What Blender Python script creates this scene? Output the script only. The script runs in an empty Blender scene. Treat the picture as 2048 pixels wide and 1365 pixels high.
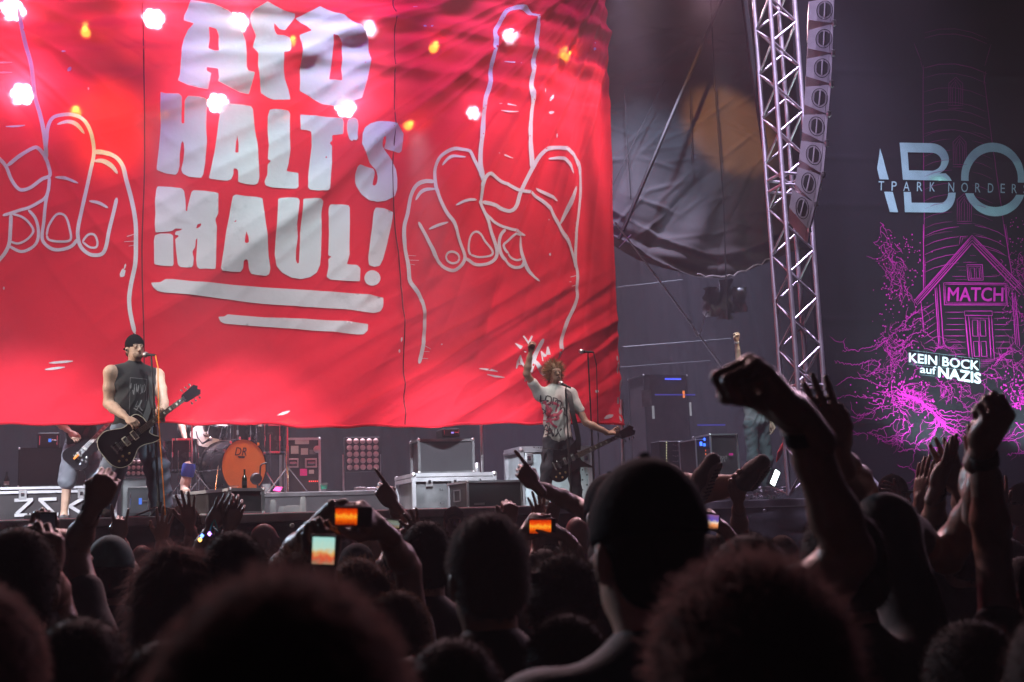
import bpy, bmesh, math, random
import numpy as np
from mathutils import Vector, Matrix
from mathutils.geometry import delaunay_2d_cdt, tessellate_polygon
from mathutils.bvhtree import BVHTree

random.seed(7)
rng = np.random.default_rng(7)
scene = bpy.context.scene
C = scene.collection

# ------------------------------------------------------------------ camera
FPX = 2389.0                      # 42 mm on a 36 mm sensor, in pixels of the 2048 px photograph
CAM = Vector((0, 0, 1.75))
PSI, TH, RO = math.radians(19.0), math.radians(9.1), math.radians(2.0)
fwd = Vector((math.sin(PSI) * math.cos(TH), math.cos(PSI) * math.cos(TH), math.sin(TH)))
r0 = Vector((math.cos(PSI), -math.sin(PSI), 0)); u0 = r0.cross(fwd)
rgt = r0 * math.cos(RO) - u0 * math.sin(RO)
upv = u0 * math.cos(RO) + r0 * math.sin(RO)
cd = bpy.data.cameras.new('camera'); cam = bpy.data.objects.new('camera', cd); C.objects.link(cam)
m = Matrix((rgt, upv, -fwd)).transposed().to_4x4(); m.translation = CAM
cam.matrix_world = m
cd.sensor_width = 36; cd.lens = 42; cd.clip_start = 0.05; cd.clip_end = 400
cd.dof.use_dof = True; cd.dof.focus_distance = 12.5; cd.dof.aperture_fstop = 4.5
scene.camera = cam

def ray(px, py):
    return fwd + rgt * ((px - 1024) / FPX) + upv * ((682.5 - py) / FPX)
def at(px, py, d=None, Y=None, Z=None, X=None, plane=None):
    """the point of the place that the photograph shows at a pixel, at a depth / on a plane"""
    v = ray(px, py)
    if d is not None: return CAM + v * d
    if Y is not None: return CAM + v * ((Y - CAM.y) / v.y)
    if X is not None: return CAM + v * ((X - CAM.x) / v.x)
    if Z is not None: return CAM + v * ((Z - CAM.z) / v.z)
    p, n = plane
    return CAM + v * ((p - CAM).dot(n) / v.dot(n))

# ------------------------------------------------------------------ night sky, exposure
w = bpy.data.worlds.new('World'); scene.world = w; w.use_nodes = True
bg = w.node_tree.nodes['Background']; bg.inputs[0].default_value = (0.010, 0.012, 0.022, 1); bg.inputs[1].default_value = 0.10
scene.view_settings.view_transform = 'Standard'; scene.view_settings.look = 'None'
scene.view_settings.exposure = 0; scene.view_settings.gamma = 1; scene.view_settings.use_curve_mapping = False
cy = scene.cycles
cy.max_bounces = 7; cy.diffuse_bounces = 3; cy.glossy_bounces = 3; cy.transmission_bounces = 4
cy.transparent_max_bounces = 10; cy.volume_bounces = 1
cy.use_denoising = True
cy.volume_step_rate = 4.0
cy.sample_clamp_indirect = 4.0; cy.sample_clamp_direct = 0
cy.caustics_reflective = False; cy.caustics_refractive = False

ZS = 2.02        # stage deck
YE = 11.95       # stage front edge
YB = 13.75       # banner
TRX = at(1222, -40, Y=13.75).x

def spot(loc, tgt, col, watts, deg, blend=0.5, rad=0.12, name='unseen_stage_spot'):  # default-named lamps stand for unseen fixtures, none is built
    l = bpy.data.lights.new(name, 'SPOT'); l.energy = watts; l.color = col
    l.spot_size = math.radians(deg); l.spot_blend = blend; l.shadow_soft_size = rad
    o = bpy.data.objects.new(name, l); C.objects.link(o)
    o.location = loc; o.rotation_euler = (Vector(tgt) - Vector(loc)).to_track_quat('-Z', 'Y').to_euler()
    return o
def point(loc, col, watts, rad=0.05, name='lamp_light'):
    l = bpy.data.lights.new(name, 'POINT'); l.energy = watts; l.color = col; l.shadow_soft_size = rad
    o = bpy.data.objects.new(name, l); C.objects.link(o); o.location = loc
    return o
# front truss above the stage lip: wash on the banner and the singers
def bpt(px, py): return at(px, py, Y=YB)
for px, e in ((60, 3000), (480, 4700), (900, 2200)):
    t = bpt(px, 720); spot((t.x, 7.4, 11.4), t, (0.86, 0.98, 1.0), e, 31, 0.9)
for px, e in ((200, 1300), (800, 1500), (1120, 1000)):
    t = bpt(px, 40); spot((t.x + 0.6, 9.2, 12.0), t, (0.42, 0.04, 1.0), e * 1.9, 34, 0.9)
t = bpt(560, 130); spot((t.x - .3, 8.6, 11.8), t, (0.66, 0.98, 1.0), 4800, 29, 0.9)
t = bpt(215, 260); spot((t.x - 0.4, 10.2, 9.4), t, (1.0, 0.72, 0.08), 3000, 13, 0.8)
t = bpt(110, 190); spot((t.x + 0.9, 10.6, 9.6), t, (0.65, 0.25, 1.0), 420, 16, 0.7)
t = bpt(1010, 170); spot((t.x + .2, 8.2, 11.8), t, (0.80, 0.95, 1.0), 2400, 22, 0.9)
# raking lamps close to the cloth, they bring out its folds
t = bpt(1000, 560); spot((TRX + 0.2, 12.45, 9.0), t, (1.0, 0.70, 0.70), 2100, 58, 0.9, 0.08)
t = bpt(120, 420); spot((bpt(-160, 0).x, 12.3, 9.0), t, (1.0, 0.45, 0.45), 450, 52, 0.9, 0.08)
t = bpt(640, 140); spot((bpt(640, 0).x + .6, 12.6, 9.1), t, (0.8, 0.2, 1.0), 80, 120, 0.9, 0.08)
# key light on the left singer, rim and thin front light on the right one
t = at(272, 850, Y=12.5); spot((t.x - 7.0, 11.2, 5.6), t, (1.0, 0.90, 0.78), 3200, 17, 0.8)
t = at(1112, 830, Y=13.0); spot((t.x - 2.2, 13.3, 8.2), t, (1.0, 0.80, 0.60), 600, 18, 0.7)
t = at(1085, 850, Y=13.0); spot((t.x - 3.6, 9.0, 5.0), t, (0.95, 0.93, 1.0), 240, 12, 0.8)
# cool white light thrown along the stage floor
for px, e, dx in ((110, 3400, -2.5), (520, 2600, -1.5), (930, 3000, -1.8)):
    t = at(px, 960, Y=14.2); spot((t.x + dx, 9.3, 5.2), t, (0.84, 0.90, 1.0), e, 26, 0.9)
t = at(520, 930, Y=15.5); spot((t.x - 0.6, 14.2, 7.2), t, (1.0, 0.72, 0.55), 1500, 34, 0.9)
t = at(1085, 960, Y=14.0); spot((t.x - 1.0, 12.2, 6.6), t, (0.78, 0.95, 1.0), 700, 22, 0.9)
t = at(1500, 900, Y=14.2); spot((t.x - 1.2, 12.2, 7.6), t, (0.72, 0.95, 1.0), 1500, 22, 0.9)
t = at(1470, 665, Y=14.0); spot((t.x + 1.8, 11.6, 6.4), t, (1.0, 0.85, 0.65), 700, 9, 0.8)
# back light over the crowd
for px, e, c in ((-150, 1250, (1.0, 0.62, 0.62)), (420, 1250, (1.0, 0.58, 0.62)), (950, 1250, (1.0, 0.58, 0.64)), (1450, 1250, (1.0, 0.60, 0.68))):
    t = at(px * .8 + 200, 1150, d=3.0); q = at(px, 300, Y=12.3); spot((q.x, 12.5, 8.3), (t.x, t.y, 1.5), c, e, 50, 0.8, rad=0.2)
t = at(900, 1150, d=2.6); q = at(-330, 700, Y=12.0); spot((q.x - .3, 12.0, 4.6), (t.x, t.y, 1.6), (0.62, 0.80, 1.0), 1000, 34, 0.8)
t = at(1700, 1100, d=2.2); q = at(2250, 600, Y=9.5); spot((q.x, 9.5, 6.0), (t.x, t.y, 1.7), (1.0, 0.62, 0.85), 850, 36, 0.8)
# unseen lamps added behind the banner to fill the back stage with lit haze
for px, Y_, e, c in ((-100, 17.0, 8845, (.80, .78, 1.0)), (420, 17.6, 7937, (.95, .75, .85)), (800, 17.0, 8694, (.84, .80, 1.0)), (1250, 18.2, 7937, (.84, .74, 1.0)), (1500, 18.2, 7862, (.70, .72, 1.0))):
    t = at(px, 960, Y=Y_ - 1.2); spot((t.x, Y_, 9.6), t, c, e, 60, 0.9, 0.15)
# unseen beams added to the haze of the right wing, warm round spot on the tarpaulin
t = at(1455, 260, Y=16.2); spot((t.x - 6.0, 7.6, 10.8), t, (1.0, 0.42, 0.14), 7000, 7.6, 0.35)
t = at(1310, 330, Y=16.2); spot((t.x - 1.6, 12.6, 9.4), t, (0.50, 0.70, 1.0), 800, 30, 0.9)
t = at(1480, 470, Y=16.2); spot((t.x + 1.4, 12.2, 9.6), t, (1.0, 0.85, 0.75), 160, 40, 0.9)
t = at(1600, 140, d=11.2); spot((-2.5, 2.2, 8.6), t, (0.72, 0.56, 1.0), 2300, 17, 0.9)
t = at(1600, 560, d=11.6); spot((-1.5, 2.6, 7.6), t, (1.0, 0.84, 0.90), 420, 20, 0.9)
t = at(1700, 760, d=12.4); q = at(1700, 300, d=10.5); spot((q.x, q.y, 12.8), t, (0.80, 0.64, 1.0), 13000, 30, 0.9)
t = at(1400, 820, Y=16.0); spot((t.x - 1.5, 15.0, 9.8), t, (0.80, 0.70, 1.0), 1500, 46, 0.9)


# ------------------------------------------------------------------ materials
def mat(name, col, rough=0.6, metal=0.0, var=0.12, scale=8.0, bump=0.0, bscale=60.0, trans=0.0, emit=None, estr=0.0, spec=0.4, sheen=0.0):
    m = bpy.data.materials.new(name); m.use_nodes = True
    nt = m.node_tree; b = nt.nodes['Principled BSDF']; L = nt.links.new
    b.inputs['Roughness'].default_value = rough; b.inputs['Metallic'].default_value = metal
    b.inputs['Specular IOR Level'].default_value = spec
    if sheen: b.inputs['Sheen Weight'].default_value = sheen
    c = (*col, 1)
    tc = nt.nodes.new('ShaderNodeTexCoord')
    if var:
        n = nt.nodes.new('ShaderNodeTexNoise'); n.inputs['Scale'].default_value = scale; n.inputs['Detail'].default_value = 5
        L(tc.outputs['Object'], n.inputs['Vector'])
        r = nt.nodes.new('ShaderNodeMapRange'); r.inputs['From Min'].default_value = 0.3; r.inputs['From Max'].default_value = 0.7
        r.inputs['To Min'].default_value = 1 - var; r.inputs['To Max'].default_value = 1 + var
        L(n.outputs['Fac'], r.inputs['Value'])
        mx = nt.nodes.new('ShaderNodeVectorMath'); mx.operation = 'SCALE'; mx.inputs[0].default_value = col
        L(r.outputs['Result'], mx.inputs['Scale']); L(mx.outputs['Vector'], b.inputs['Base Color'])
        r2 = nt.nodes.new('ShaderNodeMapRange'); r2.inputs['To Min'].default_value = max(0.02, rough - 0.12); r2.inputs['To Max'].default_value = min(1, rough + 0.12)
        L(n.outputs['Fac'], r2.inputs['Value']); L(r2.outputs['Result'], b.inputs['Roughness'])
    else:
        b.inputs['Base Color'].default_value = c
    if bump:
        n2 = nt.nodes.new('ShaderNodeTexNoise'); n2.inputs['Scale'].default_value = bscale; n2.inputs['Detail'].default_value = 4
        L(tc.outputs['Object'], n2.inputs['Vector'])
        bp = nt.nodes.new('ShaderNodeBump'); bp.inputs['Strength'].default_value = bump; bp.inputs['Distance'].default_value = 0.01
        L(n2.outputs['Fac'], bp.inputs['Height']); L(bp.outputs['Normal'], b.inputs['Normal'])
    if emit:
        b.inputs['Emission Color'].default_value = (*emit, 1); b.inputs['Emission Strength'].default_value = estr
    if trans:
        out = nt.nodes['Material Output']; t = nt.nodes.new('ShaderNodeBsdfTranslucent')
        t.inputs['Color'].default_value = c; ms = nt.nodes.new('ShaderNodeMixShader'); ms.inputs[0].default_value = trans
        L(b.outputs[0], ms.inputs[1]); L(t.outputs[0], ms.inputs[2]); L(ms.outputs[0], out.inputs['Surface'])
    return m

def emat(name, col, s):
    m = bpy.data.materials.new(name); m.use_nodes = True
    nt = m.node_tree; nt.nodes.remove(nt.nodes['Principled BSDF'])
    e = nt.nodes.new('ShaderNodeEmission'); e.inputs[0].default_value = (*col, 1); e.inputs[1].default_value = s
    nt.links.new(e.outputs[0], nt.nodes['Material Output'].inputs['Surface'])
    return m

def cloth_mat(name, col, stain=0.25, trn=0.25, thru=0.07, bump=0.25):
    """printed banner cloth: dyed weave, some stains, thin enough that lamps behind it show"""
    m = bpy.data.materials.new(name); m.use_nodes = True
    nt = m.node_tree; N = nt.nodes; L = nt.links.new; N.remove(N['Principled BSDF']); b = N.new('ShaderNodeBsdfDiffuse'); out = N['Material Output']
    tc = N.new('ShaderNodeTexCoord')
    n = N.new('ShaderNodeTexNoise'); n.inputs['Scale'].default_value = 1.6; n.inputs['Detail'].default_value = 9; n.inputs['Roughness'].default_value = 0.65
    L(tc.outputs['Object'], n.inputs['Vector'])
    r = N.new('ShaderNodeMapRange'); r.inputs['From Min'].default_value = 0.58; r.inputs['From Max'].default_value = 0.82
    r.inputs['To Min'].default_value = 1; r.inputs['To Max'].default_value = 1 - stain; L(n.outputs['Fac'], r.inputs['Value'])
    n1 = N.new('ShaderNodeTexNoise'); n1.inputs['Scale'].default_value = 0.5; n1.inputs['Detail'].default_value = 3; L(tc.outputs['Object'], n1.inputs['Vector'])
    r1 = N.new('ShaderNodeMapRange'); r1.inputs['To Min'].default_value = 0.86; r1.inputs['To Max'].default_value = 1.1; L(n1.outputs['Fac'], r1.inputs['Value'])
    mu = N.new('ShaderNodeMath'); mu.operation = 'MULTIPLY'; L(r.outputs['Result'], mu.inputs[0]); L(r1.outputs['Result'], mu.inputs[1])
    sc = N.new('ShaderNodeVectorMath'); sc.operation = 'SCALE'; sc.inputs[0].default_value = col; L(mu.outputs[0], sc.inputs['Scale'])
    L(sc.outputs['Vector'], b.inputs['Color']); b.inputs['Roughness'].default_value = 0.6
    n2 = N.new('ShaderNodeTexNoise'); n2.inputs['Scale'].default_value = 5; n2.inputs['Detail'].default_value = 6; L(tc.outputs['Object'], n2.inputs['Vector'])
    bp = N.new('ShaderNodeBump'); bp.inputs['Strength'].default_value = bump; bp.inputs['Distance'].default_value = 0.05
    L(n2.outputs['Fac'], bp.inputs['Height']); L(bp.outputs['Normal'], b.inputs['Normal'])
    t = N.new('ShaderNodeBsdfTranslucent'); L(sc.outputs['Vector'], t.inputs['Color'])
    tr = N.new('ShaderNodeBsdfTransparent'); tr.inputs[0].default_value = (1, 1, 1, 1)
    m1 = N.new('ShaderNodeMixShader'); m1.inputs[0].default_value = trn; L(b.outputs[0], m1.inputs[1]); L(t.outputs[0], m1.inputs[2])
    rf = N.new('ShaderNodeBsdfRefraction'); rf.inputs['Roughness'].default_value = 0.65; rf.inputs['IOR'].default_value = 1.12; rf.inputs['Color'].default_value = (1.0, 0.72, 0.86, 1)
    m3 = N.new('ShaderNodeMixShader'); m3.inputs[0].default_value = 0.55; L(tr.outputs[0], m3.inputs[1]); L(rf.outputs[0], m3.inputs[2])
    m2 = N.new('ShaderNodeMixShader'); m2.inputs[0].default_value = thru; L(m1.outputs[0], m2.inputs[1]); L(m3.outputs[0], m2.inputs[2])
    L(m2.outputs[0], out.inputs['Surface'])
    return m

M = dict(
    red=cloth_mat('banner_red', (0.70, 0.027, 0.048)),
    white=cloth_mat('banner_white', (0.62, 0.61, 0.63), stain=0.55),
    seam=mat('banner_seam', (0.10, 0.008, 0.015), 0.8),
    black=mat('black_paint', (0.012, 0.012, 0.014), 0.55, bump=0.1),
    blackply=mat('black_plywood', (0.022, 0.02, 0.022), 0.5, var=0.5, scale=5, bump=0.15, bscale=25),
    drape=mat('black_drape', (0.018, 0.018, 0.02), 0.9, bump=0.5, bscale=3),
    tarp=mat('grey_tarpaulin', (0.105, 0.10, 0.105), 0.9, spec=0.08, var=0.18, scale=1.5, bump=0.5, bscale=7),
    alu=mat('aluminium', (0.55, 0.54, 0.57), 0.52, 1.0, var=0.08, bump=0.05),
    steel=mat('galvanised_steel', (0.55, 0.54, 0.55), 0.35, 1.0, var=0.15, bump=0.08),
    chrome=mat('chrome', (0.75, 0.75, 0.77), 0.16, 1.0, var=0.05),
    caseside=mat('case_side_grey', (0.10, 0.10, 0.105), 0.5, var=0.5, scale=5, bump=0.12),
    casepale=mat('case_side_pale', (0.42, 0.48, 0.50), 0.5, var=0.3, scale=4),
    caseblack=mat('case_side_black', (0.03, 0.024, 0.026), 0.5, var=0.5, scale=5, bump=0.12),
    grille=mat('speaker_cloth', (0.035, 0.033, 0.038), 0.85, bump=0.3, bscale=160),
    tape=mat('white_tape', (0.62, 0.62, 0.64), 0.5),
    rubber=mat('black_rubber', (0.015, 0.015, 0.016), 0.6),
    deck=mat('stage_deck_floor', (0.05, 0.047, 0.05), 0.55, var=0.3, scale=2.0, bump=0.2, bscale=20),
    skirt=mat('stage_skirt_cloth', (0.03, 0.032, 0.035), 0.5, var=0.2, bump=0.4, bscale=14),
    ground=mat('trampled_ground', (0.03, 0.028, 0.024), 0.95, var=0.3, scale=3, bump=0.5, bscale=30),
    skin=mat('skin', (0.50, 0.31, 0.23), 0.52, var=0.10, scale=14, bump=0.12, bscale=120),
    skindk=mat('skin_tanned', (0.36, 0.20, 0.14), 0.5, var=0.1, scale=14, bump=0.12, bscale=120),
    tee=mat('black_tshirt', (0.011, 0.011, 0.013), 0.85, bump=0.35, bscale=18, sheen=0.15),
    teeteal=mat('dark_teal_tshirt', (0.02, 0.045, 0.055), 0.85, bump=0.3, bscale=18, sheen=0.2),
    teepurple=mat('purple_tshirt', (0.06, 0.03, 0.14), 0.85, bump=0.3, bscale=18),
    teegrey=mat('grey_tshirt', (0.16, 0.165, 0.175), 0.85, bump=0.4, bscale=14),
    teewhite=mat('off_white_tshirt', (0.44, 0.41, 0.38), 0.85, var=0.1, bump=0.4, bscale=12),
    jeans=mat('dark_blue_jeans', (0.16, 0.19, 0.26), 0.8, var=0.35, scale=7, bump=0.35, bscale=22),
    jeansblk=mat('black_jeans', (0.02, 0.02, 0.028), 0.8, var=0.2, bump=0.3, bscale=22),
    jeansgrn=mat('grey_green_jeans', (0.06, 0.08, 0.088), 0.8, var=0.3, scale=7, bump=0.35, bscale=22),
    shorts=mat('grey_shorts', (0.15, 0.155, 0.18), 0.8, var=0.12, bump=0.3, bscale=20),
    hairblk=mat('black_hair', (0.030, 0.022, 0.019), 0.75, spec=0.2, trans=0.4),
    hairbrn=mat('brown_hair', (0.085, 0.052, 0.038), 0.8, spec=0.12, trans=0.45),
    hairlit=mat('backlit_brown_hair', (0.14, 0.085, 0.078), 0.8, spec=0.12, trans=0.55),  # brown hair lightened in colour to stand for the back light
    hairgry=mat('grey_hair', (0.16, 0.15, 0.145), 0.8, spec=0.12, trans=0.3),
    hairbld=mat('blond_hair', (0.38, 0.22, 0.10), 0.8, spec=0.12, trans=0.35),
    hairor=mat('ginger_hair', (0.20, 0.105, 0.05), 0.7, trans=0.35),
    shoe=mat('dark_trainer', (0.04, 0.033, 0.033), 0.7, bump=0.3),
    sole=mat('shoe_sole', (0.20, 0.17, 0.16), 0.7, bump=0.3, bscale=90),
    guitar=mat('black_lacquer', (0.012, 0.010, 0.012), 0.12, var=0),
    cream=mat('cream_binding', (0.55, 0.50, 0.40), 0.5),
    maple=mat('neck_wood', (0.10, 0.055, 0.03), 0.5),
    pickup=mat('nickel', (0.7, 0.68, 0.62), 0.25, 1.0),
    gold=mat('brass_knob', (0.75, 0.55, 0.25), 0.3, 1.0),
    orangehead=mat('orange_drumhead', (0.80, 0.22, 0.03), 0.45, var=0.1, scale=3),
    drumblk=mat('drum_shell', (0.02, 0.018, 0.022), 0.25),
    drumwht=mat('drum_skin', (0.26, 0.23, 0.22), 0.6),
    glassdk=mat('dark_green_glass', (0.012, 0.02, 0.012), 0.12, var=0),
    lens=mat('lamp_lens', (0.5, 0.36, 0.34), 0.25, var=0.2),
    bluecloth=mat('blue_cloth', (0.05, 0.08, 0.40), 0.8),
    redcloth=mat('red_cloth', (0.55, 0.02, 0.03), 0.7),
    pink=mat('pink_plastic', (0.8, 0.03, 0.30), 0.5),
    cup=None,
    cupgreen=mat('green_cup_band', (0.03, 0.35, 0.22), 0.4),
    phone=mat('phone_body', (0.015, 0.015, 0.018), 0.3, var=0),
    label=mat('paper_sticker', (0.42, 0.36, 0.36), 0.7),
    ledoff=mat('amp_face', (0.03, 0.03, 0.035), 0.4),
    screenblk=mat('printed_mesh_black', (0.007, 0.0075, 0.010), 0.9, bump=0.1, bscale=30, spec=0.1),
    magenta=mat('magenta_print', (0.52, 0.006, 0.34), 0.7, var=0.15),
    abo=mat('teal_lit_print', (0.26, 0.46, 0.48), 0.75, var=0.08),  # white lettering coloured as the teal light tints it
    magentadim=mat('magenta_print_dimmed', (0.22, 0.005, 0.14), 0.75, var=0.15),  # magenta ink darkened to stand for the unlit upper tower
    tealprint=mat('pale_print', (0.70, 0.86, 0.86), 0.7, var=0.06),
    array=mat('pale_grey_speaker', (0.48, 0.46, 0.49), 0.45, var=0.08, bump=0.1),
)

def clear(name, f=0.72):
    m = mat(name, (.6, .6, .6), .15, var=0); nt = m.node_tree; ms = nt.nodes.new('ShaderNodeMixShader'); t = nt.nodes.new('ShaderNodeBsdfTransparent'); ms.inputs[0].default_value = f
    nt.links.new(nt.nodes['Principled BSDF'].outputs[0], ms.inputs[1]); nt.links.new(t.outputs[0], ms.inputs[2]); nt.links.new(ms.outputs[0], nt.nodes['Material Output'].inputs['Surface']); return m
M['cup'] = clear('clear_plastic', .90)
# ------------------------------------------------------------------ builders
def link(o, parent=None):
    C.objects.link(o)
    if parent is not None: o.parent = parent
    return o
def tag(o, label=None, cat=None, group=None, kind=None):
    if label: o['label'] = label
    if cat: o['category'] = cat
    if group: o['group'] = group
    if kind: o['kind'] = kind
    return o
def thing(name, loc, label, cat, group=None, rz=0):
    o = bpy.data.objects.new(name, None); o.empty_display_size = 0.2
    o.location = loc; o.rotation_euler = (0, 0, rz); link(o)
    return tag(o, label, cat, group)
def mesh(name, V, F, m, parent=None, smooth=False, local=True, mats=None, midx=None):
    me = bpy.data.meshes.new(name); me.from_pydata([tuple(v) for v in V], [], [tuple(f) for f in F])
    for mm in (mats or [m]): me.materials.append(mm)
    if midx is not None: me.polygons.foreach_set('material_index', np.asarray(midx, dtype=np.int32))
    if smooth: me.polygons.foreach_set('use_smooth', np.ones(len(me.polygons), dtype=bool))
    me.update()
    return link(bpy.data.objects.new(name, me), parent)
def npmesh(name, V, Q, m, parent=None, smooth=True):
    """fast mesh from numpy arrays; Q (n,3) or (n,4)"""
    V = np.ascontiguousarray(V, dtype=np.float32); Q = np.ascontiguousarray(Q, dtype=np.int32)
    me = bpy.data.meshes.new(name); k = Q.shape[1]
    me.vertices.add(len(V)); me.vertices.foreach_set('co', V.ravel())
    me.loops.add(Q.size); me.loops.foreach_set('vertex_index', Q.ravel())
    me.polygons.add(len(Q)); me.polygons.foreach_set('loop_start', np.arange(0, Q.size, k, dtype=np.int32))
    me.update(calc_edges=True)
    if smooth: me.polygons.foreach_set('use_smooth', np.ones(len(Q), dtype=bool))
    me.materials.append(m)
    return link(bpy.data.objects.new(name, me), parent)

class MB:
    """collects shapes, then builds them as one mesh object"""
    def __init__(s): s.V = []; s.F = []
    def add(s, V, F):
        n = len(s.V); s.V += [Vector(v) for v in V]; s.F += [tuple(i + n for i in f) for f in F]; return s
    def box(s, c, size, R=None, bev=0.0):
        c = Vector(c); h = Vector(size) / 2
        if bev <= 0:
            V = [Vector((x * h.x, y * h.y, z * h.z)) for z in (-1, 1) for y in (-1, 1) for x in (-1, 1)]
            F = [(0, 2, 3, 1), (4, 5, 7, 6), (0, 1, 5, 4), (2, 6, 7, 3), (0, 4, 6, 2), (1, 3, 7, 5)]
        else:
            bm = bmesh.new(); bmesh.ops.create_cube(bm, size=1)
            for v in bm.verts: v.co = Vector((v.co.x * size[0], v.co.y * size[1], v.co.z * size[2]))
            bmesh.ops.bevel(bm, geom=bm.edges[:], offset=bev, segments=2, affect='EDGES', profile=0.5)
            bm.verts.ensure_lookup_table()
            V = [v.co.copy() for v in bm.verts]; F = [tuple(v.index for v in f.verts) for f in bm.faces]; bm.free()
        return s.add([c + (R @ v if R else v) for v in V], F)
    def tube(s, a, b, r, r2=None, n=10, caps=True):
        a = Vector(a); b = Vector(b); r2 = r if r2 is None else r2
        d = (b - a).normalized(); x = d.orthogonal().normalized(); y = d.cross(x)
        V = []; F = []
        for p, q in ((a, r), (b, r2)):
            for i in range(n):
                t = 2 * math.pi * i / n; V.append(p + (x * math.cos(t) + y * math.sin(t)) * q)
        for i in range(n): j = (i + 1) % n; F.append((i, j, n + j, n + i))
        if caps: F.append(tuple(range(n - 1, -1, -1))); F.append(tuple(range(n, 2 * n)))
        return s.add(V, F)
    def path(s, pts, r, n=8):
        pts = [Vector(p) for p in pts]; V = []; F = []; x = None
        for k, p in enumerate(pts):
            d = (pts[min(k + 1, len(pts) - 1)] - pts[max(k - 1, 0)]).normalized()
            x = d.orthogonal().normalized() if x is None else (x - d * x.dot(d)).normalized()
            y = d.cross(x); rr = r(k / (len(pts) - 1)) if callable(r) else r
            for i in range(n):
                t = 2 * math.pi * i / n; V.append(p + (x * math.cos(t) + y * math.sin(t)) * rr)
        for k in range(len(pts) - 1):
            for i in range(n): j = (i + 1) % n; F.append((k * n + i, k * n + j, (k + 1) * n + j, (k + 1) * n + i))
        F.append(tuple(range(n - 1, -1, -1))); F.append(tuple(range((len(pts) - 1) * n, len(pts) * n)))
        return s.add(V, F)
    def lathe(s, prof, org=(0, 0, 0), axis=(0, 0, 1), n=24):
        org = Vector(org); ax = Vector(axis).normalized(); x = ax.orthogonal().normalized(); y = ax.cross(x); V = []; F = []
        for (r, h) in prof:
            for i in range(n):
                t = 2 * math.pi * i / n; V.append(org + ax * h + (x * math.cos(t) + y * math.sin(t)) * r)
        for k in range(len(prof) - 1):
            for i in range(n): j = (i + 1) % n; F.append((k * n + i, k * n + j, (k + 1) * n + j, (k + 1) * n + i))
        F.append(tuple(range(n - 1, -1, -1))); F.append(tuple(range((len(prof) - 1) * n, len(prof) * n)))
        return s.add(V, F)
    def prism(s, pts, frame, depth):
        """outline pts (u,v) in a frame (origin, U, W, normal), extruded by depth along the normal"""
        o, U, W, N = frame; n = len(pts)
        V = [o + U * u + W * v for u, v in pts] + [o + U * u + W * v + N * depth for u, v in pts]
        tri = tessellate_polygon([[Vector((u, v, 0)) for u, v in pts]])
        F = [tuple(t) for t in tri] + [tuple(n + i for i in reversed(t)) for t in tri]
        F += [(i, (i + 1) % n, n + (i + 1) % n, n + i) for i in range(n)]
        return s.add(V, F)
    def build(s, name, m, parent=None, smooth=False, local=False):
        V = s.V
        if parent is not None and not local:
            inv = world(parent).inverted(); V = [inv @ v for v in V]
        o = mesh(name, V, s.F, m, parent)
        me = o.data
        bm = bmesh.new(); bm.from_mesh(me); bmesh.ops.recalc_face_normals(bm, faces=bm.faces); bm.to_mesh(me); bm.free()
        if smooth:
            me.polygons.foreach_set('use_smooth', np.ones(len(me.polygons), dtype=bool)); me.set_sharp_from_angle(angle=math.radians(40))
        return o
def world(o):
    m = Matrix.Translation(o.location) @ o.rotation_euler.to_matrix().to_4x4()
    return world(o.parent) @ m if o.parent else m
def rotz(a): return Matrix.Rotation(a, 3, 'Z')
def catmull(P, per=6, closed=False):
    P = [np.array(p, float) for p in P]; n = len(P); out = []
    rngk = range(n) if closed else range(n - 1)
    for k in rngk:
        if closed: a, b, c, d = P[k - 1], P[k], P[(k + 1) % n], P[(k + 2) % n]
        else: a, b, c, d = P[max(k - 1, 0)], P[k], P[k + 1], P[min(k + 2, n - 1)]
        for i in range(per):
            t = i / per
            out.append(0.5 * ((2 * b) + (c - a) * t + (2 * a - 5 * b + 4 * c - d) * t * t + (3 * b - a - 3 * c + d) * t ** 3))
    if not closed: out.append(P[-1])
    return np.array(out)

# ------------------------------------------------------------------ ground, stage, back drape
tag(mesh('ground', [(-60, -30, 0), (80, -30, 0), (80, 90, 0), (-60, 90, 0)], [(0, 1, 2, 3)], M['ground']), kind='structure')
XR = at(1640, 900, d=12.0).x + 1.2
b = MB().box(((XR - 14) / 2, (YE + 22) / 2, ZS - 0.06), (XR + 14, 22 - YE, 0.12)); tag(b.build('stage_deck', M['deck']), kind='structure')
st = thing('stage_apron', (2, YE, 0), 'dark cloth skirt and metal lip along the front of the stage', 'stage apron')
b = MB().box(((XR - 14) / 2, YE - 0.03, ZS - 0.045), (XR + 14, 0.055, 0.09), bev=0.012); b.build('edge_rail', M['steel'], st)
nx, nz = 420, 26
X = np.linspace(-14, XR, nx); Z = np.linspace(0, ZS - 0.10, nz); XX, ZZ = np.meshgrid(X, Z)
YY = YE - 0.05 + 0.02 * np.sin(ZZ * 31 + 1.3 * np.sin(XX * 1.7) + 0.6 * np.sin(XX * 5.1)) + 0.012 * np.sin(ZZ * 57 + XX * 2.3) + 0.02 * np.sin(XX * 3.1)
def gridq(nx, nz):
    i = np.arange(nx - 1)[None, :] + nx * np.arange(nz - 1)[:, None]
    return np.stack([i, i + 1, i + 1 + nx, i + nx], -1).reshape(-1, 4)
V = np.stack([XX - 2, YY - YE, ZZ], -1).reshape(-1, 3)
npmesh('skirt', V, gridq(nx, nz), M['skirt'], st)
for k in range(12):      # rings and clips on the skirt top
    x = -3.5 + k * 1.05
    MB().lathe([(0.018, -0.004), (0.024, 0), (0.018, 0.004)], (x, YE - 0.085, ZS - 0.13), (0, 1, 0), 12).build('eyelet', M['steel'], st)
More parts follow.
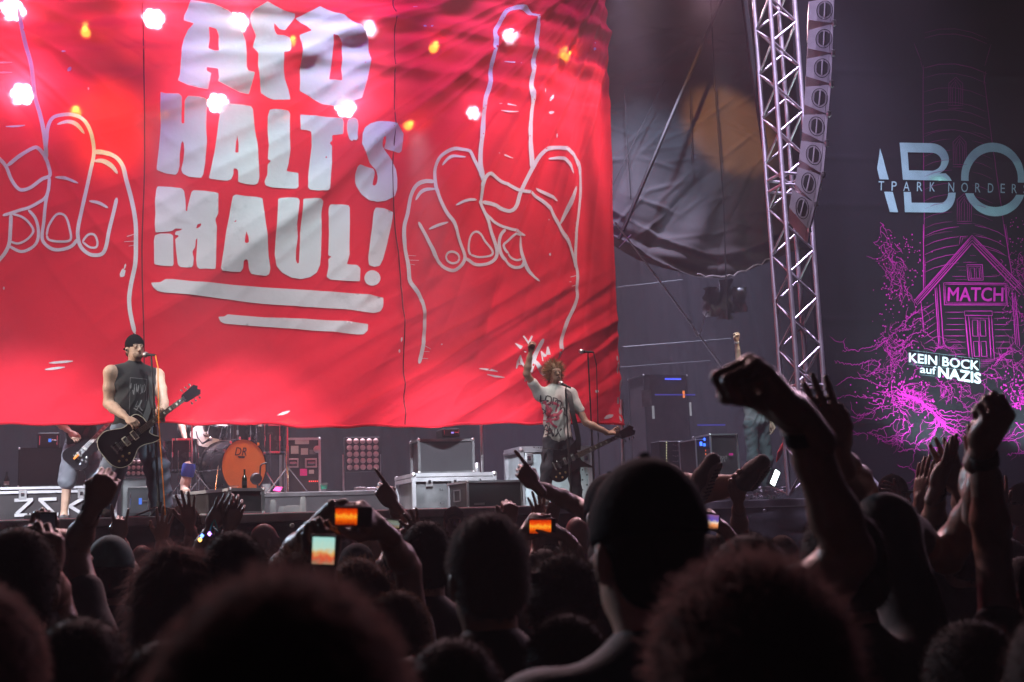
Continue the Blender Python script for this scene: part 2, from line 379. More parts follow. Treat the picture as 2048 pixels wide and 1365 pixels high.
# back drape
nx, nz = 400, 30
X = np.linspace(-16, 22, nx); Z = np.linspace(0, 13, nz); XX, ZZ = np.meshgrid(X, Z)
YY = 20.4 + 0.14 * np.sin(XX * 5.2 + 0.6 * np.sin(XX * 0.9) + 0.2 * ZZ) + 0.05 * np.sin(XX * 13 + ZZ)
bd = npmesh('back_drape', np.stack([XX, YY, ZZ], -1).reshape(-1, 3), gridq(nx, nz), M['drape'])
tag(bd, 'wide black drape hanging along the back of the stage', 'drape')

# ------------------------------------------------------------------ the red banner
TR = at(1222, -40, Y=YB); TL = at(-260, -90, Y=YB); B0 = at(622, 855, Y=YB)
BX0 = at(-420, 400, Y=YB).x
e0 = at(1213, 0, Y=YB); e1 = at(1247, 853, Y=YB)
def edge_x(z): return e0.x + (e1.x - e0.x) * (e0.z - z) / (e0.z - e1.z)
BZ0 = e1.z; BZ1 = at(600, -60, Y=YB).z + 0.5
def bottom_z(x):
    bl = at(0, 853, Y=YB); bm_ = at(622, 858, Y=YB)
    return bl.z + (e1.z - bl.z) * (x - bl.x) / (e1.x - bl.x) + 0.025 * np.sin(x * 1.3 + 1) + 0.014 * np.sin(x * 4.7) + 0.008 * np.sin(x * 11.3)
def sm(x, a, b): t = np.clip((x - a) / (b - a), 0, 1); return t * t * (3 - 2 * t)
def crease(t): return (1 - np.abs(np.sin(t))) ** 2
wr = [(rng.uniform(1.5, 9), rng.uniform(-2.5, 2.5), rng.uniform(0, 6), rng.uniform(0.15, 1.0)) for _ in range(14)]
def fold(x, z):
    x = np.asarray(x, float); z = np.asarray(z, float)
    f = np.zeros_like(x + z)
    # fan from the upper right corner
    dx, dz = TR.x + 0.25 - x, TR.z + 0.5 - z; r = np.hypot(dx, dz); th = np.arctan2(dx, dz)
    wob = 0.10 * np.sin(r * 1.3) + 0.05 * np.sin(r * 3.1 + th * 4)
    amp = sm(r, 0.25, 1.4) * (1 - 0.55 * sm(r, 4.5, 8.5)) * (0.25 + 0.75 * (1 - sm(th, 1.15, 1.5)))
    f += amp * (0.055 * crease(th * 11 + wob) + 0.040 * crease(th * 21 + 2 * wob + 1) + 0.020 * crease(th * 39 + 3 * wob) + 0.010 * np.sin(th * 61 - 2 * wob))
    f += 0.035 * np.sin(x * 15 + 0.7 * np.sin(z * 2)) * sm(x, edge_x(z) - 1.0, edge_x(z) - 0.1)
    # diagonal drag lines at the lower right and along the hem
    q = (z - BZ0) * 0.86 - (x - e1.x) * 0.52
    f += 0.030 * crease(q * 5.2 + 0.5 * np.sin(x * 1.1)) * sm(x, e1.x - 4.2, e1.x - 2.0) * (1 - sm(z, BZ0 + 1.0, BZ0 + 2.6))
    f += (0.020 * crease(q * 10 + 0.6 * np.sin(x * 1.7)) + 0.010 * np.sin(q * 27 + 0.7 * np.sin(x * 2.3))) * sm(x, e1.x - 4.6, e1.x - 2.2) * (1 - sm(z, BZ0 + 0.9, BZ0 + 2.4))
    f += 0.022 * np.sin(q * 17 + 0.4 * np.sin(x * 3)) * (1 - sm(z, BZ0 + 0.25, BZ0 + 1.3)) * (0.35 + 0.65 * sm(x, e1.x - 5.5, e1.x - 2.5))
    # fan from the upper left
    dx, dz = x - TL.x, TL.z + 0.3 - z; r = np.hypot(dx, dz); th = np.arctan2(dx, dz)
    amp = (1 - sm(r, 4.0, 6.2)) * (1 - sm(x, B0.x - 2.4, B0.x - 0.6)) * (0.4 + 0.6 * sm(th, 0.2, 0.7))
    f += amp * (0.036 * crease(th * 8 + 0.2 * np.sin(r * 1.7)) + 0.024 * crease(th * 19 + 0.4 * np.sin(r * 2)) + 0.010 * np.sin(th * 37))
    # gathered swags along the top
    top = sm(z, BZ1 - 2.6, BZ1 - 0.6)
    s = z + 0.045 * (x - B0.x + 1.0) ** 2 - 0.10 * x
    f += top * (0.040 * crease(s * 5.5 + 0.8 * np.sin(x * 0.7)) + 0.024 * np.sin(s * 19 + 1.2 * np.sin(x * 0.9)))
    for (kx, kz, ph, a) in wr: f += 0.0018 * a * np.sin(kx * x * 0.8 + kz * z * 1.4 + ph + 0.8 * np.sin(0.7 * z + ph))
    f += 0.03 * np.sin(x * 0.55 + 0.4) + 0.02 * np.sin(z * 0.9)
    return -1.55 * f
BASE = Vector((B0.x, YB, B0.z))
banner = thing('banner', BASE, 'huge red cloth banner with AFD HALT\'S MAUL lettering and two drawn fists', 'banner')
nx, nz = 560, 340
u = np.linspace(0, 1, nx); Zc = np.linspace(0, 1, nz); U, W = np.meshgrid(u, Zc)
ZZ = BZ0 + W * (BZ1 - BZ0); XX = BX0 + U * (edge_x(ZZ) - BX0)
ZZ = bottom_z(XX) + W * (BZ1 - bottom_z(XX)); YY = YB + fold(XX, ZZ)
npmesh('cloth', np.stack([XX - BASE.x, YY - BASE.y, ZZ - BASE.z], -1).reshape(-1, 3), gridq(nx, nz), M['red'], banner)
PRINT_N = [0]
class Sheet:
    """a printed sheet: turns outlines seen in the photograph into thin ink lying on the sheet"""
    def __init__(s, parent, base, to_uv, to_world, cell):
        s.parent, s.base, s.to_uv, s.to_world, s.cell, s.k, s.l0 = parent, base, to_uv, to_world, cell, 0, 0.006
    def lift(s): s.k += 1; return s.l0 + 0.0005 * (s.k % 9)
    def poly(s, name, loops, m, label=None):
        """loops: list of pixel outlines, even-odd filled"""
        loops = [[s.to_uv(*p) for p in l] for l in loops]
        return s.poly_uv(name, loops, m, label)
    def poly_uv(s, name, loops, m, label=None):
        pts = []; edges = []
        for l in loops:
            n0 = len(pts); n = 0
            for a, b in zip(l, l[1:] + l[:1]):
                a = np.array(a); b = np.array(b); k = max(1, int(np.hypot(*(b - a)) / s.cell))
                for i in range(k): pts.append(a + (b - a) * i / k); n += 1
            edges += [(n0 + i, n0 + (i + 1) % n) for i in range(n)]
        P = np.array(pts); lo = P.min(0); hi = P.max(0)
        gx = np.arange(lo[0] + s.cell / 2, hi[0], s.cell); gz = np.arange(lo[1] + s.cell / 2, hi[1], s.cell)
        if len(gx) and len(gz):
            G = np.stack(np.meshgrid(gx, gz), -1).reshape(-1, 2) + rng.uniform(-0.15, 0.15, (len(gx) * len(gz), 2)) * s.cell
            G = G[s.inside(G, loops)]; pts += list(G)
        v, e, f, *_ = delaunay_2d_cdt([Vector(p) for p in pts], edges, [], 0, 1e-6)
        v = np.array([tuple(p) for p in v]); f = np.array([t for t in f if len(t) == 3])
        cen = v[f].mean(1); f = f[s.inside(cen, loops)]
        W = s.to_world(v[:, 0], v[:, 1], s.lift()) - np.array(s.base)
        o = npmesh(name, W, f, m, s.parent)
        if label: o['label'] = label
        return o
    @staticmethod
    def inside(G, loops):
        c = np.zeros(len(G), bool)
        for l in loops:
            l = np.array(l); x, y = G[:, 0], G[:, 1]
            for (x1, y1), (x2, y2) in zip(l, np.roll(l, -1, 0)):
                k = ((y1 > y) != (y2 > y))
                if not k.any(): continue
                c ^= k & (x < (x2 - x1) * (y - y1) / (y2 - y1 + 1e-12) + x1)
        return c
    def ribbons(s, name, strokes, m, label=None, smooth=True, px=True):
        """strokes: (points, width in pixels or list) drawn as one mesh of flat ribbons"""
        Vs = []; Fs = []; n0 = 0
        for pts, wd in strokes:
            P = catmull(pts, 6) if smooth and len(pts) > 2 else np.array(pts, float)
            if not smooth or len(pts) <= 2:
                Q = []
                for a, b in zip(P[:-1], P[1:]):
                    k = max(1, int(np.hypot(*(b - a)) / 12)); Q += [a + (b - a) * i / k for i in range(k)]
                P = np.array(Q + [P[-1]])
            T = np.gradient(P, axis=0); T /= (np.linalg.norm(T, axis=1, keepdims=True) + 1e-9); Nn = np.stack([-T[:, 1], T[:, 0]], -1)
            t = np.linspace(0, 1, len(P)); ww = (wd(t) if callable(wd) else np.full(len(P), wd)) / 2
            ww = ww * np.minimum(1, 0.35 + np.minimum(t, 1 - t) * len(P) * 0.45)
            A = P + Nn * ww[:, None]; B = P - Nn * ww[:, None]
            a = np.array([s.to_uv(*p) for p in A]); b = np.array([s.to_uv(*p) for p in B]); c = np.array([s.to_uv(*p) for p in P])
            lf = s.lift()
            for q in (a, c, b): Vs.append(s.to_world(q[:, 0], q[:, 1], lf))
            n = len(P); i = np.arange(n - 1)
            for k in (0, 1): Fs.append(np.stack([n0 + k * n + i, n0 + k * n + i + 1, n0 + (k + 1) * n + i + 1, n0 + (k + 1) * n + i], -1))
            n0 += 3 * n
        o = npmesh(name, np.concatenate(Vs) - np.array(s.base), np.concatenate(Fs), m, s.parent)
        if label: o['label'] = label
        return o
def b_uv(px, py):
    p = at(px, py, Y=YB); return (p.x, p.z)
def b_world(x, z, lf): return np.stack([x, YB + fold(x, z) - lf, z], -1)
ink = Sheet(banner, BASE, b_uv, b_world, 0.032); ink.l0 = 0.0085
def vw(x0, y0, s): return lambda L: [(x0 + x / s, y0 + y / s) for x, y in L]
def num(t): v = [float(q) for q in t.replace(';', ' ').replace(',', ' ').split()]; return list(zip(v[0::2], v[1::2]))
def rounded(L, per=3):        # soft corners of the brush lettering
    out = []
    n = len(L)
    for i in range(n):
        a, b, c = np.array(L[i - 1]), np.array(L[i]), np.array(L[(i + 1) % n])
        la, lc = np.hypot(*(a - b)), np.hypot(*(c - b)); k = min(2.2, la * 0.3, lc * 0.3)
        p, q = b + (a - b) / max(la, 1e-6) * k, b + (c - b) / max(lc, 1e-6) * k
        for j in range(per): t = j / (per - 1); out.append(tuple((1 - t) ** 2 * p + 2 * t * (1 - t) * b + t * t * q))
    return out
VA, VB, VC = vw(300, 0, 4.452), vw(290, 180, 3.793), vw(290, 365, 3.793)
letters = [
 (VA, ['355,48 430,58 560,85 690,130 760,170 805,280 850,380 852,640 862,680 920,695 875,862 790,850 690,815 592,775 602,740 598,645 500,625 500,665 538,690 508,842 420,830 330,800 242,750 262,690 275,520 278,450 300,360 335,295 385,245 294,218 300,170 330,110',
       '518,272 585,290 608,340 605,490 560,485 515,460 530,360']),
 (VA, ['1030,72 1110,108 1190,140 1281,158 1281,186 1270,200 1192,305 1140,290 1110,250 1100,233 1095,270 1105,310 1125,340 1190,345 1240,365 1248,420 1240,480 1222,520 1172,522 1175,650 1195,740 1225,820 1243,910 1090,910 1040,890 980,850 968,760 948,650 952,520 908,450 920,400 937,340 900,270 885,210 887,155 920,125 980,100']),
 (VA, ['1286,190 1380,155 1440,130 1495,102 1560,130 1640,158 1710,170 1780,220 1850,290 1930,390 1950,560 1935,680 1905,800 1875,898 1800,920 1740,965 1640,975 1530,950 1420,890 1323,832 1328,740 1325,650 1338,430 1318,345 1428,310 1350,245',
       '1600,372 1650,385 1690,430 1698,560 1690,640 1697,745 1583,737 1600,650 1608,520 1614,430']),
 (VB, ['115,40 150,55 250,62 275,85 275,250 280,265 296,262 296,180 295,110 320,78 400,82 455,92 468,110 462,300 468,400 455,560 440,650 425,678 330,665 285,640 274,610 290,540 296,470 292,410 283,395 272,420 262,500 262,580 250,630 232,650 160,642 88,618 88,595 105,450 118,290 112,150']),
 (VB, ['620,118 740,128 800,140 815,165 825,280 850,420 858,560 865,670 855,715 830,728 760,722 703,708 703,625 690,607 668,607 668,650 650,690 620,700 560,692 482,680 500,600 525,480 545,340 560,220 570,150 590,125',
       '697,358 708,420 706,487 682,485 688,410']),
 (VB, ['940,168 980,163 1080,175 1096,195 1090,340 1095,480 1085,570 1070,625 1160,640 1158,750 1140,765 1060,755 960,745 910,730 904,700 925,650 925,580 950,555 925,545 932,440 926,310 925,220']),
 (VB, ['1172,200 1280,215 1420,228 1490,232 1502,260 1500,345 1415,355 1416,395 1395,413 1416,432 1410,560 1395,680 1385,780 1370,793 1300,792 1240,780 1225,760 1230,680 1245,560 1258,440 1250,335 1215,325 1170,322', '1370,512 1378,520 1370,529 1362,520']),
 (VB, ['1545,232 1580,225 1605,240 1613,280 1605,350 1605,385 1590,402 1576,390 1562,404 1545,385 1526,320 1524,270 1530,245']),
 (VB, ['1700,270 1750,258 1830,265 1890,290 1950,350 1943,470 1925,487 1870,480 1800,465 1808,420 1805,385 1790,390 1782,420 1785,450 1810,480 1870,545 1900,610 1908,680 1905,760 1885,820 1820,850 1760,857 1700,845 1640,800 1600,750 1585,710 1582,660 1595,610 1615,590 1722,610 1738,640 1722,725 1740,733 1755,715 1762,670 1752,635 1738,615 1690,570 1650,500 1632,430 1640,350 1660,300']),
 (VC, ['95,35 200,42 275,55 295,75 305,140 308,225 318,228 325,180 350,85 365,68 450,72 555,90 555,240 532,285 545,340 540,450 535,600 530,672 450,665 410,668 392,650 385,600 395,470 397,425 385,440 380,495 358,530 368,580 362,640 350,655 310,655 265,648 248,630 235,520 228,435 253,418 252,408 225,405 232,378 265,372 285,358 230,356 205,375 185,380 120,388 78,390 72,330 78,250 74,150 85,60',
       '388,352 395,325 428,316 420,338 395,355', '75,410 110,398 190,396 212,410 214,520 216,625 208,640 120,635 70,625 68,520 66,450']),
 (VC, ['665,110 690,98 760,108 850,115 890,125 895,170 905,280 920,420 935,580 948,660 940,700 915,716 850,710 800,700 785,670 775,605 760,597 742,610 742,660 720,690 650,690 580,685 570,665 590,540 610,400 640,250 655,160',
       '765,380 778,430 780,470 765,480 750,470 755,430', '676,300 692,290 690,302 678,306']),
 (VC, ['1005,138 1020,130 1100,132 1150,138 1162,160 1150,260 1145,330 1155,420 1142,520 1142,595 1155,622 1165,615 1170,520 1170,400 1180,260 1188,148 1320,150 1340,165 1330,240 1335,400 1330,560 1325,630 1300,690 1250,725 1180,740 1110,728 1040,690 995,640 980,560 985,400 998,250']),
 (VC, ['1400,180 1470,178 1540,182 1550,200 1548,400 1545,560 1525,628 1600,635 1628,660 1625,758 1520,757 1400,745 1370,725 1388,640 1385,590 1412,570 1385,562 1390,400 1385,250 1385,205']),
 (VC, ['1745,198 1800,205 1875,235 1860,340 1830,480 1800,590 1775,640 1735,648 1692,635 1686,570 1705,440 1720,320 1730,230',
       ' '.join('%.1f,%.1f' % (1718 + 61 * math.cos(t * 0.35), 733 + 60 * math.sin(t * 0.35)) for t in range(18))]),
]
for f, loops in letters:
    ink.poly('letter', [rounded(f(num(l))) for l in loops], M['white'])
for t in ('45,765 115,765 155,740 210,742 380,765 700,788 1100,815 1550,848 1700,860 1803,880 1800,950 1780,985 1730,998 1650,990 1500,968 1250,955 900,928 550,885 300,860 150,845 90,830 60,800',
          '553,1025 600,1022 625,1005 680,1010 900,1030 1200,1042 1500,1060 1687,1080 1683,1130 1650,1160 1600,1160 1400,1140 1000,1110 700,1085 600,1075 570,1060'):
    ink.poly('underline', [rounded(VC(num(t)))], M['white'])
VD, VE, VF = vw(780, 0, 3.102), vw(780, 280, 2.73), vw(0, 200, 2.73)
tap = lambda w: (lambda t: w * (0.25 + 0.75 * np.sin(np.pi * np.clip(t, 0.02, 0.98)) ** 0.6))
ink.l0 = 0.0045
rh = [(VD, '880,1045 880,960 872,800 870,650 868,560 878,470 885,400 890,320 908,230 900,150 870,100 830,68 790,62 740,72 700,100 670,160 640,215 640,290 622,400 620,480 605,560 580,640 575,760 560,900 555,1020 556,1130', 8.6),
 (VD, '705,390 808,404', 3.4), (VD, '677,646 779,662', 3.4), (VD, '680,697 786,706', 3.4), (VD, '655,970 763,984', 3.4),
 (VE, '497,235 480,165 455,110 430,70 395,55 350,52 300,75 262,110 243,160 245,220 255,290 290,370 330,450 365,540 405,620 405,660 380,695 345,715 300,710 260,690 235,650 220,590 190,520 150,455', 6.6),
 (VE, '480,340 500,370 530,420 555,500 580,590 578,640 550,670 510,682 460,678 410,645', 6.4),
 (VE, '240,230 190,230 140,255 110,310 95,400 75,480 75,580 95,680 105,780 150,870 175,940 182,1020 178,1120 155,1225', 7.6),
 (VE, '95,635 138,637', tap(6)), (VE, '95,660 152,664', tap(6)), (VE, '95,680 130,688', tap(5)),
 (VE, '172,1120 218,1146', tap(7)), (VE, '168,1158 212,1160', tap(6)), (VE, '160,1195 202,1198', tap(7)),
 (VE, '283,142 315,105 350,90 408,102', tap(6)), (VE, '138,332 165,290 200,272 247,272', tap(7)),
 (VE, '352,365 400,345 462,340', tap(6)), (VE, '208,492 260,470 310,458', tap(6)),
 (VE, '378,648 366,669 336,678 306,669 294,648 306,627 336,618 366,627 378,648', 4.2),
 (VE, '440,630 430,600 435,540 455,508 485,505 520,550 558,605 550,632 490,640 440,630', 4.2),
 (VE, '720,520 680,520 640,555 618,580 640,630 690,655 720,650', 4.4),
 (VE, '735,660 720,690 680,695 630,670 605,630 595,570 605,520 630,490', 6),
 (VE, '500,370 540,420 600,465 660,490 742,520', 5.4), (VE, '500,345 560,350 620,380 660,388 690,360 715,280 780,150 820,85 870,48 920,42 970,65 1015,115 1035,180 1045,280 1035,380 1020,480 1015,560 1015,660 1030,720 1025,800 1030,850 1010,910 965,1000 940,1080 912,1200', 7.4),
 (VE, '490,340 495,260 510,215 540,200 600,225 660,250 705,275 760,290 820,320 860,360 900,430 950,530 1000,640 1020,700', 6.6),
 (VE, '925,465 960,390 990,320 1010,260', tap(8)), (VE, '868,100 920,100 965,130 996,190', tap(6.5)), (VE, '797,264 850,290 912,338', tap(6.5)),
 (VE, '715,520 720,600 740,680 770,740 814,776', tap(6.5)), (VE, '490,190 490,330 500,375', 6),
 (VE, '1025,450 1000,462', tap(6)), (VE, '1025,475 1003,486', tap(5)), (VE, '1022,500 998,513', tap(5)), (VE, '1035,735 985,750', tap(8)), (VE, '1035,770 976,778', tap(8)), (VE, '1030,790 990,801', tap(6)),
 (VE, '482,1252 582,1268', 4), (VE, '523,1285 620,1300', 4)]
ink.ribbons('hand_drawing', [(f(num(t)), w_) for f, t, w_ in rh], M['white'], 'white outline of a raised fist on the right half')
ID = lambda L: L
lh = [(ID, '37,22 49,82 63,135 70,193 80,230 88,267 94,318', 8.5),
 (VF, '245,330 255,240 265,160 290,110 340,95 400,100 450,125 490,180 510,250 512,310 495,390 475,480 450,590 430,680 425,740 440,800 480,840 520,850 560,840 580,800 595,720 620,620 638,540', 7.4),
 (VF, '512,290 570,298 630,320 670,370 690,450 720,560 740,680 742,800 738,900 715,1010 705,1100 715,1190 735,1280', 8.6),
 (VF, '270,420 265,480 250,560 240,660 230,740 240,780 280,812 330,818 390,800 425,760', 6.6),
 (VF, '40,365 110,310 180,268 210,270 245,310 265,360 272,410 230,430 170,475 120,490 90,475 60,430 35,370 0,330 -40,290', 7),
 (VF, '15,632 80,610 150,590 210,560 250,530 270,470', 6.4), (VF, '60,625 58,700 50,790 20,850 -30,900', 7.4),
 (VF, '62,620 120,640 165,680 182,720 150,760 100,785 58,775', 4.6), (VF, '155,600 195,650 210,720 200,780 160,815 110,828 50,800', 6),
 (VF, '255,740 265,690 300,635 330,622 360,640 380,700 385,765 330,775 270,765 255,740', 4.6),
 (VF, '450,775 480,738 515,738 532,775 525,805 490,805 450,775', 4.4),
 (VF, '32,148 138,143', 4.4), (VF, '313,150 370,135 420,155 462,202', tap(8)), (VF, '513,340 560,340 610,370 642,412', tap(9)),
 (VF, '300,420 360,430 428,457', tap(6)), (VF, '486,555 540,565 592,594', tap(6)),
 (VF, '738,738 693,750', tap(9)), (VF, '738,775 678,778', tap(8)), (VF, '738,795 702,802', tap(7)), (VF, '740,1280 688,1316', tap(14)), (VF, '720,1328 700,1332', tap(4)),
 (ID, '90,741 130,736', 5), (ID, '98,728 146,724', 5), (ID, '-10,129 25,129', 4), (ID, '-10,148 25,148', 4), (ID, '-60,80 -40,250 -20,330', 8)]
ink.ribbons('hand_drawing', [(f(num(t)), w_) for f, t, w_ in lh], M['white'], 'white outline of a raised fist cut by the left edge')
ink.ribbons('emblem', [(VE(num(t)), w_) for t, w_ in (('724,1073 748,1120', 10), ('770,1073 750,1110', 9), ('678,1114 735,1165', tap(9)), ('826,1093 775,1200 722,1326', 8.5), ('775,1205 800,1260 862,1308', tap(9)),
    ('685,1252 702,1180', 6), ('702,1180 726,1252', 6), ('692,1226 716,1228', 5), ('812,1218 817,1158', 6), ('817,1158 840,1222', 6), ('838,1222 850,1135', 7))], M['white'], 'small crossed white emblem with A and N beside the X')
def blob(cx, cy, rx, ry, a=0): return [(cx + rx * math.cos(t) * math.cos(a) * k - ry * math.sin(t) * math.sin(a) * k, cy + rx * math.cos(t) * math.sin(a) * k + ry * math.sin(t) * math.cos(a) * k) for t, k in ((i * 0.62, random.uniform(0.7, 1.15)) for i in range(10))]
spl = [blob(*q) for q in ((1102, 198, 9, 3.5, -0.9), (1103, 226, 6, 3), (1087, 185, 1.8, 4), (1114, 272, 1.6, 5), (139, 139, 6, 3.2, -0.9), (127, 108, 5, 2), (177, 179, 1.8, 3), (246, 546, 6, 9, 0.3), (250, 534, 2, 6, 0.3),
    (846, 59, 4, 1.6), (860, 59, 3, 1.6), (826, 21, 5, 1.5), (1184, 104, 3, 3.5), (1187, 90, 1.5, 2), (566, 828, 16, 3, -0.3), (798, 683, 2, 5), (795, 705, 2, 4), (1214, 834, 9, 4, -0.4), (1192, 784, 3, 3), (1178, 805, 2, 3), (8, 577, 2, 3), (882, 690, 2, 1.5), (1098, 510, 2, 3), (1096, 441, 1.5, 1.5),
    (1236, 848, 5, 2.6), (1240, 838, 3, 7), (1243, 822, 2.6, 9), (1240, 800, 2.5, 8), (1242, 770, 2, 12), (1239, 736, 2, 13), (1238, 716, 1.6, 6))]
ink.poly('paint_splash', spl, M['white'])
SEAMS = ['283,-20 287,120 289,330 284,500 288,700 288,855', '783,-20 787,150 785,400 800,560 806,760 808,855']
for t in SEAMS:
    P = np.array([b_world(np.array([x]), np.array([z]), 0.004)[0] for x, z in (b_uv(*p) for p in catmull(num(t), 14))])
    MB().path([Vector(p) for p in P], 0.0075, 6).build('seam', M['seam'], banner)
P = [Vector(b_world(np.array([x]), np.array([bottom_z(x) + 0.02]), 0.0)[0]) for x in np.linspace(BX0, e1.x, 160)]
MB().path(P, 0.018, 6).build('hem', M['red'], banner)
MB().tube((BX0 - 0.3, YB + 0.02, BZ1 + 0.05), (e0.x + 0.4, YB + 0.02, BZ1 + 0.05), 0.045, n=12).build('hanging_bar', M['steel'], banner)

# ------------------------------------------------------------------ lamps behind the banner, seen through the cloth
lampglow = emat('white_lamp', (1.0, 0.90, 0.97), 170.0); lampglow2 = emat('white_lamp_dimmed', (1.0, 0.93, 1.0), 32.0); amber = emat('amber_lamp', (1.0, 0.42, 0.04), 30.0)
white = [(28, 22, 1), (307, 38, 1), (475, 45, 1), (737, 60, 0), (1017, 73, 0), (46, 190, 1), (435, 207, 1), (690, 216, 1), (945, 228, 0)]
yl = [(172, 65), (583, 85), (866, 98), (1130, 113), (152, 227), (330, 232), (568, 240), (815, 252)]
YL = YB + 0.25
rows = {0: (-300, 8, 1500, 88), 1: (-300, 174, 1500, 252)}
for px, py, big in white:
    p = at(px, py, Y=YL); big_r = 0.135 if big else 0.10
    k = thing('stage_lamp', p, ('white seven-lens stage lamp shining through the banner ' + {28: 'at its top left corner', 307: 'left of the word AFD', 475: 'on the first letter A', 737: 'right of the letter D', 1017: 'inside the raised finger', 46: 'over the left hand finger', 435: 'above the A of the second line', 690: 'under the letter D', 945: 'left of the raised finger'}[px]), 'lamp', 'white lamps behind the banner')
    MB().lathe([(0.05, 0.30), (big_r * 0.9, 0.22), (big_r * 1.12, 0.03), (big_r * 1.14, 0), (big_r * 1.05, -0.004), (big_r * 1.0, 0.02)], p, (0, 1, 0), 20).build('lamp_housing', M['black'], k, True)
    for i in range(7):
        a = i * math.pi / 3; r = 0 if i == 6 else big_r * 0.60
        c = p + Vector((math.cos(a) * r, -0.004, math.sin(a) * r))
        MB().lathe([(big_r * (.34 if big else .28), 0.01), (big_r * (.33 if big else .27), -0.01), (big_r * 0.16, -0.02)], c, (0, 1, 0), 12).build('lens', lampglow if big else lampglow2, k, True)
    if big: point(Vector((p.x, YB + .13, p.z)), (1.0, 0.66, 0.95), 26.0, 0.03)
    else: point(Vector((p.x, YB + .13, p.z)), (1.0, 0.6, 0.9), 5.0, 0.03)
for i, (px, py) in enumerate(yl):
    p = at(px, py, Y=YL)
    k = thing('amber_lamp', p, 'small amber blinder lamp glowing through the banner ' + ['above the left seam', 'between the f and the D', 'right of the second seam near the top', 'right of the raised finger', 'above the left fist', 'on the letter H', 'on the letter L', 'right of the letter S'][i], 'lamp', 'amber lamps behind the banner')
    MB().lathe([(0.03, 0.2), (0.07, 0.12), (0.075, 0.0), (0.06, 0.012)], p, (0, 1, 0), 16).build('lamp_housing', M['black'], k, True)
    MB().lathe([(0.055, 0.012), (0.05, -0.012), (0.02, -0.025)], p, (0, 1, 0), 12).build('lens', amber, k, True)
    point(Vector((p.x, YB + .13, p.z)), (1.0, 0.45, 0.05), 3.0, 0.03)
def truss(a, b, s, name, label, cat='truss', up=(0, 0, 1), n=None, r=0.024):
    """square lattice truss between two points: four chords with zigzag braces on every side"""
    a = Vector(a); b = Vector(b); d = (b - a).normalized(); u = Vector(up); u = (u - d * u.dot(d)).normalized(); v = d.cross(u)
    t = thing(name, a, label, cat); L = (b - a).length; n = n or max(2, round(L / (s * 1.15)))
    cor = [(u * i + v * j) * s / 2 for i, j in ((-1, -1), (1, -1), (1, 1), (-1, 1))]
    for c in cor: MB().tube(a + c, b + c, r, n=12).build('chord', M['alu'], t, True)
    for k in range(4):
        c0, c1 = cor[k], cor[(k + 1) % 4]
        for i in range(n):
            p = a + d * (L * i / n) + (c0 if (i + k) % 2 else c1); q = a + d * (L * (i + 1) / n) + (c1 if (i + k) % 2 else c0)
            MB().tube(p, q, r * 0.48, n=7).build('brace', M['alu'], t, True)
    return t
for i, (x0, y0, x1, y1) in rows.items():
    A = at(x0, y0, Y=YL + 0.75); B = at(x1 - 330, y1, Y=YL + 0.75)
    truss(A + Vector((0, 0, 0.35)), Vector((B.x, B.y, A.z + 0.35)), 0.29, 'lamp_truss', ['upper lattice truss carrying the lamps behind the banner', 'lower lattice truss carrying the lamps behind the banner'][i])

# ------------------------------------------------------------------ right wing: tarpaulin, wires, tower, speakers, printed mesh
YT = 16.2
t0 = at(1175, -60, Y=YT); t1 = at(1600, 555, Y=YT)
nx, nz = 260, 230
U, W = np.meshgrid(np.linspace(0, 1, nx), np.linspace(0, 1, nz))
pl = at(1230, 480, Y=YT); pm = at(1400, 545, Y=YT); pr = at(1560, 505, Y=YT)
zb = lambda u: pl.z + (pm.z - 0.05 - pl.z) * np.sin(np.pi * np.clip(u * 1.05, 0, 1)) * 1.0 + (pr.z - pl.z) * u
XX = t0.x + U * (t1.x - t0.x); ZB = zb(U); ZZ = ZB + W * (t0.z + 0.5 - ZB)
pin = at(1545, 215, Y=YT)
dx, dz = pin.x - XX, pin.z - ZZ; r = np.hypot(dx, dz); th = np.arctan2(dx, dz)
low = sm(-ZZ, -(at(1400, 300, Y=YT).z), -(at(1400, 420, Y=YT).z))
YY = YT + low * sm(U, 0.15, 0.6) * (0.10 * crease(th * 8 + 0.3 * np.sin(r * 2)) + 0.05 * np.sin(th * 27 + np.sin(r * 3)))
YY = YY + 0.03 * sm(r, 0, 3) * crease(np.arctan2(XX - t0.x + 1.5, ZZ - pl.z + 3) * 14) + 0.02 * np.sin(ZZ * 6 + XX * 1.4) * np.sin(XX * 2.2 - ZZ) 
near = 1 - sm(ZZ - ZB, 0, 0.9)
YY = YY - 0.14 * near * crease((ZZ - ZB) * 7 + 0.8 * np.sin(XX * 1.5)) + 0.04 * near * np.sin(ZZ * 22 + XX * 4)
for _ in range(60):      # short random creases
    cx, cz, a = rng.uniform(t0.x, t1.x), rng.uniform(pl.z, t0.z - 0.8), rng.uniform(-0.5, 0.9)
    l = (XX - cx) * math.cos(a) + (ZZ - cz) * math.sin(a); s_ = -(XX - cx) * math.sin(a) + (ZZ - cz) * math.cos(a)
    YY = YY - 0.024 * np.exp(-(s_ / 0.035) ** 2) * np.exp(-(l / 0.35) ** 2)
tb = Vector((t0.x, YT, pl.z))
tarp = npmesh('tarpaulin', np.stack([XX - tb.x, YY - tb.y, ZZ - tb.z], -1).reshape(-1, 3), gridq(nx, nz), M['tarp'])
tarp.location = tb; tag(tarp, 'crumpled grey tarpaulin hanging between the banner and the lattice tower', 'tarpaulin')
b = MB(); pts = [at(1395 + 8 * i, 552 - (0 if i < 8 else (i - 8) * 3.2), Y=YT - 0.12) + Vector((0, 0, random.uniform(-0.03, 0.03))) for i in range(19)]
b.path(pts, 0.012, 6); o = b.build('tarp_edge_rope', M['tape']); tag(o, 'pale crumpled rope edge along the bottom of the tarpaulin', 'rope')
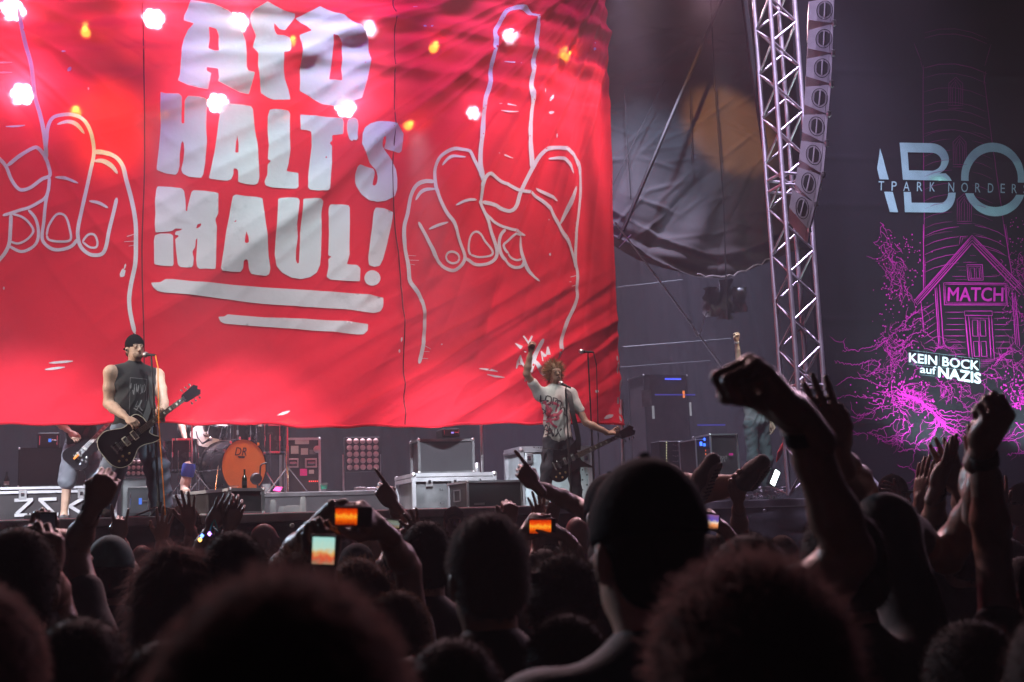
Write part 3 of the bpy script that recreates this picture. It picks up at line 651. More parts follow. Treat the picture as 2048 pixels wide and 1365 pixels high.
# clear plastic scraps under it
V = []; F = []
for (x, y, w_, h) in ((1425, 575, 34, 60), (1450, 560, 30, 80), (1478, 575, 26, 50)):
    n0 = len(V)
    for j in range(7):
        for i in range(6):
            p = at(x + (i / 5 - 0.5) * w_, y + j / 6 * h, Y=YT + 0.3); V.append(p + Vector((0, random.uniform(-0.08, 0.08), 0)))
    F += [(n0 + j * 6 + i, n0 + j * 6 + i + 1, n0 + (j + 1) * 6 + i + 1, n0 + (j + 1) * 6 + i) for j in range(6) for i in range(5)]
tag(mesh('plastic_sheet', V, F, mat('clear_sheet', (0.06, 0.06, 0.065), 0.35), smooth=True), 'torn shiny plastic sheet hanging below the tarpaulin', 'plastic sheet')
def strut(p, q, r, label, name='support_pole', cat='pole', m='steel'):
    o = MB().tube(p, q, r, n=12).build(name, M[m]); return tag(o, label, cat)
strut(at(1447, -10, Y=15.3), at(1238, 480, Y=15.3), 0.028, 'long slanting dark pole in front of the tarpaulin', m='blackply')
def wire(pts, r, label, name='cable', cat='cable', m='rubber'):
    o = MB().path(pts, r, 6).build(name, M[m]); return tag(o, label, cat)
wire([at(1230, 445, Y=14.6), at(1340, 590, Y=14.6), at(1452, 745, Y=14.6)], 0.012, 'taut pale wire running down from the banner edge behind the raised fist', m='steel')
wire([at(1262, 470, Y=14.7), at(1238, 495, Y=14.7)], 0.008, 'short thin wire tied beside the lower banner edge', m='steel')
wire([at(1421, -10, Y=15.9), at(1430, 180, Y=15.9), at(1447, 400, Y=15.9), at(1455, 640, Y=15.9)], 0.011, 'thin black cable hanging down the middle of the tarpaulin')
wire([at(1379, 170, Y=15.95), at(1384, 330, Y=15.95)], 0.008, 'short thin black cord beside the slanting pole')
wire([at(1248, 170, Y=15.95), at(1262, 400, Y=15.95)], 0.007, 'thin dark cord close to the right banner edge')
wire([at(1330, 160, Y=15.9), at(1226, 370, Y=15.9)], 0.007, 'thin dark guy cord slanting toward the banner edge')
wire([at(1486, -20, d=12.6), at(1503, 120, d=12.6), at(1517, 210, d=12.6), at(1530, 300, d=12.6)], 0.034, 'thick black cable loom hanging beside the lattice tower', m='rubber')
wire([at(1385 + 3 * i, 648 + 26 * math.sin(i * 0.45), Y=14.6) for i in range(12)], 0.008, 'loose loop of cable hanging on the taut wire', m='steel')
# horizontal pipes of the far side structure
strut(at(1245, 695, Y=18.5), at(1462, 678, Y=18.5), 0.014, 'upper horizontal pipe in the dark behind the raised fist', m='rubber')
strut(at(1240, 735, Y=19.0), at(1420, 722, Y=19.0), 0.010, 'lower horizontal pipe in the dark right of the banner', m='rubber')
strut(at(1235, 575, Y=18.8), at(1365, 560, Y=18.8), 0.010, 'short horizontal pipe under the tarpaulin', m='rubber')

# lattice tower
tp = at(1580, 560, d=11.9)
s = 0.30
cen = Vector((tp.x + s / 2, tp.y + s / 2, 0))
truss((cen.x, cen.y, ZS), (cen.x, cen.y, 8.6), s, 'lattice_tower', 'upright aluminium lattice tower between tarpaulin and printed mesh', 'lattice tower', up=(1, 0, 0), n=27)
b0 = MB()
for py in (336, 360, 775, 806):
    p = at(1560, py, d=11.9)
    b = MB()
    for c in ((-1, -1, 1, -1), (1, -1, 1, 1), (1, 1, -1, 1), (-1, 1, -1, -1)):
        b.tube((cen.x + c[0] * s / 2, cen.y + c[1] * s / 2, p.z), (cen.x + c[2] * s / 2, cen.y + c[3] * s / 2, p.z), 0.016, n=8)
    o = b.build('coupling_ring', M['alu']); o['label'] = 'horizontal coupling ring'
    o.parent = bpy.data.objects['lattice_tower']; o.matrix_parent_inverse = world(o.parent).inverted()
q0 = at(1612, 808, d=11.7); q1 = at(1765, 985, d=11.2)
strut(q0, q1, 0.030, 'bright diagonal brace leaning against the lattice tower', m='alu')
wire([at(1620 + 22 * math.cos(a), 850 + 26 * math.sin(a), d=11.6) for a in np.linspace(-2.9, 1.6, 14)], 0.014, 'pale looped cable at the foot of the lattice tower', m='steel')

# curved line of eight loudspeakers
arr = [((1617, 4), (1662, -5), (1660, 46), (1617, 40)), ((1617, 61), (1660, 49), (1658, 106), (1615, 97)), ((1614, 118), (1658, 109), (1655, 166), (1612, 153)),
       ((1611, 174), (1655, 170), (1650, 227), (1609, 210)), ((1607, 230), (1649, 229), (1645, 284), (1604, 264)), ((1602, 282), (1646, 287), (1640, 346), (1598, 319)),
       ((1595, 334), (1638, 349), (1626, 404), (1590, 369)), ((1585, 380), (1626, 404), (1613, 456), (1578, 415))]
ap = at(1630, 230, d=11.0); an = Vector((-math.sin(math.radians(31)), -math.cos(math.radians(31)), 0))
AU = Vector((-an.y, an.x, 0)) * -1; AU = AU if AU.x > 0 else -AU
ordn = ['topmost', 'second from the top', 'third from the top', 'fourth from the top', 'fourth from the bottom', 'third from the bottom', 'second from the bottom', 'lowest']
for i, q in enumerate(arr):
    P = [at(*c, plane=(ap, an)) for c in q]
    mid = sum(P, Vector()) / 4
    k = thing('line_array_speaker', mid, 'pale grey wedge loudspeaker, %s in the hanging curved line' % ordn[i], 'loudspeaker', 'line of hanging loudspeakers')
    fr = (Vector((0, 0, 0)), Vector((1, 0, 0)), Vector((0, 0, 1)), -an)
    V = P + [p - an * 0.55 for p in P]
    F = [(0, 1, 2, 3), (7, 6, 5, 4), (0, 4, 5, 1), (1, 5, 6, 2), (2, 6, 7, 3), (3, 7, 4, 0)]
    MB().add(V, F).build('cabinet', M['array'], k)
    ed = (P[1] - P[2]).normalized(); ou = (P[1] + P[2]) / 2 - (P[0] + P[3]) / 2; ou.normalize()
    g = MB().add([P[1] + ou * 0.004, P[2] + ou * 0.004, P[2] - an * 0.55 + ou * 0.004, P[1] - an * 0.55 + ou * 0.004] + [P[1] + ou * 0.03, P[2] + ou * 0.03, P[2] - an * 0.55 + ou * 0.03, P[1] - an * 0.55 + ou * 0.03],
                 [(0, 1, 2, 3), (4, 5, 6, 7), (0, 1, 5, 4), (1, 2, 6, 5), (2, 3, 7, 6), (3, 0, 4, 7)]).build('front_grille', M['array'], k)
    hc = mid + ou * (ou.dot(P[1] - mid) * 0.46); vv = ed
    b = MB(); n = 22
    ring = [hc + (ou * (0.072 * math.cos(a)) + vv * (0.090 * math.sin(a))) * 1.0 + an * 0.003 for a in (2 * math.pi * j / n for j in range(n))]
    rin = [hc + (ou * (0.058 * max(-0.86, min(0.86, math.cos(a)))) + vv * (0.070 * math.sin(a))) + an * 0.006 for a in (2 * math.pi * j / n for j in range(n))]
    MB().add(rin, [tuple(range(n))]).build('handle_shade_disc', M['black'], k)  # flat black disc stands for the shade inside the handle cup
    MB().path(ring + ring[:2], 0.0035, 6).build('handle_rim', M['black'], k)
    MB().tube(hc - vv * 0.072 + an * 0.012, hc + vv * 0.072 + an * 0.012, 0.0075, n=8).build('handle', M['array'], k)
    for e in (P[1], P[2]): MB().box(e + ou * 0.035 + an * 0.005, (0.03, 0.03, 0.045), bev=0.005).build('rigging_clamp', M['steel'], k)
    if i < 7:
        nx_ = arr[i + 1]; a_ = at((q[3][0] * 0.4 + q[2][0] * 0.6), (q[3][1] * 0.4 + q[2][1] * 0.6) - 4, plane=(ap - an * 0.1, an)); b_ = at((nx_[0][0] * 0.4 + nx_[1][0] * 0.6), (nx_[0][1] * 0.4 + nx_[1][1] * 0.6) + 4, plane=(ap - an * 0.1, an))
        MB().tube(a_, b_, 0.008, n=6).build('splay_bar', M['steel'], k)

# printed mesh screen on the right
sa = math.radians(8); SN = Vector((-math.sin(sa), -math.cos(sa), 0)); SP = at(1850, 600, d=13.0); SU = Vector((math.cos(sa), -math.sin(sa), 0))
def s_uv(px, py): p = at(px, py, plane=(SP, SN)) - SP; return (p.dot(SU), p.z)
BB = Vector((SP.x, SP.y, s_uv(1850, 985)[1] + SP.z))
seamz = [s_uv(1790, y)[1] for y in (145, 318, 412, 640, 845)]
def s_fold(u, z):
    f = 0.012 * np.sin(u * 1.7 + 0.5) + 0.008 * np.sin(z * 2.1)
    for q in seamz: f = f + 0.005 * np.exp(-((z - q) / 0.035) ** 2)
    return f
def s_world(u, z, lf):
    f = s_fold(u, z) + lf
    return np.stack([SP.x + SU.x * u + SN.x * f, SP.y + SU.y * u + SN.y * f, SP.z + z], -1)
screen = thing('printed_screen', BB, 'tall black mesh screen printed with a pink lighthouse and pale lettering', 'printed screen')
u0_, z0_ = s_uv(1655, 985); u1_ = s_uv(2300, 600)[0]; z1_ = s_uv(1850, -60)[1]
nx, nz = 60, 220
U, W = np.meshgrid(np.linspace(u0_, u1_, nx), np.linspace(z0_, z1_, nz))
V = s_world(U.ravel(), W.ravel(), 0) - np.array(BB)
npmesh('mesh_fabric', V, gridq(nx, nz), M['screenblk'], screen)
pr_ = Sheet(screen, BB, s_uv, s_world, 0.12)
VG, VH, VI, VJ = vw(1728, 260, 6.203), vw(1728, 450, 4.706), vw(1648, 680, 4.875), vw(1728, 0, 4.875)
arcp = lambda cx, cy, rx, ry, a0, a1, n=18: [(cx + rx * math.cos(math.radians(a0 + (a1 - a0) * i / n)), cy - ry * math.sin(math.radians(a0 + (a1 - a0) * i / n))) for i in range(n + 1)]
big = [
 [num('197,228 160,480 190,618 302,620')],
 [num('243,772 350,775 414,1028 312,1025')],
 [num('437,162 800,170') + arcp(820, 372, 220, 200, 88, -62, 14) + num('1002,548 1045,590 1075,640 475,625'), num('535,282 840,290') + arcp(830, 402, 118, 112, 80, -80, 12) + num('850,515 550,508')],
 [num('483,776 570,778 578,912 920,916') + arcp(930, 800, 98, 116, -80, -4, 8) + num('1030,788 1123,788') + arcp(930, 800, 190, 235, -2, -88, 10) + num('497,1028')],
 [num('1190,638') + arcp(1585, 600, 395, 435, 184, -6, 26) + num('1985,662 1898,660') + arcp(1590, 610, 308, 332, -8, 186, 24) + num('1283,643')],
 [num('1238,795 1345,797') + arcp(1610, 700, 290, 268, 205, 335, 20) + num('1870,812 1965,814') + arcp(1610, 690, 385, 392, -18, -164, 24)],
]
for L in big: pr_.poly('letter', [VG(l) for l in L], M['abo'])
FONT = {}
def text_polys(txt):
    """outline triangles of a word set in the built-in font: (verts2d, faces), width, height of capitals"""
    cu = bpy.data.curves.new('t', 'FONT'); cu.body = txt; cu.resolution_u = 3
    o = bpy.data.objects.new('t', cu); C.objects.link(o); dg = bpy.context.evaluated_depsgraph_get()
    me = bpy.data.meshes.new_from_object(o.evaluated_get(dg)); V = np.array([v.co[:2] for v in me.vertices]).reshape(-1, 2); F = [tuple(p.vertices) for p in me.polygons]
    bpy.data.objects.remove(o); bpy.data.curves.remove(cu); bpy.data.meshes.remove(me)
    return V, F
def put_text(sheet, txt, c0, c1, cap, m, name='lettering', bold=0.0, track=None, up=None):
    """word set between two baseline pixels with a cap height in pixels"""
    c0 = np.array(c0, float); c1 = np.array(c1, float); U_ = (c1 - c0); Ln = np.hypot(*U_); U_ = U_ / Ln; Wd = np.array([U_[1], -U_[0]]) if up is None else np.array(up)
    V, F = text_polys(txt); w0, w1 = V[:, 0].min(), V[:, 0].max(); sx = Ln / (w1 - w0); h = 0.70
    P = c0 + (V[:, :1] - w0) * sx * U_ + V[:, 1:] / h * cap * Wd
    offs = [(0, 0)] if not bold else [(bold * math.cos(a), bold * math.sin(a)) for a in (0.4, 1.4, 2.5, 3.6, 4.6, 5.6)]
    Vs = []; Fs = []
    for k, (ox, oy) in enumerate(offs):
        uv = np.array([sheet.to_uv(p[0] + ox, p[1] + oy) for p in P]); W = sheet.to_world(uv[:, 0], uv[:, 1], sheet.lift()) - np.array(sheet.base)
        n = len(Vs); Fs += [tuple(i + n for i in f) for f in F]; Vs += list(W)
    return mesh(name, Vs, Fs, m, sheet.parent)
for ch, x0, x1 in zip('TPARKNORDERS', (172, 332, 478, 645, 803, 1030, 1190, 1362, 1520, 1678, 1818, 1965), (240, 395, 556, 712, 865, 1102, 1272, 1428, 1588, 1732, 1882, 2035)):
    yb = 756 + (x0 - 172) * 0.0228
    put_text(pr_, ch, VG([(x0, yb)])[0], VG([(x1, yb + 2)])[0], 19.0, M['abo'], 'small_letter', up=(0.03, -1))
put_text(pr_, 'KEIN BOCK', VI([(830, 215)])[0], VI([(1502, 297)])[0], 18.0, M['tealprint'], 'lettering', bold=0.75, up=(0.0, -1))
put_text(pr_, 'auf', VI([(937, 320)])[0], VI([(1088, 338)])[0], 15.5, M['tealprint'], 'lettering', bold=0.35, up=(0.0, -1))
put_text(pr_, 'NAZIS', VI([(1112, 362)])[0], VI([(1520, 428)])[0], 20.5, M['tealprint'], 'lettering', bold=1.3, up=(0.0, -1))
for (a, b) in (((822, 120), (822, 225)), ((822, 225), (915, 238)), ((915, 95), (915, 240)), ((998, 108), (998, 248)), ((1120, 130), (1118, 268)), ((1162, 145), (1160, 278)), ((1250, 160), (1250, 290)), ((1335, 165), (1335, 300)), ((1420, 180), (1420, 310)), ((1512, 190), (1512, 310)), ((822, 100), (1512, 190)), ((822, 240), (1512, 312)), ((930, 250), (930, 340)), ((930, 340), (1095, 358)), ((1092, 275), (1095, 358))):
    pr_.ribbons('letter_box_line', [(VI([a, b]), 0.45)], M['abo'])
# pink line drawing
mg = M['magenta']
house = []
def ln(V_, t, w_=1.6): house.append((V_(num(t)), w_))
for t, w_ in (('548,0 552,620', 2), ('562,300 566,600', 1), ('1308,0 1338,200 1385,490', 2.2), ('1322,0 1350,200', 1)): ln(VH, t, w_)
for y in (90, 185, 265, 345, 430): 
    house.append((VH([(560, y + 22), (650, y - 20), (760, y - 50), (880, y - 68)]), 1.2))
    if y < 300: house.append((VH([(1030, y - 78), (1150, y - 52), (1250, y - 15), (1320, y + 30)]), 1.2))
house.append((VH([(1135, 232), (1230, 255), (1335, 300)]), 1.2))
for a, b, w_ in ((470, 715, 1.8),): pass
for off, w_ in ((0, 2.4), (16, 1.4), (38, 1.4), (62, 2.4)):
    house.append((VH([(470 + off * 0.5, 715 + off * 0.6), (1003, 105 + off * 1.2)]), w_)); house.append((VH([(1003, 105 + off * 1.2), (1500 - off * 0.5, 600 + off)]), w_))
for t, w_ in (('470,715 500,760', 2), ('885,190 895,118 965,112', 1.6), ('905,180 915,130 960,128', 1), ('530,725 560,1000', 2), ('660,600 700,1150', 2.4), ('675,590 712,1145', 1.6), ('700,565 742,1130', 2.2), ('1380,590 1420,1130', 2), ('1415,640 1460,1145', 2.4), ('1400,640 1440,1140', 1.4),
   ('740,550 1325,556 1340,758 750,756 740,550', 2.2), ('752,565 1315,570 1328,742 765,740 752,565', 1.4), ('955,380 1100,380 1110,525 970,525 955,380', 1.8), ('970,395 1085,395 1092,510 985,510 970,395', 1.2), ('990,412 1025,412 1030,505 998,505 990,412', 1.2), ('1040,412 1070,412 1076,505 1046,505 1040,412', 1.2),
   ('935,815 1195,815 1197,858 937,855 935,815', 1.8), ('945,860 985,1250', 3.2), ('975,860 1015,1255', 2), ('1165,860 1190,1260', 2.4), ('1190,860 1222,1270', 1.8), ('985,880 1160,885', 1.2), ('1008,900 1055,900 1065,1050 1018,1050 1008,900', 1.8), ('1080,900 1130,900 1140,1050 1090,1050 1080,900', 1.8), ('1022,1100 1070,1100 1078,1240 1032,1240 1022,1100', 1.8), ('1092,1100 1140,1100 1150,1240 1100,1240 1092,1100', 1.8), ('1070,895 1085,1250', 1.2)):
    ln(VH, t, w_)
for i in range(9):
    y = 825 + i * 56 + random.uniform(-5, 5)
    house.append((VH([(735 + random.uniform(0, 40) + i * 4, y), (930 + i * 4, y)]), 1.3)); house.append((VH([(1205 + i * 5, y), (1370 + i * 6 - random.uniform(0, 40), y)]), 1.3))
for (x0, x1, y) in ((920, 1050, 358), (860, 940, 400), (880, 950, 432), (820, 950, 490), (1115, 1240, 492), (850, 955, 520), (985, 1040, 295)): house.append((VH([(x0, y), (x1, y)]), 1.1))
for i in range(6): house.append((VH([(540 + i * 5, 812 + i * 62), (655 + i * 7, 735 + i * 62)]), 1.2))
for i in range(5): house.append((VH([(1090, 1275 + i * 16), (1240 - i * 25, 1275 + i * 16)]), 1.3))
n_house = len(house)
# upper tower, its dimness put into a darker ink
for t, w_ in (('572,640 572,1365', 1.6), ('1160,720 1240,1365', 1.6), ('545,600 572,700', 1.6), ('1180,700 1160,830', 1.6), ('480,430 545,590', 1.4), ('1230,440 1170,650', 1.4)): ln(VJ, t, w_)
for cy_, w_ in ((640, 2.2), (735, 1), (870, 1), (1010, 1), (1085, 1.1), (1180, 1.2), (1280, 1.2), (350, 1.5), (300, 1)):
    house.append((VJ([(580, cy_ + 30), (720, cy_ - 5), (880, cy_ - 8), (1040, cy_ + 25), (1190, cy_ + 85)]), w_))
def arch(V_, x0, y0, x1, y1):
    for k, w_ in ((0, 1.5), (0.14, 1.3), (0.28, 1.2)):
        a, b = x0 + (x1 - x0) * k, x1 - (x1 - x0) * k; t = y0 + (y1 - y0) * k * 0.6
        house.append((V_([(a, y1), (a, t + (y1 - y0) * 0.22), ((a + b) / 2, t), (b, t + (y1 - y0) * 0.22), (b, y1)]), w_))
    house.append((V_([((x0 + x1) / 2, y0 + 40), ((x0 + x1) / 2, y1)]), 1.2)); house.append((V_([(x0 - 6, y1), (x1 + 8, y1)]), 1.6)); house.append((V_([(x0 - 6, y1 + 26), (x1 + 8, y1 + 26)]), 1.6))
arch(VJ, 820, 760, 955, 1035); arch(VG, 1095, 80, 1255, 440); arch(VG, 1140, 800, 1315, 1145)
for cy_ in (60, 170, 310, 430, 560, 720, 860, 960, 1080, 1200, 1320):
    house.append((VG([(735, cy_ + 30), (850, cy_ - 20), (980, cy_ - 45), (1080, cy_ - 52)]), 1)); house.append((VG([(1330, cy_ - 30), (1450, cy_), (1580, cy_ + 60)]), 1))
ln(VG, '728,0 735,1365', 1.6); ln(VG, '1560,0 1740,1365', 1.6)
pr_.ribbons('house_drawing', [(q, w_ * .8) for q, w_ in house[:n_house]], mg, smooth=False)
pr_.ribbons('tower_drawing', [(q, w_ * .8) for q, w_ in house[n_house:]], M['magentadim'], smooth=False)
put_text(pr_, 'MATCH', VH([(780, 720)])[0], VH([(1298, 722)])[0], 27, mg, 'lettering', bold=.7, up=(0.02, -1))
put_text(pr_, 'MATCH', VH([(787, 715)])[0], VH([(1292, 717)])[0], 24.2, M['screenblk'], 'lettering_inside', up=(0.02, -1))
# waves and spray
wav = []
R = random.Random(5)
def bolt(P, w_=1.6, jit=4, n=9, fork=0.12, depth=0):
    P = catmull(P, n); Q = [(p[0] + R.gauss(0, jit * 0.55), p[1] + R.gauss(0, jit * 0.55)) for p in P]
    wav.append((Q, (lambda t, w_=w_: w_ * (1 - 0.55 * t))))
    if depth < 2:
        for k in range(1, len(Q) - 1):
            if R.random() < fork * 0.35:
                dx, dy = Q[k][0] - Q[k - 1][0], Q[k][1] - Q[k - 1][1]; a = math.atan2(dy, dx) + R.choice((-1, 1)) * R.uniform(0.4, 1.1); l = R.uniform(12, 34)
                bolt([Q[k], (Q[k][0] + l * 0.5 * math.cos(a), Q[k][1] + l * 0.5 * math.sin(a)), (Q[k][0] + l * math.cos(a + 0.3), Q[k][1] + l * math.sin(a + 0.3))], w_ * 0.7, jit * 0.6, 4, fork, depth + 1)
def B(V_, t, w_=1.6, jit=4, n=9, fork=0.12): bolt(V_(num(t)), w_, jit, n, fork)
# breaking wave
for k in range(7):
    o = k * 9
    B(VI, '%d,%d %d,%d %d,%d %d,%d' % (680 + o, 480 + o, 860 + o, 560 + o * .6, 1040 + o, 690 + o * .5, 1130 + o, 850), 2.4, 4, 8, 0.5)
for t in ('1080,700 1250,700 1400,700 1560,690', '1090,720 1250,740 1420,760 1520,740', '1110,750 1280,790 1400,770 1510,790', '1130,800 1260,830 1400,860 1500,850', '1150,840 1300,880 1420,880 1490,910', '1180,880 1320,920 1420,950 1500,960', '1200,900 1290,950 1360,1010 1460,1070', '1170,840 1280,900 1380,940 1470,930'):
    B(VI, t, 2.2, 3, 9, 0.2)
for t in ('1080,780 1085,850 1060,930 980,990 860,1010 740,985 650,945', '1210,930 1190,990 1100,1050 980,1075 880,1045', '780,740 770,830 730,900 650,945 520,960', '870,820 820,890 740,940 640,970', '740,740 640,830 540,870 430,905 250,940', '720,680 600,760 500,770', '640,650 540,660 470,700 380,730 220,770', '620,450 520,440 400,385 260,370 120,440', '480,570 380,560 250,545 110,570', '450,200 340,240 230,235 110,205', '600,30 480,60 330,100 180,105', '1150,1180 1100,1190 1020,1185', '720,1230 830,1260 930,1300 1050,1310', '720,1090 820,1070 920,1060', '1290,1200 1360,1220 1430,1235', '1690,940 1780,960 1860,925 1960,890', '1700,975 1800,985 1960,930', '1770,1120 1850,1115 1960,1110', '440,900 520,950 600,990 720,980'):
    B(VI, t, 1.7, 3, 9, 0.25)
# cliffs
for t in ('550,1000 450,1040 360,1120 350,1190 250,1330', '550,1000 620,1060 700,1150', '700,1160 770,1150 830,1190 870,1240', '640,1200 700,1160', '550,870 480,900 430,980 380,990 300,1010 200,1060', '360,1120 290,1160 230,1140 200,1060 140,1110', '480,810 440,860 380,900 330,960 290,1000', '380,990 400,900 450,850 520,800', '1180,1360 1250,1280 1340,1200 1420,1190 1500,1200', '1440,820 1480,850 1500,880', '1470,910 1500,900'):
    B(VH, t, 1.8, 3, 9, 0.4)
for t in ('900,0 800,80 740,180 700,280', '800,180 740,200 690,260 670,330', '690,170 650,240 600,330', '560,200 520,270 490,330', '1090,370 1150,430 1200,450 1300,420', '1200,450 1170,520 1130,560', '1240,460 1230,540 1180,620', '1250,540 1320,600 1370,640', '1290,440 1380,500 1450,580 1540,620', '1530,430 1620,500 1720,580', '1530,320 1620,370 1780,380', '1650,250 1760,150 1850,110 1950,160', '1780,200 1850,240 1890,300', '940,250 880,320 840,400', '760,0 770,60 740,110 650,130', '620,0 610,60 640,110'):
    B(VI, t, 1.8, 4, 9, 0.45)
# spray columns
for k in range(38):
    t = k / 70; x, y = 1765 + 70 * t + R.gauss(0, 7 + 16 * t), 462 + 230 * t + R.gauss(0, 10)
    bolt([(x, y), (x + R.gauss(2, 6), y + R.uniform(6, 14)), (x + R.gauss(5, 9), y + R.uniform(15, 30))], 1.5, 2, 4, 0.3, 1)
for k in range(34):
    x, y = 2030 + R.gauss(0, 14), 500 + R.uniform(0, 130)
    bolt([(x, y), (x + R.gauss(0, 6), y + R.uniform(6, 14)), (x + R.gauss(0, 9), y + R.uniform(14, 26))], 1.5, 2, 4, 0.3, 1)
for k in range(24):
    x, y = 1795 + R.gauss(0, 22), 795 + R.gauss(0, 16)
    bolt([(x, y), (x + R.gauss(4, 6), y + R.gauss(4, 6)), (x + R.gauss(8, 10), y + R.gauss(8, 10))], 2.2, 2.5, 4, 0.3, 1)
for k in range(24):
    x, y = 2036 + R.gauss(0, 14), 790 + R.gauss(0, 22)
    bolt([(x, y), (x + R.gauss(0, 6), y + R.gauss(4, 6)), (x + R.gauss(0, 10), y + R.gauss(8, 10))], 2.2, 2.5, 4, 0.3, 1)
pr_.ribbons('wave_drawing', [(q, (lambda t, w_=w_: .64 * w_(t))) for q, w_ in wav], mg, smooth=False)
dots = MB(); 
def dot(x, y, r):
    uv = np.array([s_uv(x + r * math.cos(a), y + r * 1.15 * math.sin(a)) for a in np.linspace(0, 2 * math.pi, 7)[:-1]])
    dots.add([Vector(p) for p in s_world(uv[:, 0], uv[:, 1], 0.005)], [(0, 1, 2, 3, 4, 5)])
for k in range(230): dot(1760 + 80 * R.random() + R.gauss(0, 14), 470 + 240 * R.random(), R.uniform(0.6, 1.6))
for k in range(110): dot(2030 + R.gauss(0, 14), 430 + 220 * R.random(), R.uniform(0.6, 1.6))
for k in range(160): dot(1800 + R.gauss(0, 36), 785 + R.gauss(0, 26), R.uniform(0.6, 1.9))
for k in range(90): dot(2030 + R.gauss(0, 22), 780 + R.gauss(0, 28), R.uniform(0.6, 2.0))
o = dots.build('spray_drops', mg, screen); tag(o, kind='stuff')
# frame of the screen
MB().tube(s_world(np.array([u0_]), np.array([z1_]), -0.05)[0], s_world(np.array([u1_]), np.array([z1_]), -0.05)[0], 0.04).build('hanging_bar', M['steel'], screen)
# flood lamps that light the screen from below
for px, e, lab in ((1850, 330, 'left floor flood lamp at the foot of the printed screen'), (2060, 330, 'right floor flood lamp at the foot of the printed screen')):
    q = at(px, 972, plane=(SP, SN)) + SN * 0.45
    k = thing('flood_lamp', q, lab, 'lamp')
    MB().box(q, (0.3, 0.14, 0.10), bev=0.015).build('lamp_housing', M['black'], k)
    MB().box(q + Vector((0, 0.02, 0.056)), (0.26, 0.10, 0.008)).build('lens', emat('flood_glow', (0.45, 0.9, 1.0), 1.5), k)
    MB().box(q + Vector((0, 0, -0.09)), (0.2, 0.1, 0.06)).build('foot', M['black'], k)
    spot(q + Vector((0, 0, 0.08)), s_world(np.array([s_uv(px, 560)[0]]), np.array([s_uv(px, 560)[1]]), 0)[0], (0.72, 1.0, 0.98), e * 1.1, 105, 0.9, 0.08, 'flood_light')

# ------------------------------------------------------------------ bodies: smooth signed-distance shapes turned into one mesh
class Sdf:
    def __init__(s): s.P = []
    def cone(s, a, b, ra, rb=None, k=0.03): s.P.append(('c', np.array(a, float), np.array(b, float), ra, ra if rb is None else rb, k, 1)); return s
    def ell(s, c, r, R=None, k=0.03, sub=False): s.P.append(('e', np.array(c, float), np.array(r, float), R, None, k, -1 if sub else 1)); return s
    def cut(s, p, n, k=0.004): s.P.append(('h', np.array(p, float), np.array(n, float), None, None, k, -1)); return s   # removes the side the normal points to
    def chain(s, pts, rad, k=0.02):
        for i in range(len(pts) - 1): s.cone(pts[i], pts[i + 1], rad[i], rad[i + 1], k)
        return s
    def bounds(s):
        lo = []; hi = []
        for t, a, b, ra, rb, k, sg in s.P:
            if sg < 0: continue
            if t == 'c': r = max(ra, rb); lo.append(np.minimum(a, b) - r); hi.append(np.maximum(a, b) + r)
            else: r = b.max() if ra is not None else b; lo.append(a - r); hi.append(a + r)
        return np.min(lo, 0), np.max(hi, 0)
    def mesh(s, h):
        lo, hi = s.bounds(); lo = lo - 2.5 * h; n = np.ceil((hi + 2.5 * h - lo) / h).astype(int) + 1
        f = np.full(n, 1e3, np.float32)
        for t, a, b, ra, rb, k, sg in s.P:
            if t == 'c': r = max(ra, rb); l, u = np.minimum(a, b) - r, np.maximum(a, b) + r
            elif t == 'e': r = b.max() if ra is not None else b; l, u = a - r, a + r
            else: l, u = lo, lo + n * h
            m = k + 3 * h
            i0 = np.clip(((l - m - lo) / h).astype(int), 0, n - 1); i1 = np.clip(np.ceil((u + m - lo) / h).astype(int) + 1, 1, n)
            ax = [lo[q] + h * np.arange(i0[q], i1[q]) for q in range(3)]
            X = ax[0][:, None, None]; Y = ax[1][None, :, None]; Z = ax[2][None, None, :]
            if t == 'c':
                d = b - a; L = max(d @ d, 1e-9)
                tt = np.clip(((X - a[0]) * d[0] + (Y - a[1]) * d[1] + (Z - a[2]) * d[2]) / L, 0, 1)
                g = np.sqrt((X - a[0] - tt * d[0]) ** 2 + (Y - a[1] - tt * d[1]) ** 2 + (Z - a[2] - tt * d[2]) ** 2) - (ra + (rb - ra) * tt)
            elif t == 'e':
                x, y, z = X - a[0], Y - a[1], Z - a[2]
                if ra is not None: R = ra; x, y, z = R[0][0] * x + R[1][0] * y + R[2][0] * z, R[0][1] * x + R[1][1] * y + R[2][1] * z, R[0][2] * x + R[1][2] * y + R[2][2] * z
                k0 = np.sqrt((x / b[0]) ** 2 + (y / b[1]) ** 2 + (z / b[2]) ** 2); k1 = np.sqrt((x / b[0] ** 2) ** 2 + (y / b[1] ** 2) ** 2 + (z / b[2] ** 2) ** 2)
                g = k0 * (k0 - 1) / np.maximum(k1, 1e-6)
            else: g = -((X - a[0]) * b[0] + (Y - a[1]) * b[1] + (Z - a[2]) * b[2]) + 0 * f[i0[0]:i1[0], i0[1]:i1[1], i0[2]:i1[2]] * 0
            sl = (slice(i0[0], i1[0]), slice(i0[1], i1[1]), slice(i0[2], i1[2])); o = f[sl]
            if sg > 0: hh = np.maximum(k - np.abs(o - g), 0) / k; f[sl] = np.minimum(o, g) - hh * hh * k * 0.25
            else: g = -g; hh = np.maximum(k - np.abs(o - g), 0) / k; f[sl] = np.maximum(o, g) + hh * hh * k * 0.25
        f[[0, -1]] = np.maximum(f[[0, -1]], h); f[:, [0, -1]] = np.maximum(f[:, [0, -1]], h); f[:, :, [0, -1]] = np.maximum(f[:, :, [0, -1]], h)
        return nets(f, lo, h)
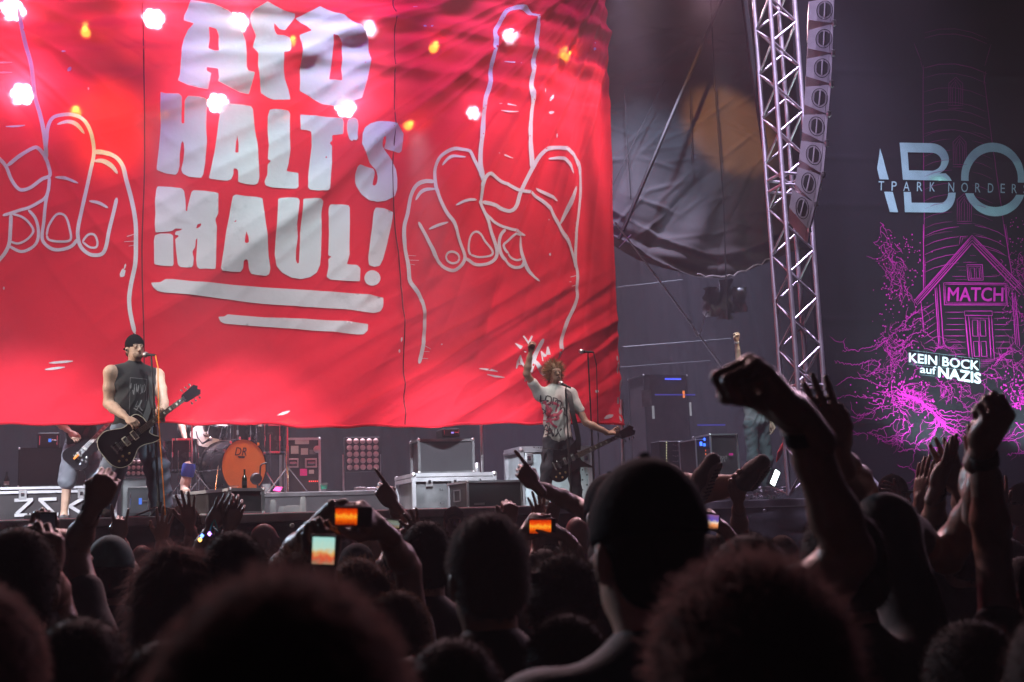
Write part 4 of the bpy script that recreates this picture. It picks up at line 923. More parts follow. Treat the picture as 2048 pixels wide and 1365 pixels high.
def nets(f, lo, h):
    s = f < 0; n = np.array(f.shape)
    cnt = sum(s[i:n[0] - 1 + i, j:n[1] - 1 + j, k:n[2] - 1 + k].astype(np.int8) for i in (0, 1) for j in (0, 1) for k in (0, 1))
    act = (cnt > 0) & (cnt < 8); idx = np.argwhere(act); vid = np.full(act.shape, -1, np.int32); vid[act] = np.arange(len(idx))
    cor = np.array([(i, j, k) for i in (0, 1) for j in (0, 1) for k in (0, 1)])
    val = np.stack([f[tuple((idx + c).T)] for c in cor], 1)
    acc = np.zeros((len(idx), 3)); num_ = np.zeros(len(idx))
    for a in range(8):
        for b in range(a + 1, 8):
            if np.abs(cor[a] - cor[b]).sum() != 1: continue
            c = (val[:, a] < 0) != (val[:, b] < 0); t = val[:, a] / np.where(c, val[:, a] - val[:, b], 1)
            acc[c] += cor[a] + t[c, None] * (cor[b] - cor[a]); num_[c] += 1
    V = lo + h * (idx + acc / np.maximum(num_, 1)[:, None]); Q = []
    for ax in range(3):
        o1, o2 = [(1, 2), (2, 0), (0, 1)][ax]
        sl0 = [slice(None)] * 3; sl1 = [slice(None)] * 3; sl0[ax] = slice(0, -1); sl1[ax] = slice(1, None)
        e = s[tuple(sl0)] != s[tuple(sl1)]; p = np.argwhere(e)
        p = p[(p[:, o1] > 0) & (p[:, o2] > 0) & (p[:, o1] < n[o1] - 1) & (p[:, o2] < n[o2] - 1)]
        d1 = np.zeros(3, int); d1[o1] = 1; d2 = np.zeros(3, int); d2[o2] = 1
        q = np.stack([vid[tuple((p - d1 - d2).T)], vid[tuple((p - d2).T)], vid[tuple(p.T)], vid[tuple((p - d1).T)]], 1)
        fl = s[tuple(p.T)]; q[~fl] = q[~fl][:, ::-1]; Q.append(q)
    return V.astype(np.float32), np.concatenate(Q)
def joinm(L):
    Vs = []; Fs = []; n = 0
    for V, F in L: Vs.append(V); Fs.append(F + n); n += len(V)
    return np.concatenate(Vs), np.concatenate(Fs)

FING = [((.030, .088), (.043, .026, .022), .0092), ((.010, .094), (.047, .030, .023), .0094), ((-.010, .090), (.043, .028, .022), .0090), ((-.029, .081), (.034, .021, .019), .0080)]
POSE = dict(open=([(8, 10, 8)] * 4, (14, 4, -5, -15), 0), relax=([(22, 28, 20), (26, 34, 22), (30, 38, 24), (30, 36, 24)], (8, 2, -4, -9), 0), fist=([(72, 95, 58)] * 4, (2, 0, -1, -3), 1),
            point=([(4, 6, 4), (70, 95, 58), (74, 95, 58), (76, 92, 58)], (4, 0, -1, -3), 1), horns=([(4, 6, 6), (72, 95, 58), (74, 95, 58), (6, 8, 6)], (8, 0, -1, -12), 1),
            grip=([(48, 55, 30), (52, 58, 32), (55, 60, 32), (58, 60, 32)], (6, 2, -2, -6), 2), flat=([(4, 5, 4)] * 4, (5, 1, -2, -6), 3), pick=([(48, 62, 35), (52, 60, 40), (44, 55, 40), (38, 50, 38)], (4, 1, -2, -5), 2),
            thumb=([(72, 95, 58)] * 4, (2, 0, -1, -3), 4), vee=([(4, 5, 4), (4, 5, 4), (72, 95, 58), (74, 92, 58)], (10, -8, -1, -3), 1))
def hand_mesh(W, Yd, Zd, th, pose, h, hs=1.0):
    """a hand: wrist W, finger direction Yd, back-of-hand direction Zd, thumb on +/- X"""
    Y = Vector(Yd).normalized(); Z = Vector(Zd); Z = (Z - Y * Z.dot(Y)).normalized(); X = Y.cross(Z)
    T = lambda p: np.array(W + (X * (p[0] * th) + Y * p[1] + Z * p[2]) * hs)
    S = Sdf(); curls, ab, tm = POSE[pose]; r = lambda v: v * hs
    S.cone(T((0, -.045, 0)), T((0, .012, 0)), r(.0245), r(.026), r(.02))
    R = np.array([X * th, Y, Z]).T
    S.ell(T((.001, .048, -.004)), np.array((.040, .052, .0165)) * hs, R, r(.018)); S.ell(T((.024, .034, -.016)), np.array((.017, .032, .014)) * hs, R, r(.016)); S.ell(T((-.026, .04, -.012)), np.array((.013, .034, .013)) * hs, R, r(.016))
    for (b, L, rad), c, a in zip(FING, curls, ab):
        p = np.array((b[0], b[1], 0.0)); S.cone(T((b[0] * 0.6, .03, 0)), T(p), r(.012), r(.0112), r(.012)); t = 0; a = math.radians(a)
        for i, l in enumerate(L):
            t += math.radians(c[i]); d = np.array((math.sin(a) * math.cos(t), math.cos(a) * math.cos(t), -math.sin(t))); q = p + d * l
            S.cone(T(p), T(q), r(rad * (1.06 - .07 * i)), r(rad * (.97 - .07 * i)), r(.0035)); p = q
    tp = {0: [(.026, .022, -.008), (.050, .050, -.012), (.066, .075, -.014), (.074, .098, -.012)], 1: [(.026, .022, -.010), (.044, .050, -.028), (.030, .076, -.048), (.004, .082, -.054)],
          2: [(.026, .022, -.010), (.045, .050, -.030), (.046, .080, -.044), (.040, .104, -.052)], 3: [(.026, .022, -.008), (.043, .052, -.010), (.046, .080, -.010), (.044, .102, -.010)],
          4: [(.026, .022, -.008), (.048, .042, -.012), (.064, .064, -.006), (.074, .088, 0.004)]}[tm]
    S.chain([T(p) for p in tp], [r(.0145), r(.0122), r(.0108), r(.0088)], r(.006))
    return S.mesh(h)

def rot3(pitch=0, yaw=0, roll=0):
    return np.array(Matrix.Rotation(yaw, 3, 'Z') @ Matrix.Rotation(pitch, 3, 'X') @ Matrix.Rotation(roll, 3, 'Y'))
HAIRS = {'short': (.010, 1300, .013, .22), 'buzz': (.006, 500, .008, .2), 'curly': (.026, 1800, .026, 1.1), 'messy': (.020, 1500, .05, .8), 'spiky': (.010, 900, .075, .28), 'long': (.016, 1500, .06, .3), 'tail': (.012, 900, .03, .25)}
def strands(V, F, n, ln, chaos, fall, wdt, R, curl=0.0):
    """tapered hair blades growing from a hair surface"""
    F = F[:, :3]; a, b, c = V[F[:, 0]], V[F[:, 1]], V[F[:, 2]]; nr = np.cross(b - a, c - a); ar = np.linalg.norm(nr, axis=1); nr = nr / np.maximum(ar, 1e-12)[:, None]
    k = R.choice(len(F), n, p=ar / ar.sum()); u = R.random((n, 2)); u = np.where(u.sum(1, keepdims=True) > 1, 1 - u, u)
    p = a[k] + (b[k] - a[k]) * u[:, :1] + (c[k] - a[k]) * u[:, 1:]; d = nr[k] + R.normal(0, chaos, (n, 3)); d[:, 2] -= fall; d /= np.linalg.norm(d, axis=1, keepdims=True)
    L = ln * R.uniform(0.4, 1.25, (n, 1)); sd = np.cross(d, R.normal(0, 1, (n, 3))); sd /= np.linalg.norm(sd, axis=1, keepdims=True)
    d2 = d + R.normal(0, 0.35 + curl, (n, 3)); d2[:, 2] -= fall * 0.6; d2 /= np.linalg.norm(d2, axis=1, keepdims=True)
    q = p + d * L * 0.55; e = q + d2 * L * 0.45; p = p - d * 0.004
    P = np.stack([p - sd * wdt, p + sd * wdt, q + sd * wdt * 0.8, q - sd * wdt * 0.8, e + sd * wdt * 0.2, e - sd * wdt * 0.2], 1).reshape(-1, 3)
    i = 6 * np.arange(n)[:, None]; Q = np.concatenate([i + np.array([0, 1, 2, 3]), i + np.array([3, 2, 4, 5])]); return P, Q

def person(label, pos, H, yaw=0.0, hair='short', hm='hairblk', shirt='tee', skin='skin', pants='jeansblk', arms=(), head=(0, 0, 0), h=0.016, hh=0.009, group=None, cap=None, s=1.0, female=False, feet=None,
           face=False, lean=(0, 0), sleeve=0.5, hand_h=0.0055, nohair=False, shoes=True, seed=0, shorts=False, bend=0.0, cat='person', blades=1.0, bw=0.0011, wide=1.0, zfeet=0.0, prints=None, legs=True, bag=1.0, k_arm=1.0):
    """pos: world xy of the neck; H: crown height; arms: dicts of world points"""
    tk = k_arm; R_ = np.random.default_rng(seed + 11); base = Vector((pos[0], pos[1], zfeet)); t = thing('person', base, label, cat, group, rz=yaw)
    inv = world(t).inverted(); lo = lambda p: np.array(inv @ Vector(p)); H = H - zfeet
    hw = wide
    piv = np.array((0, -.015, H - .235 * s)); Rh = rot3(*head)
    def hp(x, y, z): return piv + Rh @ (np.array((x, y, -z)) * s + np.array((0, .015, .235)) * s)
    body = []; S = Sdf(); q = lambda *v: tuple(np.array(v) * s)
    S.ell(hp(0, -.012, .100), q(.074, .093, .099), Rh, .03).ell(hp(0, .030, .150), q(.060, .064, .085), Rh, .03).ell(hp(0, .058, .212), q(.034, .032, .024), Rh, .03).ell(hp(0, .02, .195), q(.052, .06, .04), Rh, .03)
    for e in (-1, 1):
        S.ell(hp(.077 * e, -.008, .140), q(.011, .021, .033), Rh @ rot3(0, .35 * e, 0), .006)
        if face: S.ell(hp(.031 * e, .103, .122), q(.019, .016, .012), Rh, .008, sub=True); S.ell(hp(.031 * e, .088, .123), q(.0135, .0125, .0115), Rh, .003)
    S.ell(hp(0, .078, .104), q(.052, .018, .012), Rh, .012).cone(hp(0, .090, .118), hp(0, .112, .156), .008 * s, .0125 * s, .010)
    if face:
        S.ell(hp(0, .098, .160), q(.019, .012, .009), Rh, .008); S.ell(hp(0, .093, .186), q(.026, .010, .0055), Rh, .006); S.ell(hp(0, .090, .1965), q(.022, .010, .006), Rh, .006)
    S.cone(hp(0, -.012, .19), (0, -.022 * s, H - .30 * s), (.050 if female else .057) * s, (.052 if female else .063) * s, .03)
    body.append(S.mesh(hh))
    sw = (.165 if female else .192) * s * hw; lx, ly = lean
    up = lambda x, y, z: np.array((x * hw + lx * max(0, 1 - z / (H - .3)), y + ly * max(0, 1 - z / (H - .3)) , z)) if False else np.array((x * hw, y, z))
    S = Sdf(); T = Sdf()
    zc = lambda d: H - d * s
    def both(fn):
        fn(S, 0.0); fn(T, 0.013 * s)
    def torso(A, g):
        A.cone((0, -.022 * s, zc(.275)), (0, -.025 * s, zc(.32)), (.060 * s if g == 0 else .064 * s), .066 * s + g, .03)
        for e in (-1, 1): A.cone((.02 * e * s, -.028 * s, zc(.31)), (sw * .82 * e, -.025 * s, zc(.352)), .048 * s + g, .046 * s + g, .05)
        if g == 0 or sleeve > .1:
            for e in (-1, 1): A.ell((sw * e, -.022 * s, zc(.372)), (.058 * s + g, .06 * s + g, .064 * s + g), None, .05)
        A.ell((0, -.01 * s, zc(.48)), (.165 * s * hw + g, .112 * s * (0.5 + 0.5 * hw) + g, .185 * s + g), None, .06).ell((0, .005 * s, zc(.70)), (.148 * s * hw + g * 1.4, .106 * s * hw + g * 1.4, .18 * s + g), None, .07)
        A.ell((0, 0, zc(.875)), (.160 * s * hw + g * 1.3, .118 * s + g * 1.3, .10 * s + g), None, .06)
    both(torso)
    for ar in arms:
        e = ar['side']; sh0 = np.array((sw * e, -.022 * s, zc(.365))); sh = lo(ar['sh']) if 'sh' in ar else sh0
        if 'sh' in ar: S.cone(sh0, sh, .06 * s, .055 * s, .05); T.cone(sh0, sh, .075 * s, .068 * s, .05)
        el = lo(ar['e']); wr_ = lo(ar['w'])
        up_d = el - sh
        S.chain([sh, sh + up_d * .5, el], [.052 * s * tk, .046 * s * tk, .040 * s * tk], .03); fo = wr_ - el
        S.chain([el, el + fo * .3, el + fo * .72, wr_], [.040 * s * tk, .043 * s * tk, .032 * s * tk, .0265 * s], .02)
        k = min(sleeve, 1.0); 
        if sleeve > .1: T.chain([sh, sh + up_d * k], [.066 * s, (.066 - .008 * k) * s], .045)
        if sleeve > 1.2: T.chain([sh + up_d * .9, el, el + fo * .9], [.056 * s, .052 * s, .038 * s], .03)
        fd = lo(ar['f']) - wr_ if 'f' in ar else fo; bk = inv.to_3x3() @ Vector(ar.get('back', (0, -1, 0)))
        body.append(hand_mesh(Vector(wr_ + fo / np.linalg.norm(fo) * .012), fd, bk, ar.get('th', 1), ar.get('pose', 'fist'), ar.get('h', hand_h), ar.get('hs', 1.0) * s))
        if ar.get('band'):
            b = MB(); d = fo / np.linalg.norm(fo); c = Vector(wr_ - d * .03); b.tube(c, c + Vector(d * .028), .034 * s, n=16, caps=False)
            o = b.build('wristband', M[ar['band']], t, True, local=True); o.modifiers.new('s', 'SOLIDIFY').thickness = .006
    sides = {a['side'] for a in arms}
    for e in (-1, 1):
        if e in sides: continue
        sh = np.array((sw * e, -.022 * s, zc(.365))); el = np.array((sw * e * 1.16, -.03 * s, zc(.66))); wr_ = np.array((sw * e * 1.12, .07 * s, zc(.90)))
        S.chain([sh, el], [.052 * s, .041 * s], .03).chain([el, wr_], [.042 * s, .027 * s], .02); T.chain([sh, sh + (el - sh) * sleeve], [.066 * s, .060 * s], .04)
        body.append(hand_mesh(Vector(wr_), wr_ - el, (e, 0, 0), e, 'relax', .008, s))
    PT = Sdf(); PT.ell((0, 0, zc(.90)), (.168 * s * hw, .126 * s, .11 * s), None, .06)
    ft = feet or [(-.115, 0.02), (.115, 0.02)]; zk = (H - .95 * s) * .53
    if legs:
      for i, e in enumerate((-1, 1)):
        fx, fy = ft[i]; hip = np.array((.086 * e * s * hw, 0, zc(.93))); an = np.array((fx, fy - .03, .09)); kn = (hip + an) / 2 + np.array((.012 * e, .045, 0.02))
        S.chain([hip, kn, an], [.082 * s, .056 * s, .036 * s], .03); S.cone(an + (0, 0, -.01), (fx + .02 * e, fy + .10, .045), .04, .035, .02)
        if shorts: PT.chain([hip, hip + (kn - hip) * 1.02], [.102 * s, .100 * s], .05)
        else: PT.chain([hip, kn, an + (0, 0, -.03)], [.098 * s * (.5 + .5 * bag), .076 * s * bag, .068 * s * bag], .04)
        if shoes:
            F_ = Sdf(); F_.cone((fx, fy - .055, .055), (fx + .018 * e, fy + .12, .042), .052, .046, .02).cut((0, 0, .006), (0, 0, -1)).cut((0, 0, .115), (0, 0, 1))
            V, F = F_.mesh(.012); npmesh('shoe', V, F, M['shoe'], t)
    body.append(S.mesh(h)); V, F = joinm(body); npmesh('body', V, F, M[skin], t)
    T.cut((0, 0, zc(.985)), (0, 0, -1), .01)
    V, F = T.mesh(h * 0.9); V = V + 0.005 * s * np.stack([np.sin(V[:, 2] * 31 + V[:, 0] * 17 + seed) + crease(V[:, 2] * 24 - V[:, 0] * 15 + seed), 1.4 * np.sin(V[:, 2] * 26 + V[:, 0] * 21) + 2.2 * crease(V[:, 2] * 19 + V[:, 0] * 26 + 2 * np.sin(V[:, 0] * 9)), 0 * V[:, 0]], 1) * sm(zc(.42) - V[:, 2], 0, .15)[:, None]
    sh_o = npmesh('shirt', V, F, M[shirt], t)
    if legs:
        V, F = PT.mesh(h * 0.95); kz = 0.007 * crease(V[:, 2] * 21 + V[:, 0] * 17 + np.sin(V[:, 1] * 20)) + 0.004 * np.sin(V[:, 2] * 43 + V[:, 0] * 30)
        V = V + np.stack([kz * np.sign(V[:, 0]), kz, 0 * kz], 1).astype(np.float32); npmesh('shorts' if shorts else 'trousers', V, F, M[pants], t)
    hb = None
    if hair and hair != 'bald' and not nohair:
        g, n, ln, ch = HAIRS[hair]; Hs = Sdf(); Hs.ell(hp(0, -.014, .098), tuple(np.array(q(.074, .093, .099)) + g * s), Rh, .02)
        if hair in ('short', 'messy', 'spiky', 'tail', 'buzz'): Hs.ell(hp(0, -.055, .165), q(.062 + g, .045, .05), Rh, .03)
        if hair == 'curly' or hair == 'messy':
            for _ in range(46 if hair == 'curly' else 18):
                v = R_.normal(0, 1, 3); v /= np.linalg.norm(v); v[2] = abs(v[2]) * 1.0 - 0.15; Hs.ell(hp(v[0] * .085, -.02 + v[1] * .10, .098 - v[2] * .105), (.026 * s,) * 3, None, .012)
        if hair == 'long':
            Hs.ell(hp(0, -.075, .20), q(.082, .045, .12), Rh, .04).ell(hp(0, -.085, .34), q(.095, .04, .13), Rh, .05)
            for e in (-1, 1): Hs.ell(hp(.078 * e, -.02, .20), q(.024, .05, .14), Rh, .03)
        if hair == 'tail': Hs.cone(hp(0, -.10, .08), hp(0, -.16, .12), .03 * s, .026 * s, .02).chain([hp(0, -.16, .12), hp(0, -.17, .22), hp(0, -.15, .36)], [.026 * s, .030 * s, .012 * s], .02)
        Hs.ell(hp(0, .105, .165), q(.085, .060, .105), Rh, .01, sub=True)
        for e in (-1, 1):
            if hair not in ('long', 'curly'): Hs.ell(hp(.085 * e, .0, .155), q(.028, .034, .045), Rh, .008, sub=True)
        V, F = Hs.mesh(max(.007, hh * 0.9) if hh < .012 else .011)
        P, Q = strands(V, F, int(n * blades), ln * s, ch, 0.9 if hair in ('long', 'tail') else (0.7 if hair == 'short' else 0.0), bw, R_, 0.5 if hair == 'curly' else 0)
        V, F = joinm([(V, F), (P, Q)]); hb = npmesh('hair', V, F, M[hm], t)
    if cap:
        K = Sdf(); g = .014; K.ell(hp(0, -.012, .096), tuple(np.array(q(.074, .093, .099)) + g), Rh, .02); n_ = Rh @ np.array((0, -0.12, -1.0)); K.cut(hp(0, 0, .112), n_, .004)
        V, F = K.mesh(.009); parts = [(V, F)]
        bd_ = -1 if cap == 'back' else 1
        mcap = 'scarfcloth' if cap == 'scarf' else 'capcloth'
        if cap in ('front', 'back', 'hat'):
            B_ = Sdf(); 
            if cap == 'hat': B_.ell(hp(0, -.01, .108), q(.135, .150, .010), Rh, .01)
            else: B_.ell(hp(0, .085 * bd_ - .01, .108), q(.072, .085, .008), Rh @ rot3(-.10 * bd_), .01).ell(hp(0, -.01, .09), q(.06, .08, .05), Rh, .01, sub=True)
            parts.append(B_.mesh(.0055))
        V, F = joinm(parts); npmesh('hat' if cap == 'hat' else 'cap', V, F, M[mcap], t)
        if cap != 'scarf': npmesh('cap_button', *Sdf().ell(hp(0, -.012, -.018), q(.009, .009, .006), Rh).mesh(.003), M['capcloth'], t)
    if face:
        for e in (-1, 1):
            E = Sdf(); E.ell(hp(.031 * e, .0915, .123), q(.0095, .0092, .0062), Rh, .003); V, F = E.mesh(.003); npmesh('eye', V, F, M['eyewhite'], t)
            E = Sdf(); E.ell(hp(.031 * e, .1005, .123), q(.0048, .0022, .0048), Rh, .003); V, F = E.mesh(.0012); npmesh('pupil', V, F, M['rubber'], t)
            E = Sdf(); E.cone(hp(.015 * e, .099, .106), hp(.047 * e, .088, .103), .0045 * s, .003 * s, .004); V, F = E.mesh(.0025); npmesh('eyebrow', V, F, M[hm], t)
        E = Sdf(); E.ell(hp(0, .1005, .1912), q(.019, .003, .0022), Rh); V, F = E.mesh(.0015); npmesh('mouth', V, F, M['lip'], t)
    t['_hp'] = 0; del t['_hp']
    return t, hp, sh_o, lo
M['skincrowd'] = mat('dimmed_crowd_skin', (0.21, 0.12, 0.088), 0.40, spec=0.8, var=0.12, scale=14, bump=0.12, bscale=120)  # skin darkened in colour so the backlit crowd stays dim
M['eyewhite'] = mat('eye_white', (0.32, 0.29, 0.27), 0.5, var=0); M['lip'] = mat('dark_lip', (0.16, 0.05, 0.05), 0.5, var=0); M['scarfcloth'] = mat('teal_scarf', (.02, .09, .10), .8, var=.4, scale=20)
M['capcloth'] = mat('black_cap_cloth', (0.008, 0.009, 0.011), 0.95, spec=0.1, bump=0.3, bscale=80)
def near_d(px, py, T, L, far=False):
    """depth at which the point seen at a pixel lies L from point T (a limb of that length)"""
    v = ray(px, py); o = CAM - T; a = v.dot(v); b = 2 * v.dot(o); c = o.dot(o) - L * L; D = b * b - 4 * a * c
    if D <= 0: return -b / (2 * a)
    return (-b + (1 if far else -1) * math.sqrt(D)) / (2 * a)
def arm(side, ex, ey, wx, wy, d, pose='fist', th=1, back=(0, -1, 0), f=None, far=True, L=.265, **k):
    """arm whose wrist is seen at a pixel and depth; the elbow's depth follows from the forearm length"""
    W = at(wx, wy, d=d); E = at(ex, ey, d=near_d(ex, ey, W, L, far)); r = dict(side=side, e=E, w=W, pose=pose, th=th, back=back, **k)
    if f: r['f'] = at(f[0], f[1], d=f[2] if len(f) > 2 else d)
    return r

# ------------------------------------------------------------------ stage gear
def bar(b, p, q, wd, n=None):
    """square profile between two points"""
    p = Vector(p); q = Vector(q); d = (q - p).normalized(); x = d.cross(Vector((0, 0, 1))); x = x.normalized() if x.length > 1e-3 else Vector((1, 0, 0)); y = d.cross(x); h = wd / 2
    V = [e + x * i * h + y * j * h for e in (p, q) for i, j in ((-1, -1), (1, -1), (1, 1), (-1, 1))]
    b.add(V, [(0, 1, 5, 4), (1, 2, 6, 5), (2, 3, 7, 6), (3, 0, 4, 7), (3, 2, 1, 0), (4, 5, 6, 7)])
def road_case(name, label, cat, FL, FR, depth, h, side='caseside', edge=0.028, lid=None, latches=2, dv=None, edges='alu', front=None):
    """flight case: panels, aluminium edges, ball corners, latches; FL, FR front bottom corners"""
    FL = Vector(FL); FR = Vector(FR); u = (FR - FL).normalized(); dv = Vector(dv).normalized() if dv is not None else Vector((-u.y, u.x, 0)); Zv = Vector((0, 0, 1)); nrm = -dv
    t = thing(name, (FL + FR) / 2 + dv * depth / 2, label, cat)
    c = [FL, FR, FR + dv * depth, FL + dv * depth]; e = edge / 2
    i0 = [c[0] + (u + dv) * e, c[1] + (dv - u) * e, c[2] - (u + dv) * e, c[3] + (u - dv) * e]
    V = [p + Zv * e for p in i0] + [p + Zv * (h - e) for p in i0]
    MB().add(V, [(0, 1, 5, 4), (1, 2, 6, 5), (2, 3, 7, 6), (3, 0, 4, 7), (3, 2, 1, 0), (4, 5, 6, 7)]).build('panel', M[side], t)
    if front: MB().add([i0[0] - dv * .004 + Zv * e * 2, i0[1] - dv * .004 + Zv * e * 2, i0[1] - dv * .004 + Zv * (h - 2 * e), i0[0] - dv * .004 + Zv * (h - 2 * e)] + [i0[0] + Zv * e * 2, i0[1] + Zv * e * 2, i0[1] + Zv * (h - 2 * e), i0[0] + Zv * (h - 2 * e)], [(0, 1, 2, 3), (0, 4, 5, 1), (2, 6, 7, 3)]).build('front_cloth', M[front], t)
    for z in (e, h - e):
        for k in range(4): b = MB(); bar(b, c[k] + Zv * z, c[(k + 1) % 4] + Zv * z, edge); b.build('edge_profile', M[edges], t)
    for k in range(4): b = MB(); bar(b, c[k] + Zv * e, c[k] + Zv * (h - e), edge * 1.02); b.build('edge_profile', M[edges], t)
    for z in (e, h - e):
        for k in range(4): MB().lathe([(0.001, -edge * .85), (edge * .6, -edge * .6), (edge * .85, 0), (edge * .6, edge * .6), (0.001, edge * .85)], c[k] + Zv * z, (0, 0, 1), 10).build('ball_corner', M['steel'], t, True)
    if lid:
        z = h - lid
        for k in (0, 3): b = MB(); bar(b, c[k] + Zv * z + (nrm * .002 if k == 0 else -u * .002), c[(k + 1) % 4] + Zv * z + (nrm * .002 if k == 0 else -u * .002), edge * 1.1); b.build('lid_profile', M[edges], t)
        for i in range(latches):
            p = FL + u * ((FR - FL).length * (i + 0.6) / (latches + .2)) + Zv * (z - 0.03) + nrm * 0.014
            MB().box(p, (0.085, 0.022, 0.11), R=Matrix((u, -nrm, Zv)).transposed(), bev=0.006).build('latch', M['steel'], t)
            MB().box(p + nrm * .014, (0.035, 0.012, 0.045), R=Matrix((u, -nrm, Zv)).transposed(), bev=0.004).build('latch_knob', M['chrome'], t)
    return t, (FL, u, Zv, nrm)
def fp(px, Y, z=ZS): p = at(px, 1000, Y=Y); return Vector((p.x, Y, z))
def zt(px, py, Y): return at(px, py, Y=Y).z
# left case with taped letters
Y1 = 14.75; h1 = zt(60, 974, Y1) - ZS
t, fr = road_case('flight_case', 'long black flight case with taped white letters under the bass cabinet', 'flight case', fp(-150, Y1), fp(232, Y1), 0.7, h1, 'caseblack', lid=0.06, latches=3)
def tape(px0, py0, px1, py1, w_=0.036):
    p, q = at(px0, py0, Y=Y1 - 0.018), at(px1, py1, Y=Y1 - 0.018); b = MB(); d = (q - p).normalized(); n_ = Vector((0, -1, 0)).cross(d) * w_ / 2
    tape.k += 1; o_ = Vector((0, -0.0016 * (tape.k % 3), 0)); V = [p - n_ + o_, q - n_ + o_, q + n_ + o_, p + n_ + o_]
    b.add(V + [v + Vector((0, 0.012, 0)) for v in V], [(0, 1, 2, 3), (0, 4, 5, 1), (1, 5, 6, 2), (2, 6, 7, 3), (3, 7, 4, 0)]).build('tape_strip', M['tape'], t)
tape.k = 0
for q in ((29, 1001, 66, 999.5), (63, 1001, 33, 1028), (29, 1031, 71, 1029.5), (77, 999.5, 113, 998), (80, 1000, 108, 1027), (75, 1030, 117, 1028.5), (133, 997, 135, 1031), (137, 1014, 166, 997), (140, 1013, 168, 1030)): tape(*q)
# bass rig on it
Y2 = 14.9; z1 = ZS + h1 + 0.003; h2 = zt(90, 896, Y2) - z1
road_case('bass_cabinet', 'black bass speaker cabinet standing on the lettered flight case', 'speaker cabinet', fp(36, Y2, z1), fp(168, Y2, z1), 0.4, h2, 'caseblack', 0.018, edges='rubber', front='grille')
def amp(px0, px1, pt, pb, Y, label, disp, dcol, z0=None):
    z0 = zt((px0 + px1) / 2, pb, Y) if z0 is None else z0; h = zt((px0 + px1) / 2, pt, Y) - z0; a, b_ = fp(px0, Y, z0), fp(px1, Y, z0); w_ = b_.x - a.x; c = (a + b_) / 2 + Vector((0, 0.15, h / 2))
    t = thing('amplifier', (c.x, c.y, z0), label, 'amplifier'); MB().box(c, (w_, 0.3, h), bev=0.012).build('cabinet', M['black'], t)
    MB().box(c + Vector((0, -0.152, 0)), (w_ * .92, 0.008, h * .8)).build('face_plate', M['ledoff'], t)
    MB().box(c + Vector((w_ * .06, -0.158, 0.0)), (w_ * .14, 0.006, h * .22)).build('display', emat('amp_display', dcol, disp), t)
    for i in range(3): MB().lathe([(0.012, 0), (0.011, 0.018), (0.004, 0.02)], c + Vector((w_ * (.2 + .07 * i), -0.156, 0)), (0, -1, 0), 10).build('knob', M['chrome'], t, True)
    for s_ in (-1, 1): MB().tube(c + Vector((s_ * w_ * .40, -0.16, -h * .3)), c + Vector((s_ * w_ * .40, -0.16, h * .3)), 0.006, n=6).build('rack_handle', M['chrome'], t)
    return t
amp(72, 116, 866, 893, 15.0, 'black bass amplifier head with a blue display on the bass cabinet', .9, (0.08, 0.25, 1.0), z1 + h2 + 0.004)
def bottle(px, pt, pb, Y, label, z0, m='glassdk', fat=1.0):
    h = zt(px, pt, Y) - z0; p = fp(px, Y, z0); r = h * 0.135 * fat
    t = thing('bottle', p, label, 'bottle'); MB().lathe([(r * .9, 0), (r, h * .02), (r, h * .50), (r * .8, h * .60), (r * .38, h * .72), (r * .34, h * .95), (r * .38, h * .96), (r * .36, h)], p, n=18).build('glass', M[m], t, True)
    MB().lathe([(r * 1.012, h * .16), (r * 1.012, h * .40)], p, n=18).build('paper_label', M['label'] if fat > 1 else M['ledoff'], t, True); return t
bottle(12, 944, 972, 14.9, 'small bottle at the left end of the lettered flight case', z1, fat=1.2)
# pedals on the deck by the case
def pedal(px, Y, label, m, z0=ZS):
    p = fp(px, Y, z0); t = thing('effect_pedal', p, label, 'pedal'); MB().box(p + Vector((0, 0, .028)), (.13, .12, .05), bev=.008).build('housing', M[m], t)
    MB().lathe([(.012, 0), (.012, .012), (.008, .014)], p + Vector((0, -.03, .053)), n=10).build('foot_switch', M['chrome'], t, True)
    for i in (-1, 1): MB().lathe([(.010, 0), (.009, .016)], p + Vector((.035 * i, .03, .053)), n=10).build('knob', M['black'], t, True)
pedal(65, 12.3, 'pale effect pedal on the stage edge in front of the letter Z', 'alu'); pedal(84, 12.4, 'blue effect pedal on the stage edge in front of the mirrored letter', 'bluecloth')
# lamp panel seen between the singer's legs
def lamp_wall(px0, px1, pt, pb, Y, nx_, ny_, label, rad):
    a = at(px0, pb, Y=Y); b_ = at(px1, pt, Y=Y); w_, h = b_.x - a.x, b_.z - a.z; c = Vector(((a.x + b_.x) / 2, Y + 0.08, (a.z + b_.z) / 2))
    t = thing('blinder_lamp', (c.x, c.y, a.z), label, 'lamp panel'); MB().box(c, (w_ * 1.06, 0.16, h * 1.06), bev=.01).build('housing', M['black'], t)
    for j in range(ny_):
        for i in range(nx_):
            q = Vector((a.x + w_ * (i + .5) / nx_, Y - 0.004, a.z + h * (j + .5) / ny_)); r = w_ / nx_ * rad
            MB().lathe([(r, 0.006), (r * .96, -0.004), (r * .6, -0.016), (r * .15, -0.022)], q, (0, 1, 0), 16).build('lens', M['lens'], t, True)
    for s_ in (-1, 1): MB().tube((c.x + s_ * w_ * .56, Y + .08, ZS), (c.x + s_ * w_ * .56, Y + .08, a.z + h * .5), 0.014, n=8).build('stand_leg', M['steel'], t)
    MB().box((c.x, Y + .08, ZS + 0.02), (w_ * 1.2, 0.3, 0.04)).build('base', M['black'], t)
    return t
lamp_wall(252, 302, 918, 953, 15.0, 5, 3, 'lamp panel of dark round lenses behind the left singer\'s legs', 0.44)
